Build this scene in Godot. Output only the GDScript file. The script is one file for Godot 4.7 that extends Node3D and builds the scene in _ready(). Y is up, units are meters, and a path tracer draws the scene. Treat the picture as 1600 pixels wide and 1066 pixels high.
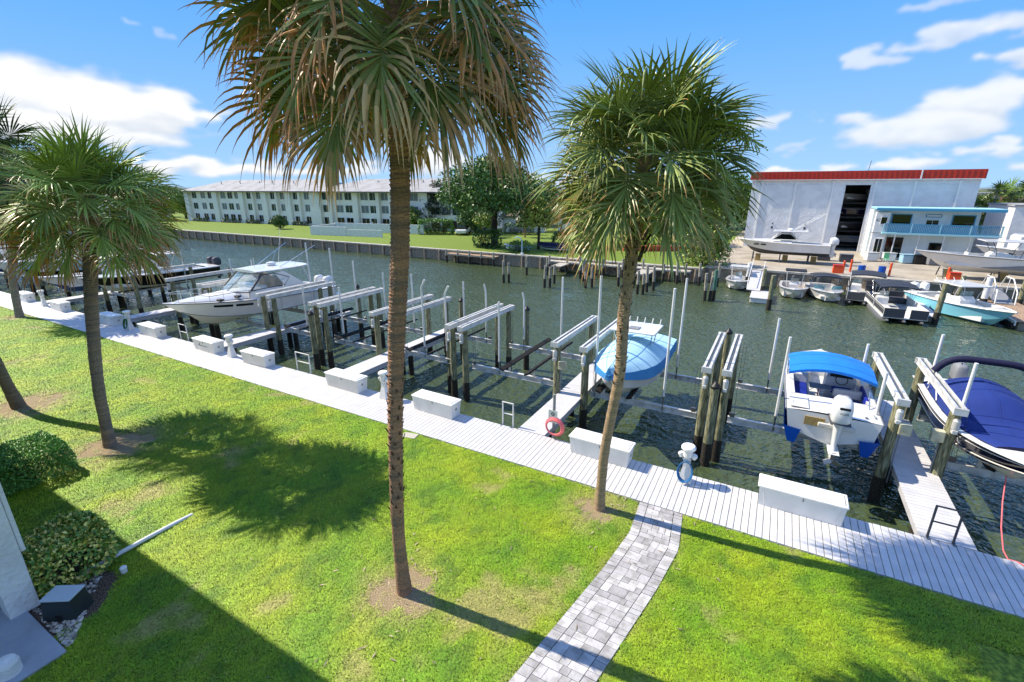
extends Node3D
# Canal-side lawn with palms, a boardwalk, boat lifts and a boatyard across the water.
# World: x runs along the boardwalk, the water lies towards -z, y is up, metres. Boardwalk top is y = 0.

const WATER := -1.3

class MB:
	var v := PackedVector3Array()
	var n := PackedVector3Array()
	var c := PackedColorArray()
	var xf := Transform3D()
	var col := Color(1, 1, 1)
	var use_col := false
	func tri(a: Vector3, b: Vector3, d: Vector3, na: Vector3, nb: Vector3, nd: Vector3) -> void:
		if (d - a).cross(b - a).dot(na + nb + nd) < 0.0:
			var t := b; b = d; d = t
			var tn := nb; nb = nd; nd = tn
		v.push_back(xf * a); v.push_back(xf * b); v.push_back(xf * d)
		var bs := xf.basis
		n.push_back((bs * na).normalized()); n.push_back((bs * nb).normalized()); n.push_back((bs * nd).normalized())
		if use_col:
			c.push_back(col); c.push_back(col); c.push_back(col)
	func quad(a: Vector3, b: Vector3, d: Vector3, e: Vector3) -> void:
		# corners counter-clockwise seen from outside
		var nn := (b - a).cross(e - a)
		if nn.length_squared() < 1e-14: nn = (d - b).cross(e - b)
		nn = nn.normalized()
		tri(a, b, d, nn, nn, nn); tri(a, d, e, nn, nn, nn)
	func box(ce: Vector3, s: Vector3, bev := 0.0) -> void:
		var h := s * 0.5
		if bev <= 0.0:
			for k in 3:
				for sg in [-1.0, 1.0]:
					var i := (k + 1) % 3
					var j := (k + 2) % 3
					var o := Vector3(); o[k] = h[k] * sg
					var p := Vector3(); p[i] = h[i]
					var q := Vector3(); q[j] = h[j]
					var nn := Vector3(); nn[k] = sg
					tri(ce + o - p - q, ce + o + p - q, ce + o + p + q, nn, nn, nn)
					tri(ce + o - p - q, ce + o + p + q, ce + o - p + q, nn, nn, nn)
			return
		bev = minf(bev, minf(h.x, minf(h.y, h.z)) * 0.98)
		var g := h - Vector3(bev, bev, bev)
		for k in 3:
			var i := (k + 1) % 3
			var j := (k + 2) % 3
			for sg in [-1.0, 1.0]:
				var o := Vector3(); o[k] = h[k] * sg
				var p := Vector3(); p[i] = g[i]
				var q := Vector3(); q[j] = g[j]
				var nn := Vector3(); nn[k] = sg
				tri(ce + o - p - q, ce + o + p - q, ce + o + p + q, nn, nn, nn)
				tri(ce + o - p - q, ce + o + p + q, ce + o - p + q, nn, nn, nn)
			for si in [-1.0, 1.0]:
				for sj in [-1.0, 1.0]:
					var a := Vector3(); a[i] = h[i] * si; a[j] = g[j] * sj
					var b := Vector3(); b[i] = g[i] * si; b[j] = h[j] * sj
					var z := Vector3(); z[k] = g[k]
					var ni := Vector3(); ni[i] = si
					var nj := Vector3(); nj[j] = sj
					tri(ce + a - z, ce + a + z, ce + b + z, ni, ni, nj)
					tri(ce + a - z, ce + b + z, ce + b - z, ni, nj, nj)
		for sx in [-1.0, 1.0]:
			for sy in [-1.0, 1.0]:
				for sz in [-1.0, 1.0]:
					tri(ce + Vector3(h.x * sx, g.y * sy, g.z * sz), ce + Vector3(g.x * sx, h.y * sy, g.z * sz), ce + Vector3(g.x * sx, g.y * sy, h.z * sz), Vector3(sx, 0, 0), Vector3(0, sy, 0), Vector3(0, 0, sz))
	func tube(pts: Array, r, sides := 8, caps := true) -> void:
		var m := pts.size()
		var rings: Array = []
		var nrs: Array = []
		var up := Vector3.UP
		for i in m:
			var d: Vector3 = (pts[mini(i + 1, m - 1)] - pts[maxi(i - 1, 0)]).normalized()
			var s := d.cross(up)
			if s.length() < 0.05: s = d.cross(Vector3(0.3, 0.1, 1.0))
			s = s.normalized()
			if i > 0:
				var ps: Vector3 = nrs[i - 1][0]
				s = (ps - d * ps.dot(d)).normalized()
			var w := s.cross(d).normalized()
			var rr: float = r[i] if r is Array else r
			var ring := PackedVector3Array()
			var nr := PackedVector3Array()
			for k in sides:
				var a := TAU * k / sides
				var e := s * cos(a) + w * sin(a)
				nr.push_back(e); ring.push_back(pts[i] + e * rr)
			rings.push_back(ring); nrs.push_back(nr)
		for i in m - 1:
			for k in sides:
				var k2 := (k + 1) % sides
				tri(rings[i][k], rings[i + 1][k], rings[i + 1][k2], nrs[i][k], nrs[i + 1][k], nrs[i + 1][k2])
				tri(rings[i][k], rings[i + 1][k2], rings[i][k2], nrs[i][k], nrs[i + 1][k2], nrs[i][k2])
		if caps:
			for e in [0, m - 1]:
				var d: Vector3 = (pts[1] - pts[0]).normalized() * -1.0 if e == 0 else (pts[m - 1] - pts[m - 2]).normalized()
				for k in sides:
					tri(pts[e], rings[e][k], rings[e][(k + 1) % sides], d, d, d)
	func lathe(prof: Array, sides := 16) -> void:
		# prof: Vector2(radius, height) from bottom to top
		for i in prof.size() - 1:
			var p: Vector2 = prof[i]
			var q: Vector2 = prof[i + 1]
			var t := q - p
			var nr := Vector2(t.y, -t.x).normalized()
			for k in sides:
				var a := TAU * k / sides
				var b := TAU * (k + 1) / sides
				var ca := Vector3(cos(a), 0, sin(a))
				var cb := Vector3(cos(b), 0, sin(b))
				var na := ca * nr.x + Vector3(0, nr.y, 0)
				var nb := cb * nr.x + Vector3(0, nr.y, 0)
				var p0 := ca * p.x + Vector3(0, p.y, 0)
				var p1 := cb * p.x + Vector3(0, p.y, 0)
				var q0 := ca * q.x + Vector3(0, q.y, 0)
				var q1 := cb * q.x + Vector3(0, q.y, 0)
				if p.x > 1e-5: tri(p0, p1, q1, na, nb, nb)
				if q.x > 1e-5: tri(p0, q1, q0, na, nb, na)
	func loft(rows: Array, closed := false, flip := false, crease := -1.0) -> void:
		# rows of equal length, smooth normals; outside is on the side of (along row) x (to next row)
		var m := rows.size()
		var w: int = rows[0].size()
		var nn: Array = []
		for i in m:
			var a := PackedVector3Array(); a.resize(w); nn.push_back(a)
		var lim := w if closed else w - 1
		var fns: Array = []
		for i in m - 1:
			var fr := PackedVector3Array()
			for k in lim:
				var k2 := (k + 1) % w
				var fn: Vector3 = (rows[i + 1][k2] - rows[i][k]).cross(rows[i + 1][k] - rows[i][k2])
				if flip: fn = -fn
				fr.push_back(fn)
				nn[i][k] += fn; nn[i][k2] += fn; nn[i + 1][k] += fn; nn[i + 1][k2] += fn
			fns.push_back(fr)
		for i in m - 1:
			for k in lim:
				var k2 := (k + 1) % w
				var fn: Vector3 = fns[i][k]
				if fn.length_squared() < 1e-16: continue
				fn = fn.normalized()
				var ns := [nn[i][k], nn[i][k2], nn[i + 1][k2], nn[i + 1][k]]
				for q in 4:
					var x: Vector3 = ns[q]
					x = x.normalized() if x.length_squared() > 1e-16 else fn
					if crease > -1.0 and x.dot(fn) < crease: x = fn
					ns[q] = x
				tri(rows[i][k], rows[i][k2], rows[i + 1][k2], ns[0], ns[1], ns[2])
				tri(rows[i][k], rows[i + 1][k2], rows[i + 1][k], ns[0], ns[2], ns[3])
	func poly(pts: PackedVector2Array, y: float, up := 1.0) -> void:
		# flat polygon in x,z
		var ix := Geometry2D.triangulate_polygon(pts)
		for i in range(0, ix.size(), 3):
			var a := pts[ix[i]]
			var b := pts[ix[i + 1]]
			var d := pts[ix[i + 2]]
			var nn := Vector3(0, up, 0)
			tri(Vector3(a.x, y, a.y), Vector3(b.x, y, b.y), Vector3(d.x, y, d.y), nn, nn, nn)
	func slab(pts: PackedVector2Array, y0: float, y1: float) -> void:
		# polygon in x,z raised from y0 to y1
		poly(pts, y1, 1.0); poly(pts, y0, -1.0)
		var cen := Vector2()
		for p in pts: cen += p
		cen /= pts.size()
		var cw := Geometry2D.is_polygon_clockwise(pts)
		for i in pts.size():
			var a := pts[i]
			var b := pts[(i + 1) % pts.size()]
			var d := b - a
			var nn := Vector3(d.y, 0, -d.x).normalized()
			if not cw: nn = nn
			if nn.dot(Vector3((a.x + b.x) * 0.5 - cen.x, 0, (a.y + b.y) * 0.5 - cen.y)) < 0.0: nn = -nn
			tri(Vector3(a.x, y0, a.y), Vector3(b.x, y0, b.y), Vector3(b.x, y1, b.y), nn, nn, nn)
			tri(Vector3(a.x, y0, a.y), Vector3(b.x, y1, b.y), Vector3(a.x, y1, a.y), nn, nn, nn)
	func mesh() -> ArrayMesh:
		var ar := []
		ar.resize(Mesh.ARRAY_MAX)
		ar[Mesh.ARRAY_VERTEX] = v
		ar[Mesh.ARRAY_NORMAL] = n
		if use_col: ar[Mesh.ARRAY_COLOR] = c
		var am := ArrayMesh.new()
		am.add_surface_from_arrays(Mesh.PRIMITIVE_TRIANGLES, ar)
		return am

var used := {}
var rng := RandomNumberGenerator.new()
var M := {}

func numbered(parent: Node, called: String) -> String:
	var key := str(parent.get_instance_id()) + called
	var k: int = used.get(key, 0)
	used[key] = k + 1
	return called if k == 0 else "%s_%03d" % [called, k]

func put(o: Node3D, called: String, parent: Node = self) -> Node3D:
	o.name = numbered(parent, called)
	parent.add_child(o, true)
	return o

func thing(called: String, label: String, category: String, at := Vector3.ZERO, turn := 0.0, group := "") -> Node3D:
	var o := Node3D.new()
	put(o, called)
	o.position = at; o.rotation.y = turn
	o.set_meta("label", label); o.set_meta("category", category)
	if group != "": o.set_meta("group", group)
	return o

func inst(mesh: Mesh, called: String, mat: Material, parent: Node = self, xf := Transform3D()) -> MeshInstance3D:
	var o := MeshInstance3D.new()
	o.mesh = mesh
	o.material_override = mat
	o.transform = xf
	put(o, called, parent)
	return o

func part(mb: MB, called: String, mat: Material, parent: Node = self) -> MeshInstance3D:
	return inst(mb.mesh(), called, mat, parent)

func structure(o: Node3D, label: String, category := "") -> Node3D:
	o.set_meta("kind", "structure"); o.set_meta("label", label)
	if category != "": o.set_meta("category", category)
	return o

func tag(o: Node3D, label: String, category: String, group := "", kind := "") -> Node3D:
	o.set_meta("label", label); o.set_meta("category", category)
	if group != "": o.set_meta("group", group)
	if kind != "": o.set_meta("kind", kind)
	return o

func bx(called: String, ce: Vector3, s: Vector3, mat: Material, parent: Node, bev := 0.0) -> MeshInstance3D:
	var b := MB.new()
	b.box(ce, s, bev)
	return part(b, called, mat, parent)

func tb(called: String, pts: Array, r, mat: Material, parent: Node, sides := 8) -> MeshInstance3D:
	var b := MB.new()
	b.tube(pts, r, sides)
	return part(b, called, mat, parent)

# ---------- materials ----------
func noise_img(seed_: int, freq: float, size: int, oct := 4, kind := FastNoiseLite.TYPE_SIMPLEX_SMOOTH) -> Image:
	var f := FastNoiseLite.new()
	f.seed = seed_; f.noise_type = kind; f.frequency = freq
	f.fractal_octaves = oct
	if oct <= 1: f.fractal_type = FastNoiseLite.FRACTAL_NONE
	var im := f.get_seamless_image(size, size)
	im.convert(Image.FORMAT_L8)
	return im

func ramp_tex(im: Image, stops: Array) -> ImageTexture:
	# stops: [[position, Color], ...] sorted; grey image to colours
	var lut: Array = []
	for i in 256:
		var t := i / 255.0
		var col: Color = stops[0][1]
		for k in stops.size() - 1:
			if t >= stops[k][0]:
				col = (stops[k][1] as Color).lerp(stops[k + 1][1], clampf((t - stops[k][0]) / maxf(stops[k + 1][0] - stops[k][0], 1e-4), 0, 1))
		lut.push_back(col)
	var src := im.get_data()
	var out := PackedByteArray()
	out.resize(src.size() * 3)
	var r8 := PackedByteArray()
	for i in 256:
		r8.push_back(int(lut[i].r * 255)); r8.push_back(int(lut[i].g * 255)); r8.push_back(int(lut[i].b * 255))
	for i in src.size():
		var q := src[i] * 3
		out[i * 3] = r8[q]; out[i * 3 + 1] = r8[q + 1]; out[i * 3 + 2] = r8[q + 2]
	return ImageTexture.create_from_image(Image.create_from_data(im.get_width(), im.get_height(), false, Image.FORMAT_RGB8, out))

func bump_tex(im: Image, scale: float) -> ImageTexture:
	var b: Image = im.duplicate()
	b.convert(Image.FORMAT_RGBA8)
	b.bump_map_to_normal_map(scale)
	return ImageTexture.create_from_image(b)

func mat(col: Color, rough := 0.6, metal := 0.0, tex: Texture2D = null, sc := 1.0, nrm: Texture2D = null, ns := 0.5) -> StandardMaterial3D:
	var m := StandardMaterial3D.new()
	m.albedo_color = col; m.roughness = rough; m.metallic = metal
	if tex or nrm:
		m.uv1_triplanar = true; m.uv1_world_triplanar = true
		m.uv1_scale = Vector3(sc, sc, sc)
	if tex: m.albedo_texture = tex
	if nrm:
		m.normal_enabled = true; m.normal_texture = nrm; m.normal_scale = ns
	return m

func rgb(r: int, g: int, b: int) -> Color:
	return Color(r / 255.0, g / 255.0, b / 255.0)

func make_materials() -> void:
	var fine := noise_img(3, 0.05, 256, 5)
	var mid := noise_img(8, 0.012, 256, 5)
	var grain_t := ramp_tex(fine, [[0.2, Color(0.8, 0.8, 0.8)], [0.7, Color(1, 1, 1)]])
	var stain_t := ramp_tex(mid, [[0.2, Color(0.86, 0.855, 0.84)], [0.5, Color(0.965, 0.965, 0.96)], [0.75, Color(1, 1, 1)]])
	var soft_t := ramp_tex(mid, [[0.25, Color(0.955, 0.955, 0.955)], [0.7, Color(1, 1, 1)]])
	var fine_n := bump_tex(fine, 3.0)
	var mid_n := bump_tex(mid, 6.0)
	M.fine_n = fine_n; M.grain_t = grain_t; M.stain_t = stain_t; M.soft_t = soft_t; M.mid_n = mid_n
	# boardwalk
	for i in 4:
		var k: float = [1.0, 0.98, 0.99, 0.965][i]
		M["board%d" % i] = mat(Color(0.79 * k, 0.788 * k, 0.79 * k), 0.62, 0.0, soft_t, 0.5, fine_n, 0.15)
	M.fascia = mat(Color(0.72, 0.72, 0.74), 0.6, 0.0, soft_t, 0.6)
	M.under = mat(Color(0.62, 0.58, 0.50), 0.85, 0.0, soft_t, 0.5)
	M.pvc = mat(Color(0.86, 0.86, 0.85), 0.45, 0.0, soft_t, 0.7)
	M.white = mat(Color(0.88, 0.88, 0.87), 0.4, 0.0, soft_t, 0.5)
	M.gel = mat(Color(0.88, 0.88, 0.87), 0.18, 0.0, soft_t, 0.25)
	M.gel.clearcoat_enabled = true; M.gel.clearcoat = 0.5; M.gel.clearcoat_roughness = 0.08
	M.gel_warm = mat(Color(0.88, 0.87, 0.845), 0.2, 0.0, soft_t, 0.25)
	M.nonskid = mat(Color(0.80, 0.80, 0.78), 0.7, 0.0, soft_t, 0.6, fine_n, 0.2)
	M.dockbox = mat(Color(0.89, 0.885, 0.865), 0.42, 0.0, soft_t, 0.35)
	M.lid = mat(Color(0.92, 0.92, 0.905), 0.4, 0.0, soft_t, 0.35)
	M.alu = mat(Color(0.78, 0.78, 0.79), 0.38, 0.85, grain_t, 0.8)
	M.alu_dull = mat(Color(0.84, 0.84, 0.83), 0.5, 0.15, stain_t, 0.6)
	M.steel = mat(Color(0.55, 0.56, 0.57), 0.35, 0.9)
	M.chrome = mat(Color(0.85, 0.86, 0.87), 0.12, 1.0)
	M.cable = mat(Color(0.36, 0.36, 0.36), 0.5, 0.6)
	M.black = mat(Color(0.045, 0.045, 0.05), 0.5)
	M.blackgel = mat(Color(0.03, 0.03, 0.045), 0.12)
	M.carpet = mat(Color(0.07, 0.065, 0.06), 0.95, 0.0, grain_t, 2.0)
	M.rubber = mat(Color(0.1, 0.1, 0.105), 0.7)
	M.grey = mat(Color(0.5, 0.51, 0.52), 0.6, 0.0, soft_t, 0.6)
	M.darkgrey = mat(Color(0.25, 0.26, 0.28), 0.6)
	M.motorbox = mat(Color(0.76, 0.75, 0.64), 0.5, 0.0, stain_t, 0.8)
	# timber piles: green-brown treated wood, dark wet foot as its own band
	var vert := noise_img(21, 0.03, 256, 5)
	var pile_t := ramp_tex(vert, [[0.25, rgb(84, 82, 58)], [0.45, rgb(114, 114, 84)], [0.6, rgb(138, 138, 106)], [0.78, rgb(160, 156, 126)]])
	M.pile = mat(Color(1, 1, 1), 0.85, 0.0, pile_t, 0.9, fine_n, 0.5)
	M.pile.uv1_scale = Vector3(2.2, 0.25, 2.2)
	var pale_t := ramp_tex(vert, [[0.25, rgb(118, 110, 92)], [0.5, rgb(160, 152, 134)], [0.8, rgb(190, 184, 168)]])
	M.pile_pale = mat(Color(1, 1, 1), 0.88, 0.0, pale_t, 0.9, fine_n, 0.5)
	M.pile_pale.uv1_scale = Vector3(2.2, 0.25, 2.2)
	var wet_t := ramp_tex(fine, [[0.2, rgb(18, 17, 13)], [0.5, rgb(38, 34, 26)], [0.7, rgb(66, 60, 48)], [0.85, rgb(112, 106, 90)]])
	M.barnacle = mat(Color(1, 1, 1), 0.8, 0.0, wet_t, 1.6, fine_n, 1.0)
	var oldwood_t := ramp_tex(vert, [[0.2, rgb(96, 84, 70)], [0.5, rgb(148, 132, 112)], [0.8, rgb(190, 176, 154)]])
	M.oldwood = mat(Color(1, 1, 1), 0.9, 0.0, oldwood_t, 0.6, fine_n, 0.6)
	M.oldwood.uv1_scale = Vector3(0.3, 1.6, 0.5)
	M.plank = mat(Color(1, 1, 1), 0.85, 0.0, ramp_tex(vert, [[0.2, rgb(122, 98, 76)], [0.5, rgb(156, 130, 104)], [0.8, rgb(184, 160, 134)]]), 0.8)
	M.conc = mat(Color(0.70, 0.68, 0.63), 0.85, 0.0, stain_t, 0.25, fine_n, 0.4)
	M.conc_dark = mat(Color(0.58, 0.54, 0.47), 0.9, 0.0, stain_t, 0.25, fine_n, 0.6)
	M.conc_blue = mat(Color(0.60, 0.63, 0.66), 0.8, 0.0, soft_t, 0.4, fine_n, 0.3)
	M.yard = mat(Color(0.66, 0.62, 0.55), 0.9, 0.0, stain_t, 0.08, fine_n, 0.3)
	# boats
	M.cover_pale = mat(Color(0.66, 0.83, 0.90), 0.85, 0.0, soft_t, 0.5, mid_n, 0.25)
	M.cover_blue = mat(Color(0.22, 0.52, 0.76), 0.85, 0.0, soft_t, 0.5, mid_n, 0.25)
	M.bimini_blue = mat(Color(0.05, 0.47, 0.84), 0.85, 0.0, soft_t, 0.6, mid_n, 0.15)
	M.hull_blue = mat(Color(0.04, 0.28, 0.62), 0.25)
	M.seat_blue = mat(Color(0.03, 0.14, 0.55), 0.6)
	M.navy = mat(Color(0.015, 0.03, 0.17), 0.12)
	M.navy_cover = mat(Color(0.05, 0.17, 0.46), 0.85, 0.0, soft_t, 0.6, mid_n, 0.3)
	M.navy_dark = mat(Color(0.02, 0.035, 0.2), 0.8)
	M.hull_sky = mat(Color(0.50, 0.78, 0.86), 0.4)
	M.hull_pale = mat(Color(0.60, 0.74, 0.80), 0.25)
	M.bimini_grey = mat(Color(0.16, 0.19, 0.24), 0.85)
	M.cushion = mat(Color(0.78, 0.77, 0.74), 0.6)
	M.tan = mat(Color(0.68, 0.54, 0.36), 0.7)
	M.red = mat(Color(0.78, 0.09, 0.05), 0.5)
	M.orange = mat(Color(0.85, 0.30, 0.10), 0.5)
	M.pink = mat(Color(0.85, 0.42, 0.44), 0.6)
	M.hose_blue = mat(Color(0.10, 0.38, 0.58), 0.5)
	M.hose_green = mat(Color(0.03, 0.38, 0.14), 0.5)
	M.wood_y = mat(Color(0.66, 0.56, 0.34), 0.8, 0.0, grain_t, 1.0)
	M.glass = mat(Color(0.05, 0.07, 0.08), 0.04)
	M.glass.metallic_specular = 0.8
	M.pane = mat(Color(0.65, 0.78, 0.8, 0.22), 0.03)
	M.pane.transparency = BaseMaterial3D.TRANSPARENCY_ALPHA
	# buildings
	M.stucco = mat(Color(0.95, 0.94, 0.915), 0.9, 0.0, soft_t, 0.06, fine_n, 0.3)
	M.stucco2 = mat(Color(0.92, 0.905, 0.865), 0.9, 0.0, soft_t, 0.06, fine_n, 0.3)
	M.stucco_w = mat(Color(0.86, 0.86, 0.84), 0.9, 0.0, soft_t, 0.5, fine_n, 0.8)
	M.ware = mat(Color(0.89, 0.895, 0.90), 0.85, 0.0, soft_t, 0.2, fine_n, 0.3)
	M.ware_trim = mat(Color(0.92, 0.92, 0.91), 0.8)
	M.redroof = mat(Color(0.76, 0.19, 0.10), 0.6, 0.0, soft_t, 0.3)
	M.roof = mat(Color(0.62, 0.62, 0.62), 0.85, 0.0, stain_t, 0.12, fine_n, 0.4)
	M.roof_dark = mat(Color(0.36, 0.36, 0.39), 0.85)
	M.win = mat(Color(0.035, 0.05, 0.055), 0.06)
	M.win_curtain = mat(Color(0.42, 0.46, 0.46), 0.25)
	M.win_teal = mat(Color(0.10, 0.22, 0.21), 0.08)
	M.frame = mat(Color(0.85, 0.85, 0.83), 0.5)
	M.teal = mat(Color(0.24, 0.55, 0.68), 0.6)
	M.teal_pale = mat(Color(0.60, 0.80, 0.84), 0.6)
	M.bluewall = mat(Color(0.82, 0.86, 0.87), 0.8, 0.0, soft_t, 0.15)
	M.green_paint = mat(Color(0.05, 0.38, 0.30), 0.6)
	# ground
	var soil_t := ramp_tex(fine, [[0.2, rgb(78, 96, 24)], [0.5, rgb(102, 128, 28)], [0.8, rgb(134, 148, 50)]])
	M.turf = mat(Color(1, 1, 1), 0.95, 0.0, soil_t, 0.7, fine_n, 0.8)
	M.dirt = mat(Color(1, 1, 1), 0.95, 0.0, ramp_tex(fine, [[0.15, rgb(84, 70, 50)], [0.45, rgb(140, 122, 92)], [0.7, rgb(170, 152, 118)], [0.9, rgb(204, 190, 160)]]), 3.2, fine_n, 1.0)
	M.mulch = mat(Color(1, 1, 1), 0.95, 0.0, ramp_tex(fine, [[0.2, rgb(42, 34, 26)], [0.5, rgb(86, 70, 54)], [0.75, rgb(128, 110, 90)]]), 2.0, fine_n, 1.5)
	M.pebble = mat(Color(0.62, 0.56, 0.48), 0.8)
	for i in 5:
		var k: float = [0.76, 0.69, 0.63, 0.73, 0.66][i]
		M["paver%d" % i] = mat(Color(k * 1.0, k * 0.99, k * 0.985), 0.85, 0.0, stain_t, 1.1, fine_n, 0.5)
	M.sand = mat(Color(0.36, 0.33, 0.28), 0.95)
	M.land = mat(Color(0.30, 0.36, 0.16), 0.95, 0.0, stain_t, 0.02)
	M.bed = mat(Color(0.1, 0.1, 0.07), 1.0)
	# plants: base colours come from vertex or copy colours (linear)
	M.leaf = mat(Color(1, 1, 1), 0.5)
	M.leaf.vertex_color_use_as_albedo = true
	M.leaf.backlight = Color(0.55, 0.6, 0.3)
	M.leaf.cull_mode = BaseMaterial3D.CULL_DISABLED
	M.frond = mat(Color(1, 1, 1), 0.4)
	M.frond.metallic_specular = 0.42
	M.frond.vertex_color_use_as_albedo = true
	M.frond.backlight = Color(0.4, 0.42, 0.25)
	M.frond.cull_mode = BaseMaterial3D.CULL_DISABLED
	M.blade = mat(Color(1, 1, 1), 0.6)
	M.blade.vertex_color_use_as_albedo = true
	M.blade.backlight = Color(0.5, 0.55, 0.2)
	M.blade.cull_mode = BaseMaterial3D.CULL_DISABLED
	M.bark = mat(Color(1, 1, 1), 0.92, 0.0, ramp_tex(fine, [[0.2, Color(0.72, 0.70, 0.68)], [0.75, Color(1, 1, 1)]]), 2.2, fine_n, 1.0)
	M.bark.vertex_color_use_as_albedo = true
	M.wood = mat(Color(0.24, 0.2, 0.16), 0.95, 0.0, grain_t, 1.0)
	# water
	M.water = mat(Color(0.25, 0.30, 0.20), 0.02, 0.0, null, 1.0, bump_tex(noise_img(41, 0.016, 512, 3), 13.0), 1.0)
	M.water.uv1_scale = Vector3(0.30, 0.30, 0.30)
	M.water.metallic_specular = 0.5

# ---------- sky ----------
const CLOUDS := [[-72.3, 7.4, 4.3, 2.2, 1.0], [-68.7, 6.8, 4.9, 2.3, 1.0], [-64.9, 6.3, 4.1, 2.2, 1.0], [-61.9, 6.1, 2.8, 1.9, 1.0], [-66.0, 4.1, 4.1, 0.9, 0.9], [-71.5, 4.7, 4.5, 1.4, 1.0], [-61.3, 2.1, 3.8, 1.1, 1.0], [-56.5, 1.6, 3.5, 0.8, 1.0], [-63.9, 1.8, 2.5, 0.8, 1.0], [-51.1, 1.7, 3.2, 0.6, 0.9], [-45.9, 2.1, 2.7, 0.9, 0.8], [-38.3, 2.7, 4.3, 1.9, 0.9], [9.1, 4.7, 4.7, 1.6, 0.85], [13.3, 6.6, 2.9, 1.8, 0.85], [4.7, 6.2, 2.4, 0.7, 0.75], [9.7, 11.6, 3.1, 0.9, 0.7], [13.2, 12.0, 2.0, 0.7, 0.7], [5.0, 10.8, 1.5, 0.7, 0.65], [14.2, 9.4, 1.3, 0.7, 0.75], [10.0, 2.3, 2.3, 0.6, 0.85], [14.7, 3.1, 1.8, 0.6, 0.8], [-2.7, 6.4, 1.7, 0.6, 0.7], [16.1, 1.8, 1.3, 0.6, 0.8], [3.5, 1.6, 3.0, 0.4, 0.8], [-1.7, 1.5, 2.8, 0.5, 0.9], [8.0, 13.9, 1.9, 0.4, 0.5], [-64.1, 13.5, 0.7, 0.3, 0.4], [-62.2, 12.8, 0.6, 0.3, 0.35], [-0.3, 3.7, 0.9, 0.4, 0.45], [-28.9, 0.6, 6.6, 0.8, 0.7], [-17.4, 1.0, 5.5, 0.7, 0.6]]

func sky_image() -> Image:
	var w := 2048
	var h := 1024
	var f := FastNoiseLite.new()
	f.seed = 5; f.frequency = 1.0; f.fractal_octaves = 5; f.noise_type = FastNoiseLite.TYPE_SIMPLEX_SMOOTH
	var data := PackedFloat32Array()
	data.resize(w * h * 3)
	var zen := Vector3(0.02, 0.15, 0.52)
	var midc := Vector3(0.045, 0.22, 0.57)
	var hor := Vector3(0.24, 0.39, 0.58)
	var grd := Vector3(0.16, 0.17, 0.13)
	var white := Vector3(0.57, 0.57, 0.575)
	var shade := Vector3(0.37, 0.405, 0.45)
	for j in h:
		var el := 90.0 - (j + 0.5) * 180.0 / h
		var base := midc.lerp(zen, smoothstep(10.0, 50.0, el))
		base = base.lerp(hor, pow(clampf(1.0 - el / 26.0, 0, 1), 1.8))
		if el < -0.3:
			for i in w:
				var q := (j * w + i) * 3
				data[q] = grd.x; data[q + 1] = grd.y; data[q + 2] = grd.z
			continue
		var near: Array = []
		for c in CLOUDS:
			if absf(el - c[1]) < c[3] * 2.0 + 0.6: near.push_back(c)
		var ce := cos(deg_to_rad(el))
		var se := sin(deg_to_rad(el))
		for i in w:
			var az := (i + 0.5) * 360.0 / w
			if az > 180.0: az -= 360.0
			var d := 0.0
			var lit := 0.0
			if el < 20.0 and az > -82.0 and az < 22.0:
				if near.size() > 0:
					var nx := f.get_noise_2d(az * 0.16, el * 0.42)
					var ny := f.get_noise_2d(az * 0.16 + 50.0, el * 0.42)
					var x2 := az + nx * 3.2
					var y2 := el + ny * 1.0
					for c in near:
						var dx: float = (x2 - c[0]) / c[2]
						var dy: float = (y2 - c[1]) / c[3]
						if dy < 0.0: dy *= 1.25
						var r := dx * dx + dy * dy
						if r < 1.7:
							var k: float = c[4] * smoothstep(1.6, 0.35, r)
							d = 1.0 - (1.0 - d) * (1.0 - k)
							lit = maxf(lit, k * smoothstep(-0.9, 0.35, dy + nx * 0.5))
			else:
				var p := Vector3(sin(deg_to_rad(az)) * ce, se * 2.2, cos(deg_to_rad(az)) * ce) * 2.6
				var nn := f.get_noise_3dv(p)
				if nn > 0.05:
					var fade := smoothstep(14.0, 28.0, el) if (az > -92.0 and az < 32.0) else 1.0
					d = smoothstep(0.06, 0.26, nn) * 0.92 * fade
					lit = 0.5 + nn
			var col := base
			if d > 0.0:
				col = base.lerp(shade.lerp(white, clampf(lit * 0.9 + 0.12, 0, 1)), minf(d, 0.97))
			var q := (j * w + i) * 3
			data[q] = col.x; data[q + 1] = col.y; data[q + 2] = col.z
	return Image.create_from_data(w, h, false, Image.FORMAT_RGBF, data.to_byte_array())

func make_view() -> void:
	var cam := Camera3D.new()
	cam.name = "camera"
	add_child(cam)
	cam.position = Vector3(0, 7.5, 10.42)
	cam.rotation_degrees = Vector3(-17.9, 28.95, 0)
	cam.fov = 71.53
	cam.near = 0.1; cam.far = 4000.0
	cam.current = true
	var env := Environment.new()
	var sky := Sky.new()
	var sm := PanoramaSkyMaterial.new()
	sm.panorama = ImageTexture.create_from_image(sky_image())
	sky.sky_material = sm
	env.background_mode = Environment.BG_SKY
	env.sky = sky
	env.background_energy_multiplier = 1.0
	env.tonemap_mode = Environment.TONE_MAPPER_LINEAR
	env.tonemap_exposure = 1.88
	env.sdfgi_enabled = true; env.ssao_enabled = true; env.ssil_enabled = true
	var we := WorldEnvironment.new()
	we.name = "environment"
	we.environment = env
	add_child(we)
	var sun := DirectionalLight3D.new()
	sun.name = "sun"
	add_child(sun)
	sun.light_energy = 1.3
	sun.light_color = Color(1.0, 0.955, 0.88)
	sun.light_angular_distance = 0.5
	sun.shadow_enabled = true
	# shadows fall along +x and a little -z, about 1.07 of the height
	sun.look_at_from_position(Vector3.ZERO, Vector3(1.0, -1.07, -0.10), Vector3.UP)

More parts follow.
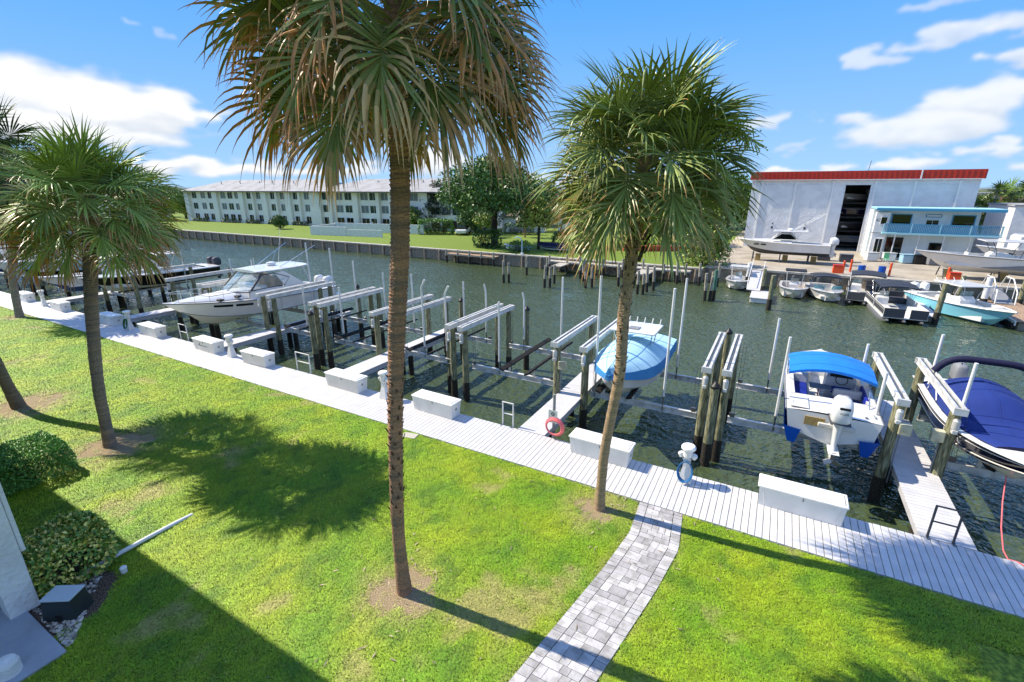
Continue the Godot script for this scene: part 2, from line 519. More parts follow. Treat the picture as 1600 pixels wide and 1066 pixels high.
# ---------- ground, water, boardwalk ----------
const DIRT := [[-5.4, 5.05, 0.64], [-2.95, 0.85, 0.5], [-16.9, 5.0, 1.0], [-23.1, 5.4, 1.2], [-40.0, 0.6, 0.5]]
var bare_f := FastNoiseLite.new()

func path_edges(z: float) -> Vector2:
	# left and right edge x of the paver path at z
	var ls := [[0.0, -2.07], [1.25, -1.99], [2.6, -2.17], [5.6, -2.72], [9.0, -3.35]]
	var rs := [[0.0, -1.04], [1.3, -0.90], [2.6, -1.07], [5.0, -1.51], [9.0, -2.25]]
	var o := Vector2()
	for k in 2:
		var a: Array = ls if k == 0 else rs
		for i in a.size() - 1:
			if z >= a[i][0]:
				o[k] = lerpf(a[i][1], a[i + 1][1], clampf((z - a[i][0]) / (a[i + 1][0] - a[i][0]), 0, 1))
	return o

func make_ground() -> void:
	var b := MB.new()
	b.poly(PackedVector2Array([Vector2(-1800, 1500), Vector2(1800, 1500), Vector2(1800, -1800), Vector2(-1800, -1800)]), -3.6)
	structure(part(b, "ground", M.bed), "dark bed under the canal and the land around it", "ground")
	b = MB.new()
	# lawn on this side; the path is cut by laying pavers over it
	b.poly(PackedVector2Array([Vector2(-260, 0.02), Vector2(160, 0.02), Vector2(160, 300), Vector2(-260, 300)]), -0.035)
	structure(part(b, "lawn", M.turf), "turf soil of the lawn beside the boardwalk", "lawn")
	b = MB.new()
	for d in DIRT:
		var ps := PackedVector2Array()
		for k in 28:
			var a := TAU * k / 28.0
			var r: float = d[2] * (1.1 + 0.16 * bare_f.get_noise_2d(cos(a) * 1.5 + d[0], sin(a) * 1.5 + d[1]) + 0.08 * sin(a * 5.0 + d[0]))
			ps.push_back(Vector2(d[0] + cos(a) * r, d[1] + sin(a) * r))
		b.poly(ps, -0.029)
	structure(part(b, "bare_soil", M.dirt), "bare sandy soil rings around the palm trunks", "soil")
	b = MB.new()
	b.poly(PackedVector2Array([Vector2(-12.4, 7.35), Vector2(-10.75, 7.45), Vector2(-10.0, 8.0), Vector2(-9.62, 8.8), Vector2(-12.4, 9.4)]), -0.027)
	structure(part(b, "planting_bed", M.mulch), "dark mulch bed by the white column", "soil")
	# water: gentle swell in the mesh, ripples in the normal map
	var f := FastNoiseLite.new()
	f.seed = 77; f.frequency = 0.42; f.fractal_octaves = 3
	var calm := FastNoiseLite.new()
	calm.seed = 70; calm.frequency = 0.06; calm.fractal_octaves = 3
	var nx := 400
	var nz := 176
	var vs := PackedVector3Array()
	var ns := PackedVector3Array()
	var ix := PackedInt32Array()
	for j in nz + 1:
		var z := 0.0 - j * 41.2 / nz
		for i in nx + 1:
			var x := -78.0 + i * 108.0 / nx
			var e := 0.06
			var h0 := f.get_noise_2d(x * 0.8 + z * 0.2, z * 1.5)
			var hx := f.get_noise_2d((x + e) * 0.8 + z * 0.2, z * 1.5)
			var hz := f.get_noise_2d(x * 0.8 + (z + e) * 0.2, (z + e) * 1.5)
			var amp := 0.030 + 0.055 * smoothstep(-0.25, 0.35, calm.get_noise_2d(x, z * 1.6))
			vs.push_back(Vector3(x, WATER + h0 * amp, z))
			ns.push_back(Vector3(-(hx - h0) / e * amp, 1.0, -(hz - h0) / e * amp).normalized())
	for j in nz:
		for i in nx:
			var a := j * (nx + 1) + i
			ix.append_array([a, a + nx + 1, a + 1, a + 1, a + nx + 1, a + nx + 2])
	var ar := []
	ar.resize(Mesh.ARRAY_MAX)
	ar[Mesh.ARRAY_VERTEX] = vs; ar[Mesh.ARRAY_NORMAL] = ns; ar[Mesh.ARRAY_INDEX] = ix
	var am := ArrayMesh.new()
	am.add_surface_from_arrays(Mesh.PRIMITIVE_TRIANGLES, ar)
	structure(inst(am, "water", M.water), "green rippled canal water between the two banks", "water")
	b = MB.new()
	b.poly(PackedVector2Array([Vector2(-700, 0), Vector2(-77.9, 0), Vector2(-77.9, -41.2), Vector2(-700, -41.2)]), WATER - 0.004)
	b.poly(PackedVector2Array([Vector2(29.9, 0), Vector2(300, 0), Vector2(300, -41.2), Vector2(29.9, -41.2)]), WATER - 0.004)
	structure(part(b, "water", M.water), "canal water beyond the near reach", "water")
	# far bank
	b = MB.new()
	b.poly(PackedVector2Array([Vector2(-1800, -39.0), Vector2(-6.0, -39.0), Vector2(-6.0, -76.0), Vector2(-1800, -76.0)]), 0.0)
	structure(part(b, "far_lawn", M.turf), "bright green lawn along the far bank", "lawn")
	b = MB.new()
	b.poly(PackedVector2Array([Vector2(-6.0, -40.6), Vector2(300, -40.6), Vector2(300, -90.0), Vector2(-6.0, -90.0)]), 0.004)
	structure(part(b, "boatyard_paving", M.yard), "pale sandy concrete of the boatyard", "pavement")
	b = MB.new()
	b.poly(PackedVector2Array([Vector2(-1800, -76.0), Vector2(-6.0, -76.0), Vector2(-6.0, -90.0), Vector2(300, -90), Vector2(300, -40.6), Vector2(1800, -40.6), Vector2(1800, -1800), Vector2(-1800, -1800)]), -0.02)
	structure(part(b, "terrain", M.land), "flat land reaching to the horizon beyond the canal", "terrain")

func make_boardwalk() -> void:
	var root := Node3D.new()
	put(root, "boardwalk")
	structure(root, "pale grey plank boardwalk along the seawall", "boardwalk")
	var pitch := 0.15
	var mb := MB.new()
	mb.box(Vector3(0, -0.014, -0.9), Vector3(0.1375, 0.028, 1.8), 0.005)
	var m := mb.mesh()
	var rest := MB.new()
	var x := 9.6
	for i in 470:
		var k := rng.randi() % 4
		if i < 300:
			inst(m, "plank", M["board%d" % k], root, Transform3D(Basis(), Vector3(x, rng.randf_range(-0.0015, 0.0015), rng.randf_range(-0.004, 0.004))))
		else:
			rest.box(Vector3(x, -0.014, -0.9), Vector3(0.1415, 0.028, 1.8))
		x -= pitch
	var far := part(rest, "planking", M.board0, root)
	far.set_meta("kind", "stuff")
	bx("edge_beam", Vector3(-25.5, -0.13, -1.78), Vector3(71, 0.2, 0.04), M.fascia, root)
	bx("edge_beam", Vector3(-25.5, -0.13, -0.02), Vector3(71, 0.2, 0.04), M.fascia, root)
	bx("joist", Vector3(-25.5, -0.12, -0.9), Vector3(71, 0.18, 0.1), M.under, root)
	bx("retaining_wall", Vector3(-25.5, -1.85, -0.35), Vector3(80, 3.3, 0.3), M.conc, root)
	var pm := MB.new()
	pm.tube([Vector3(0, -3.6, 0), Vector3(0, -0.23, 0)], 0.15, 10)
	var pmm := pm.mesh()
	for k in 22:
		inst(pmm, "pile", M.barnacle, root, Transform3D(Basis(), Vector3(8.0 - k * 2.9, 0, -1.5)))

func make_path() -> void:
	var root := Node3D.new()
	put(root, "paver_path")
	structure(root, "grey paver path running from the boardwalk across the lawn", "path")
	var b := MB.new()
	var l := PackedVector2Array()
	var r := PackedVector2Array()
	for i in 20:
		var z := 0.03 + i * 0.45
		var e := path_edges(z)
		l.push_back(Vector2(e.x + 0.01, z)); r.push_back(Vector2(e.y - 0.01, z))
	r.reverse()
	l.append_array(r)
	b.poly(l, -0.022)
	part(b, "sand_bed", M.sand, root)
	var count := 0
	var z := 0.03
	# border bricks on both sides, laid across the edge
	for side in 2:
		z = 0.03
		while z < 8.6:
			var dz := rng.randf_range(0.105, 0.125)
			if rng.randf() < 0.25: dz *= 1.9
			var e0 := path_edges(z + 0.004)
			var e1 := path_edges(z + dz - 0.004)
			var p := MB.new()
			var wd := 0.2
			var ps: PackedVector2Array
			if side == 0: ps = [Vector2(e0.x, z + 0.004), Vector2(e0.x + wd, z + 0.004), Vector2(e1.x + wd, z + dz - 0.004), Vector2(e1.x, z + dz - 0.004)]
			else: ps = [Vector2(e0.y - wd, z + 0.004), Vector2(e0.y, z + 0.004), Vector2(e1.y, z + dz - 0.004), Vector2(e1.y - wd, z + dz - 0.004)]
			p.slab(ps, -0.04, rng.randf_range(-0.004, 0.003))
			part(p, "paver", M["paver%d" % (rng.randi() % 5)], root)
			count += 1
			z += dz
	# field of mixed pavers
	z = 0.03
	var row := 0
	while z < 8.6:
		var dz := 0.155 if row % 3 != 1 else 0.235
		var e := path_edges(z + dz * 0.5)
		var x0 := e.x + 0.21
		var x1 := e.y - 0.21
		var x := x0
		while x < x1 - 0.02:
			var dx: float = [0.155, 0.235, 0.315][rng.randi() % 3] * rng.randf_range(0.95, 1.05)
			if x1 - (x + dx) < 0.09: dx = x1 - x
			var sh := path_edges(z + dz).x - path_edges(z).x
			var p := MB.new()
			p.slab([Vector2(x + 0.004 - sh * 0.5, z + 0.004), Vector2(x + dx - 0.004 - sh * 0.5, z + 0.004), Vector2(x + dx - 0.004 + sh * 0.5, z + dz - 0.004), Vector2(x + 0.004 + sh * 0.5, z + dz - 0.004)], -0.04, rng.randf_range(-0.003, 0.004))
			part(p, "paver", M["paver%d" % (rng.randi() % 5)], root)
			count += 1
			x += dx
		z += dz
		row += 1
	print("pavers ", count)

func in_path(x: float, z: float) -> bool:
	if z > 8.8: return false
	var e := path_edges(maxf(z, 0.0))
	return x > e.x - 0.012 and x < e.y + 0.012

func make_grass() -> void:
	# one tuft mesh, copied; colour of each copy carries green, yellowing and straw patches
	var mm := MultiMesh.new()
	mm.transform_format = MultiMesh.TRANSFORM_3D
	mm.use_colors = true
	var b := MB.new()
	var r := RandomNumberGenerator.new()
	r.seed = 12
	b.use_col = true
	for k in 17:
		var a := r.randf() * TAU
		var p := Vector3(r.randf_range(-0.045, 0.045), 0, r.randf_range(-0.045, 0.045))
		var d := Vector3(cos(a), 0, sin(a))
		var s := Vector3(-sin(a), 0, cos(a)) * r.randf_range(0.0024, 0.0044)
		var h := r.randf_range(0.018, 0.044)
		var lean := r.randf_range(0.006, 0.04)
		var mid := p + d * lean * 0.4 + Vector3(0, h * 0.65, 0)
		var tip := p + d * lean + Vector3(0, h, 0)
		var nn := Vector3(0, 0.8, 0) + d.cross(s).normalized() * 0.6
		var g := r.randf_range(0.6, 1.3)
		b.col = Color(g, g, g)
		b.tri(p - s, p + s, mid + s, nn, nn, nn)
		b.tri(p - s, mid + s, mid - s, nn, nn, nn)
		b.tri(mid - s, mid + s, tip, nn, nn, nn)
	mm.mesh = b.mesh()
	var f := FastNoiseLite.new()
	f.seed = 9; f.frequency = 0.22; f.fractal_octaves = 4
	var f2 := FastNoiseLite.new()
	f2.seed = 19; f2.frequency = 0.9; f2.fractal_octaves = 3
	var tf: Array[Transform3D] = []
	var cols: Array[Color] = []
	r.seed = 77
	# density falls with distance from the viewpoint because far tufts merge
	var cx := -46.0
	while cx < 7.0:
		var cz := 0.0
		while cz < 9.6:
			var dist := Vector2(cx + 0.5, cz + 0.5 - 10.42).length()
			var vis := true
			# left out where the photograph shows nothing
			var ang := rad_to_deg(atan2(-(cx + 0.5), 10.42 - cz))
			if ang > 82.0 or ang < -24.0: vis = false
			if vis:
				var n := int(clampf(900.0 * pow(10.0 / maxf(dist, 10.0), 1.15), 140.0, 900.0))
				var sc0 := sqrt(900.0 / n)
				for k in n:
					var x := cx + r.randf()
					var z := cz + r.randf()
					if z < 0.05 or in_path(x, z): continue
					if x < -9.6 and z > 8.75: continue
					var bare := false
					for d in DIRT:
						var dd := Vector2(x - d[0], z - d[1])
						if dd.length() < d[2] * (0.92 + 0.5 * f2.get_noise_2d(x * 1.6, z * 1.6)) + r.randfn() * 0.07 and r.randf() < 0.965: bare = true
					if bare: continue
					if x < -10.2 + (9.0 - z) * 0.2 and x > -12.5 and z > 7.55 + maxf(0.0, x + 10.7) * 0.9: continue
					var p := f.get_noise_2d(x, z)
					var q := f2.get_noise_2d(x, z)
					# straw patches are commoner right of and below the palms, as seen on the lawn
					var dry := smoothstep(0.10, 0.50, p + 0.5 * q + 0.24 * smoothstep(-9.0, -1.0, x) * smoothstep(0.0, 4.0, z) - 0.24)
					for d in DIRT:
						dry = maxf(dry, smoothstep(d[2] + 0.75, d[2] * 0.9, Vector2(x - d[0], z - d[1]).length()) * (0.6 + q))
					var ed := path_edges(z)
					if z < 8: dry = maxf(dry, 0.75 * smoothstep(0.22, 0.0, minf(absf(x - ed.x), absf(x - ed.y))) * (0.6 + 1.2 * q))
					if r.randf() < 0.10: dry = maxf(dry, r.randf())
					dry = clampf(dry, 0, 1)
					var green := Color(0.21, 0.43, 0.013).lerp(Color(0.39, 0.53, 0.016), clampf(0.5 + f.get_noise_2d(x * 2.0 + 90, z * 2.0), 0, 1))
					green = green.lerp(Color(0.11, 0.27, 0.02), 0.6 * smoothstep(0.15, 0.5, -q))
					var col := green.lerp(Color(0.50, 0.42, 0.17), dry * 0.72)
					col *= r.randf_range(0.55, 1.4)
					var sc := sc0 * r.randf_range(0.8, 1.25)
					var hs := minf(sc, 1.5) * r.randf_range(0.75, 1.15) * (1.0 - 0.35 * dry)
					var bs := Basis(Vector3.UP, r.randf() * TAU).scaled(Vector3(sc, hs, sc))
					tf.push_back(Transform3D(bs, Vector3(x, -0.036, z)))
					cols.push_back(Color(col.r, col.g, col.b))
			cz += 1.0
		cx += 1.0
	mm.instance_count = tf.size()
	for i in tf.size():
		mm.set_instance_transform(i, tf[i])
		mm.set_instance_color(i, cols[i])
	var o := MultiMeshInstance3D.new()
	o.multimesh = mm
	o.material_override = M.blade
	put(o, "grass")
	tag(o, "short bright green lawn grass with yellow and straw patches", "grass", "", "stuff")
	print("tufts ", tf.size())
	# dry leaf bits and snapped palm threads lying about
	var lm := MultiMesh.new()
	lm.transform_format = MultiMesh.TRANSFORM_3D
	lm.use_colors = true
	b = MB.new()
	b.use_col = true
	b.tri(Vector3(-0.06, 0, 0), Vector3(0, 0.006, 0.012), Vector3(0.07, 0.002, 0), Vector3.UP, Vector3.UP, Vector3.UP)
	b.tri(Vector3(-0.06, 0, 0), Vector3(0.07, 0.002, 0), Vector3(0, 0.004, -0.012), Vector3.UP, Vector3.UP, Vector3.UP)
	lm.mesh = b.mesh()
	lm.instance_count = 420
	for i in 420:
		var d: Array = DIRT[i % 4]
		var a := r.randf() * TAU
		var rr := absf(r.randfn()) * 1.6
		var x: float = d[0] + cos(a) * rr + (1.2 if i % 3 == 0 else 0.0)
		var z: float = maxf(d[1] + sin(a) * rr, 0.1)
		var y := 0.004
		if not in_path(x, z): y = -0.026 + (0.03 if rr > d[2] else 0.0)
		var s := r.randf_range(0.35, 1.3)
		lm.set_instance_transform(i, Transform3D(Basis(Vector3.UP, r.randf() * TAU).scaled(Vector3(s, 1, s)), Vector3(x, y + 0.004, z)))
		var k := r.randf_range(0.15, 0.55)
		lm.set_instance_color(i, Color(k, k * 0.78, k * 0.5))
	var lo := MultiMeshInstance3D.new()
	lo.multimesh = lm
	lo.material_override = M.blade
	put(lo, "leaf_litter")
	tag(lo, "dry brown leaf bits scattered under the palms", "leaf litter", "", "stuff")

# ---------- plants ----------
func frond_mesh(r: RandomNumberGenerator, dir: Vector3, lp: float, lb: float, age: float, nseg: int, fold: bool, green: Color, brown: Color) -> ArrayMesh:
	# costapalmate leaf: stalk, arched rib and many pleated segments with drooping tips; origin at the foot of the stalk
	var b := MB.new()
	b.use_col = true
	var twist := r.randf_range(-0.75, 0.75)
	var pts: Array = [Vector3.ZERO]
	var d := dir.normalized()
	var rad: Array = [0.022]
	var droop := lerpf(0.08, 0.26, age)
	for i in 5:
		d = (d + Vector3(0, -droop * 0.34, 0)).normalized()
		pts.push_back(pts[-1] + d * lp / 5.0)
		rad.push_back(0.018 - i * 0.0018)
	b.col = green.lerp(Color(0.30, 0.26, 0.10), 0.35)
	b.tube(pts, rad, 5, false)
	# rib
	var rib: Array = [pts[-1]]
	var rd: Array = [d]
	for i in 6:
		d = (d + Vector3(0, -lerpf(0.10, 0.20, age), 0)).normalized()
		rib.push_back(rib[-1] + d * lb * 0.085)
		rd.push_back(d)
	for i in nseg:
		var s := -1.0 + 2.0 * (i + 0.5) / nseg
		var u := pow(1.0 - absf(s), 1.1) * 5.99
		var k := int(u)
		var o: Vector3 = rib[k].lerp(rib[k + 1], u - k)
		var f: Vector3 = rd[k]
		var side := f.cross(Vector3.UP)
		if side.length() < 0.15: side = Vector3(dir.z, 0, -dir.x + 0.01)
		side = side.normalized()
		var nrm := side.cross(f).normalized()
		side = side.rotated(f, twist)
		nrm = nrm.rotated(f, twist)
		var phi := s * 2.35
		var q := (f * cos(phi) + side * sin(phi) + nrm * (0.30 * absf(sin(phi)) + r.randf_range(-0.07, 0.07)) + side * r.randf_range(-0.06, 0.06)).normalized()
		var ln := lb * (0.70 + 0.26 * cos(phi * 0.6)) * r.randf_range(0.85, 1.08)
		var w := lb * 2.35 / nseg * 0.80
		var p := o
		var across := q.cross(nrm).normalized()
		var prev: Array = []
		var soft := r.randf_range(0.55, 1.5)
		var broken := r.randf() < 0.10 + 0.14 * age
		var tipbrown := clampf(age * 1.0 - 0.30 + r.randf_range(-0.25, 0.40), 0.05, 0.95)
		var g := green * r.randf_range(0.72, 1.3)
		g = g.lerp(Color(0.16, 0.16, 0.02), clampf(r.randf_range(-0.5, 0.35) + age * 0.15, 0, 1))
		var ts := [0.0, 0.28, 0.46, 0.62, 0.78, 0.9, 1.0]
		for j in 7:
			var t: float = ts[j]
			if j > 0:
				var dt: float = t - ts[j - 1]
				q = (q + Vector3(0, -1, 0) * dt * soft * (0.12 + (0.8 + 1.2 * age) * smoothstep(0.45, 0.9, t) + (5.0 if broken and t > 0.5 else 0.0))).normalized()
				p += q * dt * ln
			var ww := w * (0.18 + 0.82 * smoothstep(0.0, 0.32, t)) * (1.0 - 0.92 * smoothstep(0.45, 1.02, t))
			across = (across - q * across.dot(q)).normalized()
			var up := across.cross(q).normalized()
			var row := [p - across * ww * 0.5, p + up * ww * (0.32 if fold else 0.0), p + across * ww * 0.5]
			if j > 0:
				b.col = g.lerp(brown * r.randf_range(0.75, 1.25), smoothstep(1.0 - tipbrown * 0.75, 1.12 - tipbrown * 0.5, t))
				if fold:
					var nl := (up * 0.8 - across * 0.6)
					var nr := (up * 0.8 + across * 0.6)
					b.tri(prev[0], prev[1], row[1], nl, nl, nl); b.tri(prev[0], row[1], row[0], nl, nl, nl)
					b.tri(prev[1], prev[2], row[2], nr, nr, nr); b.tri(prev[1], row[2], row[1], nr, nr, nr)
				else:
					b.tri(prev[0], prev[2], row[2], up, up, up); b.tri(prev[0], row[2], row[0], up, up, up)
			prev = row
	return b.mesh()

func trunk_mesh(path: Array, r0: float, r1: float, seed_: int, step: float, sides: int, low: Color, high: Color, split: float) -> ArrayMesh:
	var b := MB.new()
	b.use_col = true
	var f := FastNoiseLite.new()
	f.seed = seed_; f.frequency = 1.0
	var curve := Curve3D.new()
	for p in path: curve.add_point(p)
	# soften the polyline
	for i in range(1, path.size() - 1):
		var t: Vector3 = (path[i + 1] - path[i - 1]) / 6.0
		curve.set_point_in(i, -t); curve.set_point_out(i, t)
	var L := curve.get_baked_length()
	var rows := int(L / step)
	var prev := PackedVector3Array()
	var rows_p: Array = []
	var cols: Array = []
	for i in rows + 1:
		var h := L * i / rows
		var t := h / L
		var c := curve.sample_baked(h)
		var ring := PackedVector3Array()
		var base := lerpf(r0, r1, smoothstep(0.12, 0.8, t)) * (1.0 + 0.30 * pow(1.0 - minf(t * 9.0, 1.0), 2.0))
		for k in sides:
			var a := TAU * k / sides
			var ca := cos(a)
			var sa := sin(a)
			var ph := h / 0.062 + f.get_noise_3d(ca * 1.3, h * 1.1, sa * 1.3) * 1.7
			var saw := ph - floorf(ph)
			var rg := 0.03 + 0.075 * smoothstep(split - 0.12, split + 0.1, t)
			var rr := base * (1.0 + rg * (saw * saw * 1.6 - 0.5) + 0.06 * f.get_noise_3d(ca * 3.0, h * 6.0, sa * 3.0) + 0.10 * f.get_noise_3d(ca * 0.8, h * 0.9, sa * 0.8))
			ring.push_back(c + Vector3(ca * rr, 0, sa * rr))
		rows_p.push_back(ring)
		cols.push_back(low.lerp(high, clampf(0.55 + 0.9 * f.get_noise_1d(h * 5.0), 0, 1)) * (1.0 + 0.35 * f.get_noise_1d(h * 14.0)))
	for i in rows:
		b.col = cols[i]
		b.loft([rows_p[i + 1], rows_p[i]], true)
	return b.mesh()

func palm(called: String, label: String, path: Array, r0: float, r1: float, nf: int, o: Dictionary, group := "") -> Node3D:
	var base: Vector3 = path[0]
	var t := thing(called, label, "palm tree", base, 0.0, group)
	var rel: Array = []
	for p in path: rel.push_back(p - base)
	var r := RandomNumberGenerator.new()
	r.seed = o.seed
	var near: bool = o.get("near", true)
	inst(trunk_mesh(rel, r0, r1, o.seed, 0.016 if near else 0.09, 22 if near else 10, o.get("low", Color(0.22, 0.155, 0.11)), o.get("high", Color(0.50, 0.27, 0.15)), o.get("split", 0.4)), "trunk", M.bark, t)
	var top: Vector3 = rel[-1]
	var crown: float = o.get("crown", 0.55)
	var lb: float = o.get("blade", 1.05)
	var lp: float = o.get("stalk", 1.0)
	var e0: float = o.get("high_angle", 82.0)
	var e1: float = o.get("low_angle", -58.0)
	var green: Color = o.get("green", Color(0.055, 0.115, 0.020))
	for i in nf:
		var age := (i + 0.5) / nf
		var az := i * 2.39996 + r.randf_range(-0.3, 0.3)
		var el := deg_to_rad(lerpf(e0, e1, pow(age, 0.85)) + r.randf_range(-7, 7))
		var dir := Vector3(cos(az) * cos(el), sin(el), sin(az) * cos(el))
		var at := top + Vector3(cos(az) * r1 * 0.75, -crown * age, sin(az) * r1 * 0.75)
		var br: Color = Color(0.46, 0.19, 0.05).lerp(Color(0.54, 0.36, 0.16), r.randf())
		var ag := clampf(age * o.get("brown", 1.0), 0, 1)
		var m := frond_mesh(r, dir, lp * r.randf_range(0.8, 1.15) * (0.65 + 0.35 * age if age < 0.3 else 1.0), lb * r.randf_range(0.88, 1.1), ag, 40 if near else 22, near, green * r.randf_range(0.8, 1.25), br)
		inst(m, "frond", M.frond, t, Transform3D(Basis(), at))
	# old leaf boots and fibre under the crown
	var nb: int = o.get("boots", 0)
	if nb > 0:
		var bm := MB.new()
		bm.box(Vector3(0, 0.11, 0.02), Vector3(0.07, 0.24, 0.025), 0.008)
		bm.use_col = false
		var bmm := bm.mesh()
		for i in nb:
			var az := i * 2.39996
			var h: float = crown + 0.05 + o.get("boot_len", 0.7) * i / nb
			var bs := Basis(Vector3.UP, PI / 2 - az) * Basis(Vector3.RIGHT, r.randf_range(0.35, 0.6))
			inst(bmm, "leaf_boot", M.wood, t, Transform3D(bs, top + Vector3(cos(az) * r1 * 1.0, -h, sin(az) * r1 * 1.0)))
	# broken leaf bases clinging to the trunk
	var sc: Array = o.get("scars", [])
	if sc.size() > 0:
		var sm := MB.new()
		sm.loft([[Vector3(-0.028, 0, 0), Vector3(0.028, 0, 0), Vector3(0.02, 0, 0.016), Vector3(-0.02, 0, 0.016)], [Vector3(-0.016, 0.06, 0.012), Vector3(0.016, 0.06, 0.012), Vector3(0.010, 0.055, 0.024), Vector3(-0.010, 0.058, 0.024)], [Vector3(-0.004, 0.095, 0.028), Vector3(0.006, 0.10, 0.028), Vector3(0.004, 0.09, 0.034), Vector3(-0.002, 0.09, 0.034)]], true, true)
		var smm := sm.mesh()
		var smat := mat(Color(0.34, 0.25, 0.18), 0.95, 0.0, M.grain_t, 3.0)
		var cv := Curve3D.new()
		for p in rel: cv.add_point(p)
		for i in int(sc[2]):
			var h := lerpf(sc[0], sc[1], (i + r.randf()) / sc[2])
			var az := i * 2.39996 + r.randf_range(-0.4, 0.4)
			var rr := lerpf(r0, r1, smoothstep(0.12, 0.8, h / cv.get_baked_length())) * 0.96
			var k := r.randf_range(0.6, 1.15)
			inst(smm, "leaf_scar", smat, t, Transform3D((Basis(Vector3.UP, PI / 2 - az) * Basis(Vector3.RIGHT, r.randf_range(-0.1, 0.35))).scaled(Vector3(k, k, k)), cv.sample_baked(h) + Vector3(cos(az) * rr, 0, sin(az) * rr)))
	# flower and fruit stalks
	for s in o.get("stalks", []):
		var b := MB.new()
		b.use_col = true
		var az: float = deg_to_rad(s[0])
		var hd := Vector3(cos(az), 0, sin(az))
		var pts: Array = []
		for k in 9:
			var u := k / 8.0
			pts.push_back(hd * (0.15 + u * s[1]) + Vector3(0, s[2] * sin(u * PI * 0.62) - s[3] * u * u, 0))
		b.col = Color(0.32, 0.27, 0.12)
		b.tube(pts, [0.02, 0.019, 0.018, 0.016, 0.014, 0.012, 0.01, 0.008, 0.005], 5)
		for k in 420:
			var u := r.randf_range(0.42, 1.0) * 7.99
			var p: Vector3 = pts[int(u)].lerp(pts[int(u) + 1], u - int(u))
			var dd := Vector3(r.randfn(), r.randfn() - 1.0, r.randfn()).normalized()
			var q := p + dd * r.randf_range(0.06, 0.30)
			var c: Color = s[4]
			b.col = c * r.randf_range(0.7, 1.3)
			var sd := dd.cross(Vector3(r.randfn(), r.randfn(), r.randfn())).normalized() * 0.012
			b.tri(p - sd * 0.3, p + sd * 0.3, q + sd, sd.cross(dd), sd.cross(dd), sd.cross(dd))
			b.tri(p - sd * 0.3, q + sd, q - sd, sd.cross(dd), sd.cross(dd), sd.cross(dd))
			b.box(q, Vector3(0.022, 0.022, 0.022))
		inst(b.mesh(), "fruit_stalk", M.leaf, t, Transform3D(Basis(), top + Vector3(0, -0.25, 0)))
	return t

func leaves(b: MB, r: RandomNumberGenerator, ce: Vector3, rad: Vector3, count: int, size: float, cols: Array, shell := 0.55) -> void:
	for i in count:
		var d := Vector3(r.randfn(), r.randfn(), r.randfn()).normalized()
		var k := pow(r.randf(), 0.4) * (1.0 - shell) + shell * r.randf_range(0.75, 1.05)
		leaf(b, r, ce + d * rad * k, d, size * r.randf_range(0.6, 1.3), (cols[r.randi() % cols.size()] as Color) * r.randf_range(0.7, 1.3))

func leaf(b: MB, r: RandomNumberGenerator, p: Vector3, out: Vector3, s: float, col: Color) -> void:
	var d := (Vector3(r.randfn(), r.randfn(), r.randfn()).normalized() + out * 0.7 + Vector3(0, -0.25, 0)).normalized()
	var a := d.cross(Vector3(r.randfn(), r.randfn(), r.randfn())).normalized()
	var n := a.cross(d).normalized()
	if n.y < 0: n = -n
	b.col = col
	var m1 := p + d * s * 0.5 + n * s * 0.08
	var t := p + d * s
	var nn := (n + out * 0.35).normalized()
	b.tri(p, m1 + a * s * 0.27, t, nn, nn, nn)
	b.tri(p, t, m1 - a * s * 0.27, nn, nn, nn)

func tree(called: String, label: String, at: Vector3, h: float, spread: float, clumps: int, per: int, leafsize: float, cols: Array, seed_: int, o := {}, group := "") -> Node3D:
	var t := thing(called, label, o.get("category", "tree"), at, 0.0, group)
	var r := RandomNumberGenerator.new()
	r.seed = seed_
	var fork: float = o.get("fork", h * 0.3)
	var tr: float = o.get("trunk", 0.22)
	var tk := MB.new()
	tk.tube([Vector3(0, -0.1, 0), Vector3(0.05, fork * 0.5, 0.03), Vector3(0.1, fork, 0)], [tr * 1.25, tr, tr * 0.85], 9)
	var b := MB.new()
	b.use_col = true
	for i in clumps:
		var az := i * 2.39996 + r.randf() * 0.6
		var u := (i + 0.5) / clumps
		var y := lerpf(fork * 1.05, h * 0.92, u)
		var prof := sin(PI * clampf(0.22 + 0.74 * u, 0, 1))
		var rr := spread * prof * r.randf_range(0.35, 0.82)
		var c := Vector3(cos(az) * rr, y, sin(az) * rr)
		var k: float = r.randf_range(0.75, 1.25) * o.get("clump", 0.34) * spread
		if i % 2 == 0:
			tk.tube([Vector3(0.1, fork * 0.9, 0), Vector3(c.x * 0.45, lerpf(fork, y, 0.6), c.z * 0.45), c], [tr * 0.5, tr * 0.3, tr * 0.1], 6)
		leaves(b, r, c, Vector3(k, k * 0.72, k), per, leafsize, cols, 0.5)
	part(tk, "trunk", M.wood, t)
	part(b, "crown", M.leaf, t)
	return t

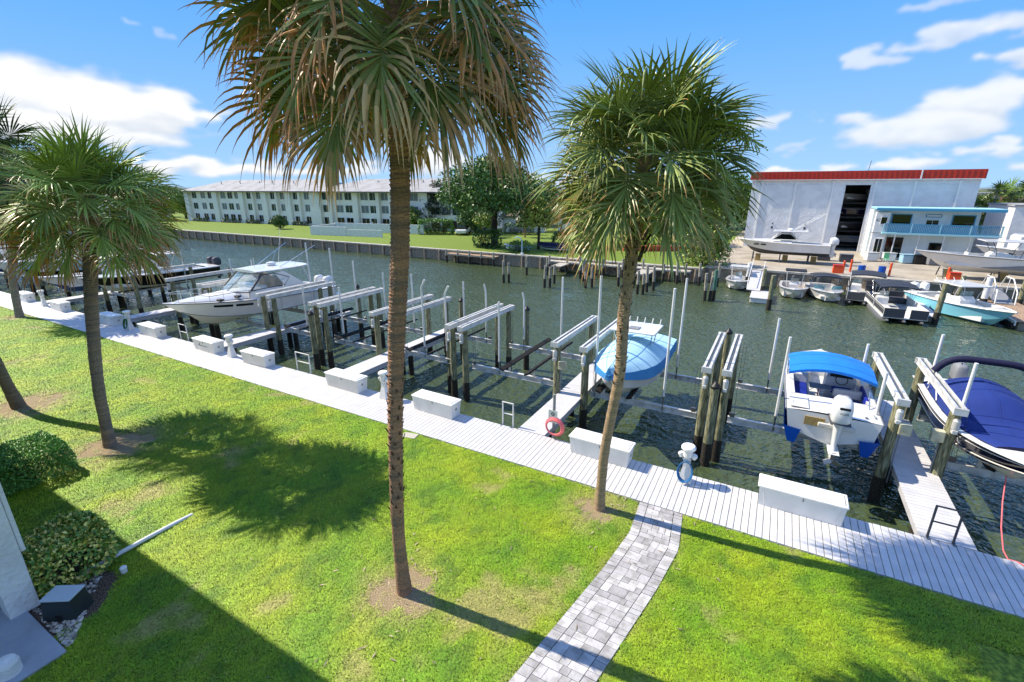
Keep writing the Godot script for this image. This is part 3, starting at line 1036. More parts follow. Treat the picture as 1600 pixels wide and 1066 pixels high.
func hedge(called: String, label: String, at: Vector3, size: Vector3, count: int, leafsize: float, cols: Array, seed_: int, turn := 0.0, category := "hedge", group := "", round_ := 0.35) -> Node3D:
	# leaves on a rounded block over a dark twig core
	var t := thing(called, label, category, at, turn, group)
	var r := RandomNumberGenerator.new()
	r.seed = seed_
	var f := FastNoiseLite.new()
	f.seed = seed_; f.frequency = 1.3
	var b := MB.new()
	b.use_col = true
	var h := size * 0.5
	for i in count:
		var p := Vector3(r.randf_range(-1, 1), r.randf_range(-1, 1), r.randf_range(-1, 1))
		var ax := r.randi() % 4
		var k := ax if ax < 3 else 1
		p[k] = signf(r.randf() - 0.5) if ax < 3 else 1.0
		var nrm := Vector3(); nrm[k] = p[k]
		var e := p * (1.0 - round_) + p.normalized() * round_ * 1.25
		e = Vector3(clampf(e.x, -1.02, 1.02), clampf(e.y, -1, 1.02), clampf(e.z, -1.02, 1.02))
		var q := Vector3(e.x * h.x, h.y + e.y * h.y, e.z * h.z)
		q += nrm * (f.get_noise_3dv((q + at) * 1.2) * 0.12 * minf(size.x, size.y) - absf(r.randfn()) * leafsize * 0.6)
		if q.y < 0.01: q.y = r.randf() * 0.1
		leaf(b, r, q, (nrm + p.normalized()).normalized(), leafsize * r.randf_range(0.65, 1.25), (cols[r.randi() % cols.size()] as Color) * r.randf_range(0.7, 1.3))
	part(b, "foliage", M.leaf, t)
	var c := MB.new()
	var n := maxi(3, int(size.x * 4))
	for i in n:
		var x := (float(i) / (n - 1) - 0.5) * size.x * 0.7
		for k in 3:
			c.tube([Vector3(x * 0.8, -0.05, 0), Vector3(x + r.randf_range(-0.2, 0.2) * size.x / n, size.y * 0.5, (k - 1) * size.z * 0.2), Vector3(x, size.y * 0.85, (k - 1) * size.z * 0.32)], [0.02 * size.y, 0.014 * size.y, 0.005], 5)
	part(c, "stems", M.wood, t)
	return t

func make_palms() -> void:
	palm("cabbage_palm", "tall palm with a stout reddish ringed trunk and browning hanging fronds", [Vector3(-5.4, -0.06, 5.02), Vector3(-5.42, 1.6, 5.02), Vector3(-5.25, 4.2, 4.98), Vector3(-4.86, 7.2, 4.98), Vector3(-4.68, 9.9, 5.0)], 0.118, 0.140, 78, {seed = 11, blade = 1.04, stalk = 1.15, crown = 0.7, brown = 1.5, low_angle = -20.0, scars = [1.9, 4.6, 70], high_angle = 80.0, split = 0.34, green = Color(0.16, 0.20, 0.045), boots = 16, boot_len = 0.5,
		stalks = [[200.0, 2.5, 0.6, 0.7, Color(0.36, 0.22, 0.10)], [178.0, 2.3, 0.5, 0.9, Color(0.34, 0.19, 0.09)], [222.0, 2.2, 0.5, 0.9, Color(0.36, 0.24, 0.12)], [190.0, 2.0, 0.3, 1.2, Color(0.34, 0.22, 0.11)]]})
	palm("cabbage_palm", "palm with slim curved trunk and full green crown by the paver path", [Vector3(-2.88, -0.06, 0.74), Vector3(-2.84, 1.6, 0.78), Vector3(-2.62, 3.6, 0.8), Vector3(-2.64, 4.9, 0.74), Vector3(-2.56, 6.5, 0.7), Vector3(-2.46, 8.25, 0.7)], 0.112, 0.125, 84, {seed = 23, blade = 1.0, stalk = 0.86, crown = 0.8, brown = 0.6, low_angle = -18.0, high_angle = 74.0, split = 0.5, green = Color(0.25, 0.31, 0.085), high = Color(0.52, 0.36, 0.21), low = Color(0.32, 0.24, 0.165), boots = 26, boot_len = 1.4, scars = [3.4, 6.6, 70],
		stalks = [[185.0, 1.45, 0.1, 1.1, Color(0.42, 0.34, 0.14)], [215.0, 1.1, 0.1, 0.9, Color(0.40, 0.31, 0.13)], [10.0, 1.75, 0.75, 0.45, Color(0.30, 0.34, 0.05)], [150.0, 1.2, 0.6, 0.3, Color(0.34, 0.34, 0.08)]]})
	palm("cabbage_palm", "bushy palm with lichen-spotted trunk behind the clipped hedge", [Vector3(-17.03, -0.06, 5.14), Vector3(-17.05, 2.0, 5.0), Vector3(-16.95, 4.4, 4.66), Vector3(-16.55, 7.3, 4.22)], 0.145, 0.168, 66, {seed = 31, blade = 1.08, stalk = 0.95, crown = 0.75, brown = 1.0, low_angle = -18.0, split = 0.55, green = Color(0.27, 0.37, 0.07), low = Color(0.25, 0.21, 0.175), high = Color(0.42, 0.31, 0.21), boots = 34, boot_len = 0.9})
	palm("cabbage_palm", "leaning palm on a wide bare soil patch near the lawn's far end", [Vector3(-23.1, -0.06, 5.43), Vector3(-23.35, 2.5, 5.6), Vector3(-23.2, 5.0, 5.3), Vector3(-22.15, 8.5, 4.55)], 0.17, 0.19, 40, {seed = 37, blade = 1.1, stalk = 1.0, crown = 0.7, brown = 0.7, split = 0.6, low = Color(0.17, 0.145, 0.12), high = Color(0.3, 0.23, 0.16)})
	palm("cabbage_palm", "straight grey palm with yellowing low fronds at the boardwalk edge", [Vector3(-40.0, -0.06, 0.47), Vector3(-40.0, 2.5, 0.2), Vector3(-39.6, 5.2, -0.4), Vector3(-39.4, 7.5, -1.1)], 0.19, 0.2, 56, {seed = 41, blade = 1.5, stalk = 1.5, crown = 0.8, brown = 0.8, low_angle = -30.0, split = 0.3, green = Color(0.30, 0.40, 0.06), low = Color(0.27, 0.24, 0.2), high = Color(0.34, 0.29, 0.24), near = false})

func make_garden() -> void:
	var r := RandomNumberGenerator.new()
	r.seed = 3
	hedge("clipped_hedge", "clipped dark green rounded hedge on the lawn", Vector3(-17.1, -0.03, 7.0), Vector3(1.75, 0.82, 1.55), 15000, 0.062, [Color(0.12, 0.30, 0.045), Color(0.16, 0.38, 0.06), Color(0.08, 0.22, 0.035)], 51, 0.0, "hedge", "", 0.2)
	# variegated shrub: rosettes of yellow and green leaves
	var t := hedge("variegated_shrub", "loose shrub with yellow and green variegated leaves by the white column", Vector3(-11.75, -0.03, 7.95), Vector3(1.4, 0.95, 1.3), 6000, 0.095, [Color(0.12, 0.25, 0.035), Color(0.20, 0.34, 0.045), Color(0.66, 0.60, 0.11), Color(0.72, 0.65, 0.18), Color(0.09, 0.20, 0.03)], 57, 0.0, "shrub", "", 0.75)
	# utility box
	var u := thing("utility_box", "dark ribbed utility box with pale grey lid in the mulch bed", "utility box", Vector3(-10.55, -0.03, 8.42), 0.55)
	var b := MB.new()
	b.loft([[Vector3(-0.29, 0, -0.21), Vector3(0.29, 0, -0.21), Vector3(0.29, 0, 0.21), Vector3(-0.29, 0, 0.21)], [Vector3(-0.25, 0.42, -0.17), Vector3(0.25, 0.42, -0.17), Vector3(0.25, 0.42, 0.17), Vector3(-0.25, 0.42, 0.17)]], true, true, 0.99)
	part(b, "body", mat(Color(0.13, 0.17, 0.17), 0.55), u)
	bx("lid", Vector3(0, 0.44, 0), Vector3(0.54, 0.045, 0.38), mat(Color(0.68, 0.73, 0.75), 0.5), u, 0.018)
	bx("vent", Vector3(0.0, 0.08, 0.2), Vector3(0.12, 0.09, 0.02), M.black, u, 0.004)
	# downspout pipe lying on the lawn
	var dp := thing("drain_pipe", "long white plastic drain pipe lying on the grass by the shrub", "pipe", Vector3(-11.35, 0.02, 7.7))
	b = MB.new()
	b.tube([Vector3(0.03, 0.02, 0.35), Vector3(0.0, 0.025, 0.0), Vector3(-0.04, 0.015, -0.9), Vector3(-0.06, -0.01, -1.55), Vector3(-0.08, -0.05, -1.95)], 0.048, 12)
	part(b, "pipe", M.pvc, dp)
	b = MB.new()
	b.tube([Vector3(0.012, 0.024, 0.12), Vector3(0.002, 0.025, 0.0)], 0.056, 12)
	part(b, "coupling", M.white, dp)
	var cp := thing("pipe_cap", "short white capped pipe standing in the grass", "pipe", Vector3(-10.75, -0.03, 7.45))
	b = MB.new()
	b.lathe([Vector2(0.055, 0), Vector2(0.055, 0.1)], 14)
	part(b, "stub", M.pvc, cp)
	b = MB.new()
	b.lathe([Vector2(0.064, 0.1), Vector2(0.064, 0.135), Vector2(0.05, 0.15), Vector2(0, 0.15)], 14)
	part(b, "cap", M.white, cp)
	# pebbles in the bed
	b = MB.new()
	b.lathe([Vector2(0, 0), Vector2(0.03, 0.004), Vector2(0.038, 0.016), Vector2(0.02, 0.03), Vector2(0, 0.032)], 7)
	var pm := b.mesh()
	var mm := MultiMesh.new()
	mm.transform_format = MultiMesh.TRANSFORM_3D
	mm.use_colors = true
	mm.mesh = pm
	mm.instance_count = 520
	for i in 520:
		var x := r.randf_range(-11.4, -9.7)
		var z := lerpf(7.9 + (x + 10.8) * 0.7, 8.75, r.randf())
		var s := r.randf_range(0.3, 1.1)
		mm.set_instance_transform(i, Transform3D(Basis(Vector3.UP, r.randf() * TAU).scaled(Vector3(s * 1.3, s, s)), Vector3(x, -0.027, z)))
		var k := r.randf_range(0.12, 0.62)
		mm.set_instance_color(i, Color(k, k * 0.88, k * 0.74))
	var o := MultiMeshInstance3D.new()
	o.multimesh = mm
	var pmat := mat(Color(1, 1, 1), 0.85)
	pmat.vertex_color_use_as_albedo = true
	o.material_override = pmat
	put(o, "pebbles")
	tag(o, "tan and white pebbles and bark chips on the mulch bed", "gravel", "", "stuff")
	# building on the left: patio, column, balcony and roof that shade the lawn
	bx("patio", Vector3(-15.5, -0.02, 10.9), Vector3(11.9, 0.1, 4.2), M.conc_blue, self, 0.01)
	structure(get_node("patio"), "blue grey concrete patio slab beside the mulch bed", "patio")
	var h := thing("apartment_building", "white stucco apartment building with a column at the lawn's edge", "building", Vector3(-11.4, 0, 8.82))
	bx("column", Vector3(0.02, 4.0, 0.0), Vector3(0.40, 8.0, 0.42), M.stucco_w, h, 0.012)
	bx("corner_trim", Vector3(0.05, 4.6, -0.25), Vector3(0.30, 6.8, 0.07), M.stucco_w, h, 0.01)
	bx("wall", Vector3(-10.4, 4.0, 5.0), Vector3(20.8, 8.0, 6.0), M.stucco_w, h)
	for k in 2:
		bx("balcony", Vector3(-10.3, 2.75 + k * 2.7, 0.9), Vector3(20.6, 0.25, 2.2), M.stucco_w, h, 0.01)
		bx("railing", Vector3(-10.5, 3.3 + k * 2.7, -0.12), Vector3(20.0, 0.85, 0.06), M.white, h)
	bx("roof", Vector3(-10.4, 8.2, 3.3), Vector3(21.4, 0.4, 8.7), M.roof, h)
	for k in 4:
		bx("post", Vector3(-4.0 - k * 4.6, 4.0, 0.0), Vector3(0.4, 8.0, 0.42), M.stucco_w, h)
	# low white post by the patio
	var wp := thing("patio_post", "low white rounded post at the corner of the patio", "post", Vector3(-9.85, 0.03, 9.42))
	b = MB.new()
	b.lathe([Vector2(0.16, 0), Vector2(0.16, 0.2), Vector2(0.13, 0.26), Vector2(0, 0.28)], 18)
	part(b, "post", M.stucco_w, wp)
	# small markers on the grass edge
	var pv := thing("concrete_pad", "small square concrete pad in the grass at the boardwalk edge", "pad", Vector3(-9.35, -0.03, 0.25), 0.2)
	bx("slab", Vector3(0, 0.02, 0), Vector3(0.5, 0.05, 0.3), M.conc, pv, 0.01)
	var mk := thing("marker_post", "short pinkish marker post in the grass at the boardwalk edge", "post", Vector3(-30.9, -0.03, 0.35))
	b = MB.new()
	b.lathe([Vector2(0.1, 0), Vector2(0.1, 0.45), Vector2(0.07, 0.52), Vector2(0, 0.53)], 12)
	part(b, "post", mat(Color(0.85, 0.7, 0.6), 0.6), mk)

# ---------- dock furniture ----------
func pile_at(parent: Node, x: float, z: float, top: float, r := 0.15, m: Material = null, cap := false, lean := Vector2.ZERO) -> void:
	# timber pile in two bands: wet barnacled foot below the tide line, dry wood above; slightly uneven
	var b := MB.new()
	var tide := WATER + 0.85
	b.tube([Vector3(x - lean.x * 1.6, -3.7, z - lean.y * 1.6), Vector3(x - lean.x * 0.4, WATER + 0.1, z - lean.y * 0.4), Vector3(x, tide, z)], [r * 1.08, r * 1.1, r * 1.03], 12)
	var f := part(b, "pile", M.barnacle, parent)
	b = MB.new()
	var h := top - tide
	b.tube([Vector3(x, tide - 0.02, z), Vector3(x + lean.x * h * 0.5, tide + h * 0.5, z + lean.y * h * 0.5), Vector3(x + lean.x * h, top, z + lean.y * h)], [r * 1.0, r * 0.97, r * 0.92], 12)
	part(b, "dry_section", m if m else M.pile, f)
	if cap:
		b = MB.new()
		b.xf = Transform3D(Basis(), Vector3(x + lean.x * h, top - 0.05, z + lean.y * h))
		b.lathe([Vector2(r * 1.08, 0), Vector2(r * 1.1, 0.06), Vector2(r * 0.3, 0.2), Vector2(0, 0.22)], 12)
		part(b, "cap", M.black, f)

func mooring_pile(label: String, x: float, z: float, top: float, cap := true, group := "", r := 0.14, m: Material = null, lean := Vector2.ZERO) -> void:
	var t := thing("mooring_pile", label, "pile", Vector3(x, 0, z), 0.0, group)
	pile_at(t, 0, 0, top, r, m, cap, lean)

func finger_pier(label: String, x0: float, x1: float, len_: float) -> void:
	var t := thing("finger_pier", label, "pier", Vector3((x0 + x1) * 0.5, 0, -1.82))
	var w := x1 - x0
	var b := MB.new()
	b.box(Vector3(0, -0.016, 0), Vector3(w, 0.028, 0.1415), 0.004)
	var m := b.mesh()
	var n := int(len_ / 0.15)
	for i in n:
		inst(m, "plank", M["board%d" % (rng.randi() % 4)], t, Transform3D(Basis(), Vector3(rng.randf_range(-0.003, 0.003), 0, -0.08 - i * 0.15)))
	for s in [-1, 1]:
		bx("stringer", Vector3(s * (w * 0.5 - 0.05), -0.14, -len_ * 0.5), Vector3(0.05, 0.2, len_ - 0.05), M.fascia, t)
	bx("cross_beam", Vector3(0, -0.16, -len_ * 0.55), Vector3(w * 0.9, 0.16, 0.14), M.under, t)
	for k in 3:
		for s in [-1, 1]:
			b = MB.new()
			b.tube([Vector3(s * (w * 0.5 - 0.2), -3.6, -0.9 - k * (len_ - 1.4) * 0.5), Vector3(s * (w * 0.5 - 0.2), -0.04, -0.9 - k * (len_ - 1.4) * 0.5)], 0.13, 10)
			part(b, "pile", M.barnacle, t)

func beam_pair(t: Node3D, x: float, y: float, z0: float, z1: float) -> void:
	# twin aluminium I-beams on the pile heads with the winder shaft between
	for s in [-1, 1]:
		var b := MB.new()
		var xx: float = x + s * 0.085
		b.box(Vector3(xx, y + 0.09, (z0 + z1) * 0.5), Vector3(0.075, 0.016, z0 - z1))
		b.box(Vector3(xx, y - 0.09, (z0 + z1) * 0.5), Vector3(0.075, 0.016, z0 - z1))
		b.box(Vector3(xx, y, (z0 + z1) * 0.5), Vector3(0.014, 0.162, z0 - z1))
		part(b, "top_beam", M.alu_dull, t)
	tb("winder_shaft", [Vector3(x, y + 0.05, z0 + 0.06), Vector3(x, y + 0.05, z1 - 0.02)], 0.03, M.steel, t, 10)
	bx("end_plate", Vector3(x, y, z0 + 0.05), Vector3(0.3, 0.2, 0.06), M.alu_dull, t, 0.01)
	bx("end_plate", Vector3(x, y, z1 - 0.03), Vector3(0.3, 0.2, 0.04), M.alu_dull, t, 0.01)

func boat_lift(label: String, xl: float, xr: float, cradle: float, o := {}) -> Node3D:
	var cx := (xl + xr) * 0.5
	var t := thing("boat_lift", label, "boat lift", Vector3(cx, 0, -5.0), 0.0, "")
	var hw := (xr - xl) * 0.5
	var zn := -0.15
	var zf := -3.9
	var top := 1.9
	for s in [-1, 1]:
		if s == -1 and o.get("no_left", false): continue
		pile_at(t, s * hw, zn, top, 0.138)
		pile_at(t, s * hw, zf, top, 0.138)
		beam_pair(t, s * hw, top + 0.1, 0.1, -4.2)
		# gearbox and motor on the near pile
		var g := MB.new()
		g.lathe([Vector2(0.07, -0.16), Vector2(0.085, -0.12), Vector2(0.085, 0.1), Vector2(0.06, 0.14), Vector2(0, 0.15)], 12)
		g.box(Vector3(0, -0.2, 0.02), Vector3(0.13, 0.12, 0.16), 0.02)
		inst(g.mesh(), "winch_motor", M.alu_dull, t, Transform3D(Basis(), Vector3(s * hw, 1.62, zn + 0.24)))
		if o.get("box", 0) == s:
			var e := bx("control_box", Vector3(s * (hw + 0.24), 1.15, zn + 0.06), Vector3(0.3, 0.34, 0.2), M.motorbox, t, 0.03)
			bx("conduit", Vector3(s * (hw + 0.17), 0.2, zn + 0.05), Vector3(0.03, 1.6, 0.03), M.grey, t)
		for z in [zn - 0.25, zf + 0.25]:
			for d in [-0.05, 0.05]:
				tb("lift_cable", [Vector3(s * (hw - 0.28) + d, top + 0.02, z), Vector3(s * (hw - 0.3) + d, cradle + 0.2, z)], 0.006, M.cable, t, 5)
	# cradle: two I-beams across
	for z in [zn - 0.25, zf + 0.25]:
		var b := MB.new()
		var l := 2.0 * hw - 0.36
		b.box(Vector3(0, cradle + 0.10, z), Vector3(l, 0.02, 0.13))
		b.box(Vector3(0, cradle - 0.10, z), Vector3(l, 0.02, 0.13))
		b.box(Vector3(0, cradle, z), Vector3(l, 0.18, 0.016))
		part(b, "cradle_beam", M.alu_dull, t)
		for s in [-1, 1]:
			bx("pulley_bracket", Vector3(s * (hw - 0.3), cradle + 0.19, z), Vector3(0.16, 0.14, 0.07), M.steel, t, 0.01)
	# bunks
	var bc: float = o.get("bunk_x", 0.0)
	for s in [-1, 1]:
		var tilt := Basis(Vector3.BACK, s * 0.35)
		var m := MB.new()
		m.xf = Transform3D(tilt, Vector3(bc + s * 0.55, cradle + 0.42, (zn + zf) * 0.5))
		m.box(Vector3.ZERO, Vector3(0.2, 0.075, 4.6), 0.012)
		part(m, "bunk", M.carpet, t)
		for z in [zn - 0.25, zf + 0.25]:
			bx("bunk_bracket", Vector3(bc + s * 0.55, cradle + 0.24, z), Vector3(0.07, 0.26, 0.09), M.alu_dull, t)
	# white guide posts: [x, z, top, bent]
	for g in o.get("guides", []):
		var x: float = g[0] - cx
		var z: float = -0.4 if g[1] == "n" else -3.65
		var pts: Array = [Vector3(x, cradle + 0.1, z), Vector3(x + g[3] * 0.0, g[2] - 0.35, z), Vector3(x + g[3] * 0.22, g[2], z)]
		var gp := tb("guide_post", [Vector3(x, cradle + 0.45, z), pts[1], pts[2]], 0.042, M.pvc, t, 10)
		tb("base_pipe", [Vector3(x, cradle - 0.12, z), Vector3(x, cradle + 0.5, z)], 0.03, M.steel, gp, 8)
	return t

func dock_box(label: String, x0: float, x1: float, o := {}) -> void:
	var w := x1 - x0
	var t := thing("dock_box", label, "dock box", Vector3((x0 + x1) * 0.5, 0.003, -1.53), 0.022 * sin(x0 * 7.3))
	var h := 0.5
	var d := 0.54
	var b := MB.new()
	var i := 0.035
	b.loft([[Vector3(-w * 0.5 + i, 0, -d * 0.5 + i), Vector3(w * 0.5 - i, 0, -d * 0.5 + i), Vector3(w * 0.5 - i, 0, d * 0.5 - i), Vector3(-w * 0.5 + i, 0, d * 0.5 - i)],
		[Vector3(-w * 0.5, h, -d * 0.5), Vector3(w * 0.5, h, -d * 0.5), Vector3(w * 0.5, h, d * 0.5), Vector3(-w * 0.5, h, d * 0.5)]], true, true, 0.99)
	part(b, "chest", M.dockbox, t)
	# raised panel edges on the front
	for s in [-1, 1]:
		var p := MB.new()
		p.tube([Vector3(s * (w * 0.5 - 0.10), h - 0.06, d * 0.5 - 0.002), Vector3(s * (w * 0.5 - 0.17), 0.08, d * 0.5 - 0.028)], 0.008, 6)
		part(p, "panel_rib", M.dockbox, t)
	b = MB.new()
	b.box(Vector3(0, h + 0.035, 0), Vector3(w + 0.07, 0.06, d + 0.06), 0.022)
	b.box(Vector3(0, h + 0.072, -0.01), Vector3(w - 0.16, 0.025, d - 0.14), 0.012)
	var lid := part(b, "lid", M.lid, t)
	bx("gutter", Vector3(w * 0.5 - 0.035, h + 0.068, 0), Vector3(0.018, 0.006, d - 0.1), M.grey, lid)
	bx("latch", Vector3(0.04, h - 0.05, d * 0.5 + 0.006), Vector3(0.028, 0.09, 0.022), M.steel, t, 0.006)
	b = MB.new()
	b.xf = Transform3D(Basis(Vector3.BACK, -PI / 2), Vector3(w * 0.5 - 0.022, 0.3, 0))
	b.lathe([Vector2(0.055, 0), Vector2(0.055, 0.012), Vector2(0.035, 0.018), Vector2(0.03, 0.008), Vector2(0, 0.008)], 14)
	part(b, "vent", M.steel if o.get("vent", 0) == 0 else M.grey, t)
	if o.get("script", false):
		# handwritten name in thin dark strokes
		var pts: Array = []
		for k in 60:
			var u := k / 59.0
			pts.push_back(Vector3(-0.42 + u * 0.78, 0.27 + 0.028 * sin(u * 46.0) * (1.0 - 0.4 * u) + 0.02 * sin(u * 17.0) - u * 0.0, d * 0.5 - 0.006 - 0.018 * 0))
		b = MB.new()
		b.tube(pts, 0.006, 4)
		b.tube([Vector3(-0.30, 0.27, d * 0.5 - 0.004), Vector3(-0.25, 0.34, d * 0.5 - 0.002), Vector3(-0.24, 0.42, d * 0.5 + 0.001)], 0.007, 4)
		part(b, "lettering", M.black, t)

func pedestal(label: String, x: float, z: float, hose: Material) -> void:
	var t := thing("dock_pedestal", label, "power pedestal", Vector3(x, 0.003, z))
	var b := MB.new()
	var rows: Array = []
	for k in [[0.0, 0.17], [0.05, 0.16], [0.45, 0.085], [0.62, 0.08], [0.72, 0.12]]:
		rows.push_back([Vector3(-k[1], k[0], -k[1] * 0.9), Vector3(k[1], k[0], -k[1] * 0.9), Vector3(k[1], k[0], k[1] * 0.9), Vector3(-k[1], k[0], k[1] * 0.9)])
	b.loft(rows, true, true, 0.9)
	part(b, "foot", M.white, t)
	b = MB.new()
	b.lathe([Vector2(0.105, 0.70), Vector2(0.12, 0.74), Vector2(0.125, 0.92), Vector2(0.11, 0.94)], 16)
	part(b, "head", M.white, t)
	for s in [-1, 1]:
		b = MB.new()
		b.xf = Transform3D(Basis(Vector3.BACK, s * -0.5), Vector3(s * 0.15, 0.74, 0))
		b.lathe([Vector2(0.075, -0.03), Vector2(0.075, 0.07), Vector2(0.06, 0.09), Vector2(0, 0.09)], 12)
		part(b, "socket_hood", M.white, t)
	b = MB.new()
	b.lathe([Vector2(0.17, 0.95), Vector2(0.185, 0.97), Vector2(0.185, 1.02), Vector2(0.15, 1.06), Vector2(0, 1.065)], 18)
	part(b, "cap", M.lid, t)
	if hose:
		for k in 4:
			b = MB.new()
			var pts: Array = []
			var rr := 0.19 + k * 0.012
			for i in 25:
				var a := TAU * i / 24.0
				pts.push_back(Vector3(cos(a) * rr * 0.85, 0.36 + sin(a) * (rr + 0.05), 0.15 + 0.02 * k - 0.06 * sin(a)))
			b.tube(pts, 0.014, 6, false)
			part(b, "hose_loop", hose, t)

func ladder(label: String, x0: float, x1: float, m: Material, h := 0.82) -> void:
	var t := thing("dock_ladder", label, "ladder", Vector3((x0 + x1) * 0.5, 0, -1.84))
	var w := (x1 - x0) * 0.5
	for s in [-1, 1]:
		tb("rail", [Vector3(s * w, -1.7, -0.04), Vector3(s * w, h, -0.04)], 0.024, m, t, 8)
		bx("foot_plate", Vector3(s * w, -0.0, 0.03), Vector3(0.07, 0.012, 0.16), M.steel, t)
	for y in [h - 0.01, h * 0.5, -0.35, -0.7, -1.05, -1.4]:
		tb("rung", [Vector3(-w, y, -0.04), Vector3(w, y, -0.04)], 0.02, m, t, 8)

func make_dock_things() -> void:
	finger_pier("white plank finger pier between the navy boat and the blue-topped deck boat", 3.8, 4.8, 8.6)
	finger_pier("white plank finger pier with the life ring post at its foot", -6.55, -5.6, 8.0)
	finger_pier("white plank finger pier behind the stout reddish palm trunk", -15.7, -14.75, 8.6)
	finger_pier("pale finger pier right beside the big white cabin cruiser", -24.25, -23.3, 8.6)
	finger_pier("pale finger pier on the bow side of the black hulled boat", -34.45, -33.5, 8.6)
	finger_pier("pale finger pier between the black hulled and light blue boats", -44.3, -43.35, 8.6)
	boat_lift("lift holding the navy covered boat", 4.78, 9.4, 0.22, {bunk_x = -0.9, box = -1, guides = [[4.95, "n", 3.2, 0.0], [5.0, "f", 3.1, 0.0], [7.9, "n", 3.1, 0.0], [7.95, "f", 3.05, 0.0]]})
	boat_lift("lift holding the white deck boat with the bright blue top", -0.78, 3.6, 0.22, {bunk_x = 0.75, box = 1, guides = [[0.46, "f", 3.03, 0.0], [0.75, "n", 3.27, 0.0], [3.18, "f", 2.5, 0.0], [3.2, "n", 2.6, 0.0]]})
	boat_lift("lift holding the boat under the pale blue cover", -5.52, -1.38, 0.12, {bunk_x = -0.85, guides = [[-5.2, "n", 4.6, 0.0], [-5.25, "f", 3.8, 0.0], [-2.7, "n", 4.4, 0.0], [-2.85, "f", 4.2, 0.0]]})
	boat_lift("empty lift with two long black bunks beside the life ring pier", -10.87, -6.65, 0.22, {bunk_x = 0.45, box = 1, guides = [[-9.35, "n", 3.2, 0.0], [-9.9, "f", 2.9, -0.4], [-8.0, "f", 3.8, 0.0]]})
	boat_lift("empty lift with bent white guide posts right of the stout palm trunk", -14.62, -11.5, 0.25, {bunk_x = 0.0, guides = [[-13.25, "n", 3.75, 0.9], [-13.3, "f", 3.1, 0.0], [-12.0, "n", 3.6, 0.9], [-12.0, "f", 3.1, -0.4]]})
	boat_lift("empty lift with short bunks left of the stout palm trunk", -19.3, -15.82, 0.1, {bunk_x = 0.0, guides = [[-18.6, "f", 3.1, 0.0], [-16.6, "f", 3.2, 0.0], [-18.4, "n", 2.9, 0.0]]})
	boat_lift("empty lift with grey pipe bunks beside the cabin cruiser's pier", -23.25, -19.95, 0.15, {bunk_x = 0.2, guides = [[-22.6, "f", 4.2, 0.0], [-20.8, "f", 3.6, 0.0], [-21.1, "n", 2.7, 0.0]]})
	boat_lift("heavy lift holding the big white cabin cruiser", -29.2, -24.15, 0.05, {bunk_x = -0.1, guides = [[-24.6, "f", 4.4, 0.0]]})
	boat_lift("empty lift between the cruiser and the pale pier", -33.25, -29.75, 0.1, {guides = [[-30.2, "f", 3.0, 0.0], [-32.6, "f", 2.9, 0.0]]})
	boat_lift("lift holding the black hulled boat", -43.0, -38.2, 0.15, {bunk_x = 0.3, guides = [[-38.6, "f", 3.0, 0.0], [-42.4, "f", 3.0, 0.0]]})
	boat_lift("lift holding the light blue hulled boat", -54.6, -49.6, 0.15, {})
	mooring_pile("black capped pile between the two lifts by the blue hose pedestal", -1.05, -4.75, 1.55)
	mooring_pile("black capped pile at the outer end of the lifts by the blue hose", -1.2, -9.9, 1.95)
	mooring_pile("black capped pile standing by the white ladder near the cruiser", -19.62, -4.55, 1.6)
	mooring_pile("black capped pile in front of the twin beam left of the black bunks", -11.95, -5.5, 1.22)
	var cg := "capped piles at the outer ends of the slips"
	for p in [[-21.8, "black capped pile at the canal end of the empty lift by the cruiser's pier"], [-14.2, "black capped pile at the canal end, right of the stout palm trunk"], [-10.3, "black capped pile at the canal end of the lift with black bunks"], [-34.7, "black capped pile at the canal end, just past the cruiser"], [-47.0, "black capped pile at the canal end by the light blue boat"]]:
		mooring_pile(p[1], p[0], -9.7, 1.85, true, cg)
	var bl := ["white dock box in front of the blue-topped deck boat, with dark lock", "white dock box between the slim palm and the covered pale blue boat", "white dock box right of the stout palm trunk, near the bent guide posts", "white dock box at the foot of the finger pier left of the stout palm", "white dock box between the pedestal and the white ladder by the cruiser", "white dock box with a handwritten dark name on its front", "white dock box beside the pedestal with the green hose", "white dock box near the bow of the black hulled boat", "white dock box behind the straight grey palm", "white dock box at the far end of the boardwalk"]
	var xs := [[0.5, 2.3], [-4.52, -2.74], [-10.5, -8.78], [-14.95, -13.18], [-20.4, -18.8], [-24.3, -22.55], [-29.5, -27.7], [-34.1, -32.3], [-40.8, -39.1], [-46.4, -44.7]]
	for i in 10: dock_box(bl[i], xs[i][0], xs[i][1], {script = i == 5, vent = i % 2})
	pedestal("white dock pedestal hung with a coiled blue hose", -1.25, -1.46, M.hose_blue)
	pedestal("white dock pedestal hung with a coiled green hose", -30.9, -1.46, M.hose_green)
	pedestal("white dock pedestal with no hose behind the stout palm trunk", -12.05, -1.52, null)
	pedestal("white dock pedestal between the named dock box and the next", -21.55, -1.5, null)
	pedestal("white dock pedestal by the straight grey palm", -42.3, -1.46, null)
	ladder("dark grey dock ladder at the foot of the finger pier", 3.95, 4.4, M.darkgrey)
	ladder("white dock ladder beside the life ring pier", -7.15, -6.76, M.pvc)
	ladder("white dock ladder next to the capped pile near the cruiser", -17.45, -16.6, M.pvc)
	ladder("white dock ladder under the bow of the big cruiser", -26.6, -25.9, M.pvc)
	ladder("white dock ladder near the bow of the black hulled boat", -36.6, -35.9, M.pvc)
	# life ring post with notice
	var t := thing("life_ring_post", "grey post with a notice board and a pink coiled rope ring", "life ring post", Vector3(-5.3, 0, -1.86))
	tb("post", [Vector3(0, -0.4, 0), Vector3(0, 1.48, 0)], 0.045, M.grey, t, 10)
	bx("notice", Vector3(-0.01, 0.75, 0.06), Vector3(0.30, 0.42, 0.012), mat(Color(0.72, 0.76, 0.74), 0.5), t, 0.003)
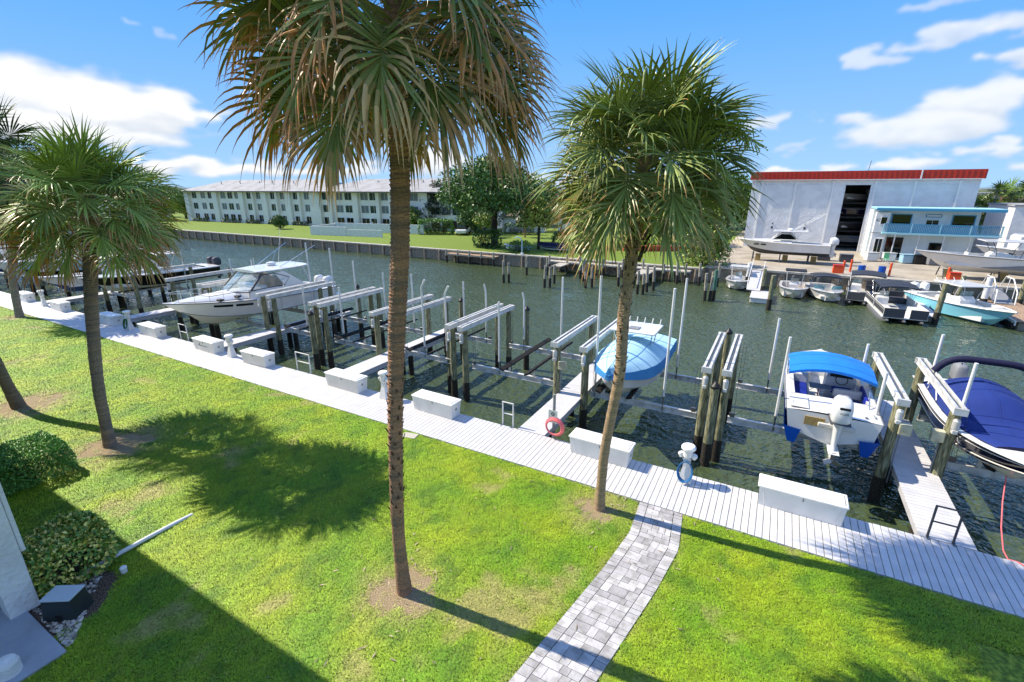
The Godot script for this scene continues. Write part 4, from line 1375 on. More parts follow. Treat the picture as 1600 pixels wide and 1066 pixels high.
	var b := MB.new()
	b.xf = Transform3D(Basis(Vector3.RIGHT, PI / 2), Vector3(-0.01, 0.84, 0.068))
	b.lathe([Vector2(0.03, 0), Vector2(0.045, 0.002), Vector2(0.06, 0.0)], 16)
	part(b, "emblem", M.black, t)
	for k in 3:
		b = MB.new()
		var pts: Array = []
		for i in 29:
			var a := TAU * i / 28.0
			pts.push_back(Vector3(0.06 + cos(a) * (0.30 - k * 0.02), 0.42 + sin(a) * (0.30 - k * 0.03), 0.05 + k * 0.035))
		b.tube(pts, 0.03, 7, false)
		part(b, "rope_coil", M.pink, t)
	# pink hose from the navy boat's bow to the boardwalk
	var hs := thing("garden_hose", "pink hose hanging from the navy boat to the boardwalk", "hose", Vector3(5.0, 0.0, -1.7))
	b = MB.new()
	b.tube([Vector3(0.92, 1.12, -3.2), Vector3(0.95, 0.6, -3.05), Vector3(0.92, 0.0, -2.7), Vector3(0.78, -0.35, -2.0), Vector3(0.58, -0.42, -1.1), Vector3(0.45, -0.25, -0.5), Vector3(0.42, 0.01, -0.08), Vector3(0.50, 0.02, 0.02), Vector3(0.7, 0.02, 0.1), Vector3(1.4, 0.02, 0.2)], 0.016, 8)
	part(b, "hose", M.pink, hs)
	for k in 3:
		b = MB.new()
		var pts: Array = []
		for i in 17:
			var a := TAU * i / 16.0
			pts.push_back(Vector3(0.75 + cos(a) * (0.2 - k * 0.03), 0.02 + k * 0.03, 0.12 + sin(a) * (0.14 - k * 0.02)))
		b.tube(pts, 0.018, 6, false)
		part(b, "coil", M.pink, hs)

# ---------- boats ----------
# Boat space: bow towards -z, keel at y = 0, x to starboard-ish; thing is turned as needed.
class Hull:
	var L: float; var B: float; var D: float
	var rise := 0.28      # how much the sheer climbs to the bow
	var full := 2.4       # bow fullness
	var stern := 0.94
	var start := 0.42     # where the narrowing begins
	func q(t: float) -> float: return clampf((t - start) / (1.0 - start), 0, 1)
	func z(t: float) -> float: return L * 0.5 - t * L
	func hb(t: float) -> float:
		return maxf(B * 0.5 * (lerpf(stern, 1.0, smoothstep(0.0, start, t)) if t < start else 1.0 - pow(q(t), full)), 0.015)
	func sh(t: float) -> float: return D * (1.0 + rise * t * t)
	func cb(t: float) -> float: return maxf(hb(t) * lerpf(0.90, 0.42, pow(q(t), 1.3)), 0.012)
	func cy(t: float) -> float: return D * 0.34 + (sh(t) * 0.72 - D * 0.34) * pow(q(t), 2.2)
	func ky(t: float) -> float: return sh(t) * 0.80 * pow(clampf((t - 0.66) / 0.34, 0, 1), 2.0)
	func pt(t: float, s: float, f: float, y := 0.0) -> Vector3:   # f of the half beam at the sheer, y above it
		return Vector3(s * hb(t) * f, sh(t) + y, z(t))

func hull_parts(t: Node3D, h: Hull, side: Material, bottom: Material, rail: Material, o := {}) -> void:
	var n := 26
	var top: Array = []
	var bot: Array = []
	for i in n + 1:
		var u := float(i) / n
		u = 1.0 - pow(1.0 - u, 1.25)
		top.push_back(u)
	for s in [-1.0, 1.0]:
		var rows: Array = []
		var rb: Array = []
		for u in top:
			var rake: float = -0.05 * h.L * 0.3 * pow(h.q(u), 4.0)
			var zz := h.z(u)
			var c := Vector3(s * h.cb(u), h.cy(u), zz + 0.06 * h.L * pow(h.q(u), 5.0))
			var sp := Vector3(s * h.hb(u), h.sh(u), zz)
			var m := c.lerp(sp, 0.5) - Vector3(s * 0.10 * (sp.x - c.x) * s, 0, 0)
			rows.push_back([c, m, sp])
			rb.push_back([Vector3(0, h.ky(u), zz + 0.10 * h.L * pow(h.q(u), 5.0)), Vector3(s * h.cb(u) * 0.55, lerpf(h.ky(u), h.cy(u), 0.52), zz + 0.08 * h.L * pow(h.q(u), 5.0)), c])
		var b := MB.new()
		b.loft(rows, false, s < 0)
		part(b, "hull_side", side, t)
		b = MB.new()
		b.loft(rb, false, s < 0)
		part(b, "hull_bottom", bottom, t)
		b = MB.new()
		var pts: Array = []
		for u in top: pts.push_back(Vector3(s * (h.hb(u) + 0.01), h.sh(u) - 0.02, h.z(u)))
		b.tube(pts, o.get("rail_r", 0.03), 6)
		part(b, "rub_rail", rail, t)
	var tr := MB.new()
	var zz := h.z(0)
	tr.quad(Vector3(-h.cb(0), h.cy(0), zz), Vector3(h.cb(0), h.cy(0), zz), Vector3(h.hb(0), h.sh(0), zz), Vector3(-h.hb(0), h.sh(0), zz))
	tr.quad(Vector3(0, h.ky(0), zz), Vector3(h.cb(0), h.cy(0), zz), Vector3(0, h.cy(0), zz), Vector3(-h.cb(0), h.cy(0), zz))
	part(tr, "transom", side, t)

func deck_parts(t: Node3D, h: Hull, t0: float, t1: float, gw: float, floor_y: float, deck: Material, liner: Material, sole: Material, lip := 0.0) -> void:
	# side decks, fore and after decks around an open cockpit from t0 to t1
	var n := 30
	var b := MB.new()
	var w := MB.new()
	var f := MB.new()
	var a: Array = []
	for i in n + 1: a.push_back(float(i) / n)
	for i in n:
		var u0: float = a[i]
		var u1: float = a[i + 1]
		if u1 <= t0 + 1e-4 or u0 >= t1 - 1e-4:
			var r0: Array = []
			var r1: Array = []
			for k in 7:
				var x := -1.0 + k / 3.0
				r0.push_back(h.pt(u0, x, 1.0, 0.05 * (1.0 - x * x))); r1.push_back(h.pt(u1, x, 1.0, 0.05 * (1.0 - x * x)))
			b.loft([r0, r1], false, false)
		else:
			for s in [-1.0, 1.0]:
				var i0 := maxf(h.hb(u0) - gw, 0.02)
				var i1 := maxf(h.hb(u1) - gw, 0.02)
				var p0 := h.pt(u0, s, 1.0)
				var p1 := h.pt(u1, s, 1.0)
				var q0 := Vector3(s * i0, h.sh(u0) + 0.03 + lip, h.z(u0))
				var q1 := Vector3(s * i1, h.sh(u1) + 0.03 + lip, h.z(u1))
				b.loft([[q0, p0], [q1, p1]], false, s < 0)
				w.loft([[Vector3(q0.x, floor_y, q0.z), q0], [Vector3(q1.x, floor_y, q1.z), q1]], false, s < 0)
			f.quad(Vector3(-maxf(h.hb(u0) - gw, 0.02), floor_y, h.z(u0)), Vector3(maxf(h.hb(u0) - gw, 0.02), floor_y, h.z(u0)), Vector3(maxf(h.hb(u1) - gw, 0.02), floor_y, h.z(u1)), Vector3(-maxf(h.hb(u1) - gw, 0.02), floor_y, h.z(u1)))
	for u in [roundf(t0 * n) / n, roundf(t1 * n) / n]:
		var k := maxf(h.hb(u) - gw, 0.02)
		w.quad(Vector3(-k, floor_y, h.z(u)), Vector3(k, floor_y, h.z(u)), Vector3(k, h.sh(u) + 0.04, h.z(u)), Vector3(-k, h.sh(u) + 0.04, h.z(u)))
	part(b, "deck", deck, t)
	if t1 > t0:
		part(w, "cockpit_liner", liner, t)
		part(f, "cockpit_sole", sole, t)

func outboard(parent: Node3D, at: Vector3, m: Material, k := 1.0, text := "") -> void:
	# origin at the transom top; stern towards +z
	var o := Node3D.new()
	o.position = at
	o.scale = Vector3(k, k, k)
	put(o, "outboard_motor", parent)
	var b := MB.new()
	var rows: Array = []
	for r in [[0.02, 0.16, 0.24, 0.28], [0.10, 0.20, 0.31, 0.29], [0.36, 0.20, 0.31, 0.30], [0.50, 0.175, 0.27, 0.28], [0.57, 0.12, 0.19, 0.25], [0.585, 0.02, 0.03, 0.24]]:
		var ring: Array = []
		for i in 16:
			var a := TAU * i / 16.0
			var sx := signf(cos(a)) * pow(absf(cos(a)), 0.6)
			var sz := signf(sin(a)) * pow(absf(sin(a)), 0.6)
			ring.push_back(Vector3(sx * r[1], r[0] + 0.05 * sz * (r[0] - 0.2), r[3] + sz * r[2]))
		rows.push_back(ring)
	b.loft(rows, true, true)
	part(b, "cowling", m, o)
	b = MB.new()
	var leg: Array = []
	for r in [[0.04, 0.13, 0.2, 0.26], [-0.18, 0.085, 0.16, 0.24], [-0.55, 0.06, 0.13, 0.26], [-0.72, 0.05, 0.16, 0.28], [-0.80, 0.065, 0.2, 0.28], [-0.90, 0.06, 0.19, 0.28], [-1.05, 0.015, 0.08, 0.3]]:
		var ring: Array = []
		for i in 12:
			var a := TAU * i / 12.0
			ring.push_back(Vector3(cos(a) * r[1], r[0], r[3] + sin(a) * r[2]))
		leg.push_back(ring)
	leg.reverse()
	b.loft(leg, true, true)
	part(b, "midsection", m, o)
	bx("cavitation_plate", Vector3(0, -0.70, 0.36), Vector3(0.22, 0.02, 0.46), m, o, 0.008)
	bx("bracket", Vector3(0, -0.12, 0.06), Vector3(0.24, 0.36, 0.12), M.darkgrey, o, 0.02)
	b = MB.new()
	for i in 3:
		b.xf = Transform3D(Basis(Vector3.BACK, TAU * i / 3.0) * Basis(Vector3.UP, 0.5), Vector3(0, -0.86, 0.54))
		b.box(Vector3(0, 0.1, 0), Vector3(0.11, 0.16, 0.02), 0.008)
	part(b, "propeller", M.steel, o)
	if text != "":
		bx("air_intake", Vector3(0.02, 0.42, 0.585), Vector3(0.2, 0.055, 0.03), M.black, o, 0.01)
		var tm := TextMesh.new()
		tm.text = text; tm.pixel_size = 0.0016; tm.font_size = 40; tm.depth = 0.004
		var fo := SystemFont.new()
		fo.font_names = PackedStringArray(["Droid Sans"])
		tm.font = fo
		inst(tm, "lettering", M.darkgrey, o, Transform3D(Basis(), Vector3(0.02, 0.31, 0.612)))
	bx("trim_line", Vector3(0, 0.035, 0.29), Vector3(0.40, 0.014, 0.60), M.darkgrey, o, 0.005)

func seat(parent: Node3D, called: String, at: Vector3, s: Vector3, m: Material, back := 0.0, bz := 1.0) -> void:
	var o := bx(called, at, s, m, parent, 0.04)
	if back > 0: bx("back_cushion", at + Vector3(0, s.y * 0.5 + back * 0.5, bz * (s.z * 0.5 - 0.05)), Vector3(s.x, back, 0.12), m, o, 0.04)

func console(parent: Node3D, at: Vector3, s: Vector3) -> void:
	var b := MB.new()
	var w := s.x * 0.5
	var d := s.z * 0.5
	b.loft([[Vector3(-w, 0, -d), Vector3(w, 0, -d), Vector3(w, 0, d), Vector3(-w, 0, d)], [Vector3(-w, s.y * 0.8, -d), Vector3(w, s.y * 0.8, -d), Vector3(w, s.y * 0.8, d), Vector3(-w, s.y * 0.8, d)], [Vector3(-w * 0.9, s.y, -d * 0.7), Vector3(w * 0.9, s.y, -d * 0.7), Vector3(w * 0.9, s.y * 0.92, d * 0.5), Vector3(-w * 0.9, s.y * 0.92, d * 0.5)]], true, true, 0.9)
	b.quad(Vector3(-w * 0.9, s.y * 0.92, d * 0.5), Vector3(w * 0.9, s.y * 0.92, d * 0.5), Vector3(w * 0.9, s.y, -d * 0.7), Vector3(-w * 0.9, s.y, -d * 0.7))
	var o := inst(b.mesh(), "console", M.gel, parent, Transform3D(Basis(), at))
	bx("dash", Vector3(0, s.y * 0.86, d * 0.82), Vector3(s.x * 0.75, 0.2, 0.05), M.black, o, 0.01)
	var p := MB.new()
	p.xf = Transform3D(Basis(Vector3.RIGHT, -0.35), Vector3(0, s.y + 0.16, -d * 0.6))
	p.box(Vector3.ZERO, Vector3(s.x * 0.86, 0.42, 0.012))
	part(p, "windscreen", M.pane, o)
	p = MB.new()
	var ring: Array = []
	for i in 17: ring.push_back(Vector3(cos(TAU * i / 16.0) * 0.17, s.y * 0.8 + sin(TAU * i / 16.0) * 0.15, d + 0.14 + sin(TAU * i / 16.0) * -0.06))
	p.tube(ring, 0.014, 6, false)
	part(p, "steering_wheel", M.black, o)

func t_top(parent: Node3D, at: Vector3, s: Vector3, top: Material, legs: Material, hgt: float, rods := 0) -> void:
	var b := MB.new()
	b.box(Vector3(0, hgt, 0), Vector3(s.x, s.y, s.z), 0.03)
	var o := inst(b.mesh(), "hard_top", top, parent, Transform3D(Basis(), at))
	for sx in [-1, 1]:
		for sz in [-1, 1]:
			tb("top_leg", [at + Vector3(sx * s.x * 0.34, 0, sz * s.z * 0.2), at + Vector3(sx * s.x * 0.38, hgt * 0.55, sz * s.z * 0.24), at + Vector3(sx * s.x * 0.42, hgt - 0.02, sz * s.z * 0.36)], 0.022, legs, parent, 6)
	for i in rods:
		var x := (float(i) / maxi(rods - 1, 1) - 0.5) * s.x * 0.85
		tb("rod_holder", [Vector3(x, hgt + s.y * 0.4, s.z * 0.42), Vector3(x * 1.02, hgt + 0.24, s.z * 0.5)], 0.02, M.white, o, 6)

func bimini(parent: Node3D, at: Vector3, w: float, l: float, hgt: float, m: Material, sag := 0.14, base := 0.0) -> void:
	var rows: Array = []
	for i in 9:
		var v := i / 8.0 - 0.5
		var row: Array = []
		for k in 11:
			var u := k / 10.0 - 0.5
			row.push_back(Vector3(u * w, hgt - sag * 4.0 * u * u - 0.10 * 4.0 * v * v + 0.02 * cos(v * 4.0 * PI), v * l))
		rows.push_back(row)
	var b := MB.new()
	b.loft(rows, false, true)
	var under: Array = []
	for r in rows:
		var q: Array = []
		for p in r: q.push_back(p - Vector3(0, 0.014, 0))
		under.push_back(q)
	b.loft(under, false, false)
	# valance
	for e in [0, 8]:
		var a: Array = []
		var c: Array = []
		for k in 11:
			a.push_back(rows[e][k]); c.push_back(rows[e][k] - Vector3(0, 0.09, 0))
		b.loft([a, c], false, e == 0)
	var top := inst(b.mesh(), "bimini_top", m, parent, Transform3D(Basis(), at))
	var sm := MB.new()
	for e in [2, 6]:
		var line: Array = []
		for k in 11: line.push_back(rows[e][k] + Vector3(0, 0.004, 0))
		sm.tube(line, 0.009, 4)
	part(sm, "seam", m, top)
	for z in [-0.46, 0.0, 0.46]:
		for s in [-1, 1]:
			tb("bimini_strut", [at + Vector3(s * w * 0.5, hgt - sag - 0.02, z * l), at + Vector3(s * w * 0.49, base, z * l * 0.15)], 0.013, M.chrome, parent, 6)

func rail_line(parent: Node3D, h: Hull, t0: float, t1: float, hgt: float, m: Material, posts := 5) -> void:
	for s in [-1.0, 1.0]:
		var pts: Array = []
		for i in 13:
			var u := lerpf(t0, t1, i / 12.0)
			pts.push_back(h.pt(u, s, 0.93, hgt * smoothstep(0.0, 0.12, i / 12.0)))
		tb("bow_rail", pts, 0.013, m, parent, 6)
		for i in posts:
			var u := lerpf(t0, t1, (i + 1.0) / (posts + 0.5))
			tb("stanchion", [h.pt(u, s, 0.94, 0.0), h.pt(u, s, 0.93, hgt)], 0.011, m, parent, 5)

func cover_mesh(h: Hull, t0: float, t1: float, lift: Callable, over: float, drop: float) -> Array:
	# taut cloth: top sheet over the boat and a skirt down the sides; returns [top, skirt]
	var a := MB.new()
	var b := MB.new()
	var rows: Array = []
	var n := 28
	for i in n + 1:
		var u := lerpf(t0, t1, float(i) / n)
		var row: Array = []
		for k in 13:
			var x := -1.0 + k / 6.0
			var y: float = lift.call(u) * pow(1.0 - pow(absf(x), 1.7), 0.9) + 0.03
			row.push_back(h.pt(u, x, 1.0, y) + Vector3(signf(x) * over * pow(absf(x), 6.0), 0.008 * sin(u * 60.0 + x * 3.0), 0))
		rows.push_back(row)
	a.loft(rows, false, false)
	for s in [-1.0, 1.0]:
		var k := 0 if s < 0 else 12
		var sk: Array = []
		for i in n + 1:
			var u := lerpf(t0, t1, float(i) / n)
			var p: Vector3 = rows[i][k]
			var out := Vector3(s * 0.02, -drop * (0.5 + 0.5 * smoothstep(1.0, 0.7, u) ), 0.01 * sin(i * 2.1))
			sk.push_back([p + out + Vector3(s * 0.008 * sin(i * 1.7), 0, 0), p + out * 0.5, p])
		b.loft(sk, false, s < 0)
	# ends
	for e in [0, n]:
		var up: Array = []
		var dn: Array = []
		for k in 13:
			up.push_back(rows[e][k]); dn.push_back(rows[e][k] * Vector3(1, 0, 1) + Vector3(0, h.sh(lerpf(t0, t1, float(e) / n)) - drop * (1.0 if e == 0 else 0.5), 0.02 if e == 0 else -0.02))
		b.loft([up, dn], false, e != 0)
	var c := MB.new()
	for k in [3, 6, 9]:
		var line: Array = []
		for i in n + 1: line.push_back(rows[i][k] + Vector3(0, 0.004, 0))
		c.tube(line, 0.008, 4)
	for i in range(5, n, 6):
		var line: Array = []
		for k in 13: line.push_back(rows[i][k] + Vector3(0, 0.004, 0))
		c.tube(line, 0.008, 4)
	return [a, b, c]

func text_on(parent: Node3D, s: String, size: float, m: Material, xf: Transform3D) -> void:
	var tm := TextMesh.new()
	tm.text = s; tm.font_size = 48; tm.pixel_size = size / 48.0; tm.depth = 0.006
	var fo := SystemFont.new()
	fo.font_names = PackedStringArray(["Droid Sans"])
	tm.font = fo
	inst(tm, "lettering", m, parent, xf)

func make_near_boats() -> void:
	# deck boat with bright blue top, stern to the boardwalk
	var t := thing("deck_boat", "white and blue deck boat with bright blue bimini and white outboard on a lift", "boat", Vector3(2.12, 0.38, -7.85), 0.0)
	var h := Hull.new()
	h.L = 6.3; h.B = 2.42; h.D = 0.92; h.rise = 0.12; h.full = 4.2; h.start = 0.5; h.stern = 0.96
	hull_parts(t, h, M.gel, M.hull_blue, M.grey, {})
	deck_parts(t, h, 0.2, 0.8, 0.24, 0.36, M.gel, M.gel, M.nonskid)
	# blue side band and hull sponsons
	for s in [-1, 1]:
		var sp := MB.new()
		var rows: Array = []
		for i in 13:
			var u := i / 12.0
			var z := 3.22 - u * 5.2
			var wq := 0.42 * (1.0 - 0.6 * pow(u, 3.0))
			var y0 := -0.12 + 0.5 * pow(u, 3.0)
			rows.push_back([Vector3(s * (1.13 - wq), 0.34 + 0.2 * u, z), Vector3(s * (1.13 - wq * 0.75), y0, z), Vector3(s * (1.13 - wq * 0.3), y0 + 0.02, z), Vector3(s * 1.17, 0.40 + 0.1 * u, z)])
		sp.loft(rows, false, s > 0, 0.7)
		sp.quad(rows[0][0], rows[0][1], rows[0][2], rows[0][3])
		part(sp, "sponson", M.hull_blue, t)
	# motor well and swim platform
	bx("motor_well", Vector3(0.12, 0.62, 3.0), Vector3(0.9, 0.12, 0.5), M.nonskid, t, 0.02)
	bx("transom_pad", Vector3(-0.42, 0.66, 3.17), Vector3(0.5, 0.26, 0.03), M.wood_y, t)
	bx("swim_step", Vector3(-0.85, 0.99, 2.62), Vector3(0.5, 0.02, 0.9), M.nonskid, t, 0.008)
	outboard(t, Vector3(0.12, 0.92, 3.08), M.gel, 1.25, "FOUR")
	# seating and helm
	seat(t, "aft_seat", Vector3(-0.78, 0.56, 0.65), Vector3(0.5, 0.36, 1.1), M.seat_blue)
	bx("seat_shell", Vector3(-0.78, 0.78, 0.02), Vector3(0.56, 0.5, 0.16), M.gel, t, 0.05)
	seat(t, "side_seat", Vector3(0.55, 0.52, 1.15), Vector3(0.95, 0.28, 0.5), M.seat_blue)
	bx("seat_back", Vector3(0.55, 0.82, 0.86), Vector3(0.8, 0.3, 0.14), M.cushion, t, 0.05)
	bx("side_bolster", Vector3(0.98, 0.86, 0.9), Vector3(0.1, 0.24, 1.3), M.seat_blue, t, 0.03)
	console(t, Vector3(0.42, 0.36, -0.25), Vector3(0.85, 0.85, 0.6))
	bx("helm_seat", Vector3(0.42, 0.75, 0.42), Vector3(0.6, 0.16, 0.36), M.seat_blue, t, 0.05)
	bx("table", Vector3(-0.2, 0.9, 0.75), Vector3(0.62, 0.035, 0.48), M.grey, t, 0.015)
	tb("table_post", [Vector3(-0.2, 0.36, 0.75), Vector3(-0.2, 0.9, 0.75)], 0.04, M.chrome, t, 10)
	var b := MB.new()
	b.xf = Transform3D(Basis(), Vector3(-0.5, 0.36, 1.25))
	b.lathe([Vector2(0.12, 0), Vector2(0.16, 0.28), Vector2(0.15, 0.28), Vector2(0.115, 0.02), Vector2(0, 0.02)], 16)
	part(b, "bucket", M.red, t)
	seat(t, "bow_cushion", Vector3(-0.6, 0.6, -1.6), Vector3(0.5, 0.34, 1.2), M.cushion)
	seat(t, "bow_cushion", Vector3(0.6, 0.6, -1.6), Vector3(0.5, 0.34, 1.2), M.cushion)
	bimini(t, Vector3(0.0, 0.0, 0.30), 2.36, 2.0, 1.76, M.bimini_blue, 0.24, 1.0)
	tb("ski_pole", [Vector3(0.95, 0.95, 2.2), Vector3(0.95, 1.3, 1.7)], 0.016, M.chrome, t, 6)
	for s in [-1, 1]:
		bx("cleat", Vector3(s * 1.0, 0.98, 2.75), Vector3(0.04, 0.04, 0.18), M.chrome, t, 0.012)
		b = MB.new()
		b.xf = Transform3D(Basis(), Vector3(s * 0.8, 0.965, 2.95))
		b.lathe([Vector2(0.04, 0), Vector2(0.04, 0.015), Vector2(0, 0.018)], 10)
		part(b, "fuel_cap", M.darkgrey, t)
	# covered centre console, bow to the boardwalk
	t = thing("covered_boat", "white centre console boat under a pale and bright blue fitted cover", "boat", Vector3(-4.28, 0.20, -6.85), PI)
	h = Hull.new()
	h.L = 6.0; h.B = 2.35; h.D = 1.12; h.rise = 0.26; h.full = 2.6; h.start = 0.45
	hull_parts(t, h, M.gel, M.gel_warm, M.cover_blue, {rail_r = 0.02})
	var lift := func(u: float) -> float: return 0.16 + 0.50 * exp(-pow((u - 0.50) / 0.22, 2.0)) + 0.16 * exp(-pow((u - 0.80) / 0.15, 2.0))
	var cv := cover_mesh(h, 0.0, 0.985, lift, 0.02, 0.42)
	part(cv[0], "cover", M.cover_pale, t)
	part(cv[1], "cover_skirt", M.cover_blue, t)
	part(cv[2], "seam", M.cover_blue, t)
	t_top(t, Vector3(0, 1.3, 0.35), Vector3(1.75, 0.07, 1.5), M.gel, M.chrome, 0.90, 6)
	bx("hatch", Vector3(0, 2.25, 0.1), Vector3(0.4, 0.03, 0.4), M.grey, t, 0.01)
	outboard(t, Vector3(0, 1.0, 2.95), M.gel, 1.0)
	# navy runabout, bow to the boardwalk
	t = thing("navy_boat", "navy hulled runabout under a deep blue cover with folded navy bimini", "boat", Vector3(5.98, 0.42, -6.45), PI)
	h = Hull.new()
	h.L = 6.3; h.B = 2.5; h.D = 0.92; h.rise = 0.18; h.full = 3.0; h.start = 0.45; h.stern = 0.95
	hull_parts(t, h, M.navy, M.gel, M.gel, {rail_r = 0.028})
	var lift2 := func(u: float) -> float: return 0.10 + 0.55 * smoothstep(0.06, 0.26, u) * smoothstep(0.60, 0.44, u) + 0.04 * sin(u * 40.0)
	cv = cover_mesh(h, 0.1, 0.86, lift2, -0.14, 0.03)
	part(cv[0], "cover", M.navy_cover, t)
	part(cv[1], "cover_edge", M.navy_dark, t)
	part(cv[2], "seam", M.navy_cover, t)
	deck_parts(t, h, 2.0, 2.0, 0.2, 0.4, M.gel, M.gel, M.nonskid)
	for s in [-1.0, 1.0]:
		for k in 2:
			b = MB.new()
			var pts: Array = []
			for i in 20:
				var u := lerpf(0.02, 0.96, i / 19.0)
				pts.push_back(Vector3(s * (lerpf(h.cb(u), h.hb(u), 0.70 - k * 0.5) + 0.012 - 0.008 * k), lerpf(h.cy(u), h.sh(u), 0.70 - k * 0.52), h.z(u) + 0.02 * h.L * pow(h.q(u), 5.0)))
			b.tube(pts, 0.012 if k == 0 else 0.02, 5)
			part(b, "stripe", M.gel if k == 0 else M.cushion, t)
		bx("swim_platform", Vector3(s * 0.6, 0.62, 3.3), Vector3(0.7, 0.06, 0.5), M.navy, t, 0.02)
	b = MB.new()
	b.box(Vector3(0.0, 1.06, 0.0), Vector3(0.1, 0.03, 0.1))
	var hoop: Array = []
	for i in 21:
		var u := i / 20.0 - 0.5
		hoop.push_back(Vector3(u * 2.35, 2.22 - 0.5 * pow(absf(u) * 2.0, 5.0), 1.35 + 0.0))
	tb("folded_bimini", hoop, 0.10, M.navy_dark, t, 10)
	for s in [-1, 1]:
		tb("bimini_strut", [Vector3(s * 1.14, 1.8, 1.35), Vector3(s * 1.1, 1.0, 0.7)], 0.02, M.white, t, 6)
		tb("bimini_strut", [Vector3(s * 1.14, 1.8, 1.35), Vector3(s * 1.1, 1.0, 1.75)], 0.014, M.chrome, t, 6)
	outboard(t, Vector3(0.0, 0.92, 3.1), M.grey, 1.0)
	text_on(t, "FL 5138 RC", 0.17, M.gel, Transform3D(Basis(Vector3.UP, PI / 2 + 0.24) * Basis(Vector3.RIGHT, 0.25), Vector3(1.105, 0.74, -1.2)))
	# cabin cruiser
	cruiser()
	# black hulled boat
	t = thing("black_hull_boat", "open boat with black topsides and white bottom on a lift", "boat", Vector3(-40.2, 0.42, -7.2), PI)
	h = Hull.new()
	h.L = 8.6; h.B = 2.7; h.D = 1.15; h.rise = 0.22; h.full = 2.4
	hull_parts(t, h, M.blackgel, M.gel, M.gel, {rail_r = 0.045})
	deck_parts(t, h, 0.12, 0.8, 0.28, 0.5, M.gel, M.gel, M.nonskid)
	console(t, Vector3(0, 0.5, 0.4), Vector3(0.9, 1.1, 0.9))
	t_top(t, Vector3(0, 1.1, 0.6), Vector3(2.0, 0.07, 2.2), M.gel, M.gel, 1.35, 4)
	for x in [-0.36, 0.36]: outboard(t, Vector3(x, 1.12, 4.3), M.darkgrey, 1.05)
	seat(t, "bow_seat", Vector3(0, 0.75, -2.0), Vector3(1.1, 0.5, 1.6), M.cushion)
	# light blue hulled boat further along
	t = thing("light_blue_boat", "light blue hulled boat with dark bottom on a lift", "boat", Vector3(-52.0, 0.5, -7.2), PI)
	h = Hull.new()
	h.L = 9.4; h.B = 2.9; h.D = 1.3; h.rise = 0.22; h.full = 2.3
	hull_parts(t, h, M.hull_pale, M.blackgel, M.gel, {rail_r = 0.05})
	deck_parts(t, h, 0.12, 0.8, 0.3, 0.6, M.gel, M.gel, M.nonskid)
	console(t, Vector3(0, 0.6, 0.4), Vector3(1.0, 1.2, 1.0))
	t_top(t, Vector3(0, 1.2, 0.6), Vector3(2.2, 0.08, 2.4), M.gel, M.gel, 1.35, 5)
	for x in [-0.4, 0.4]: outboard(t, Vector3(x, 1.28, 4.7), M.gel, 1.1)
	# row of white boats in the far slips
	var g := "white boats in the far slips"
	for i in 7:
		var x := -47.0 - i * 5.6 if i == 0 else -52.8 - i * 5.4
		t = thing("white_centre_console", "white centre console boat, " + ["just short of", "first past", "second past", "third past", "fourth past", "fifth past", "sixth past"][i] + " the light blue hulled boat", "boat", Vector3(x, -0.15 + 0.3 * (i % 2), -6.6 - (i % 3) * 0.5), PI, g)
		h = Hull.new()
		h.L = 7.6 + (i % 3) * 0.7; h.B = 2.6; h.D = 1.15; h.rise = 0.25; h.full = 2.4
		hull_parts(t, h, M.gel, M.gel_warm if i % 2 else M.hull_blue, M.grey, {rail_r = 0.04})
		deck_parts(t, h, 0.12, 0.8, 0.28, 0.5, M.gel, M.gel, M.nonskid)
		console(t, Vector3(0, 0.5, 0.3), Vector3(0.9, 1.1, 0.9))
		t_top(t, Vector3(0, 1.1, 0.5), Vector3(2.0, 0.07, 2.1), M.gel, M.gel, 1.35, 4)
		outboard(t, Vector3(0, 1.12, h.L * 0.5 - 0.05), M.gel, 1.1)
		if i > 0: boat_lift_small(x, i)

func boat_lift_small(x: float, i: int) -> void:
	var t := thing("boat_lift", ["", "first", "second", "third", "fourth", "fifth", "sixth"][i] + " boat lift past the light blue hulled boat", "boat lift", Vector3(x, 0, -5.0), 0.0, "boat lifts in the far slips")
	for s in [-1, 1]:
		pile_at(t, s * 1.9, 0, 1.9)
		pile_at(t, s * 1.9, -3.9, 1.9)
		beam_pair(t, s * 1.9, 2.0, 0.2, -4.2)
	for z in [-0.4, -3.6]:
		bx("cradle_beam", Vector3(0, -0.25 + 0.3 * (i % 2), z), Vector3(3.4, 0.18, 0.12), M.alu_dull, t)

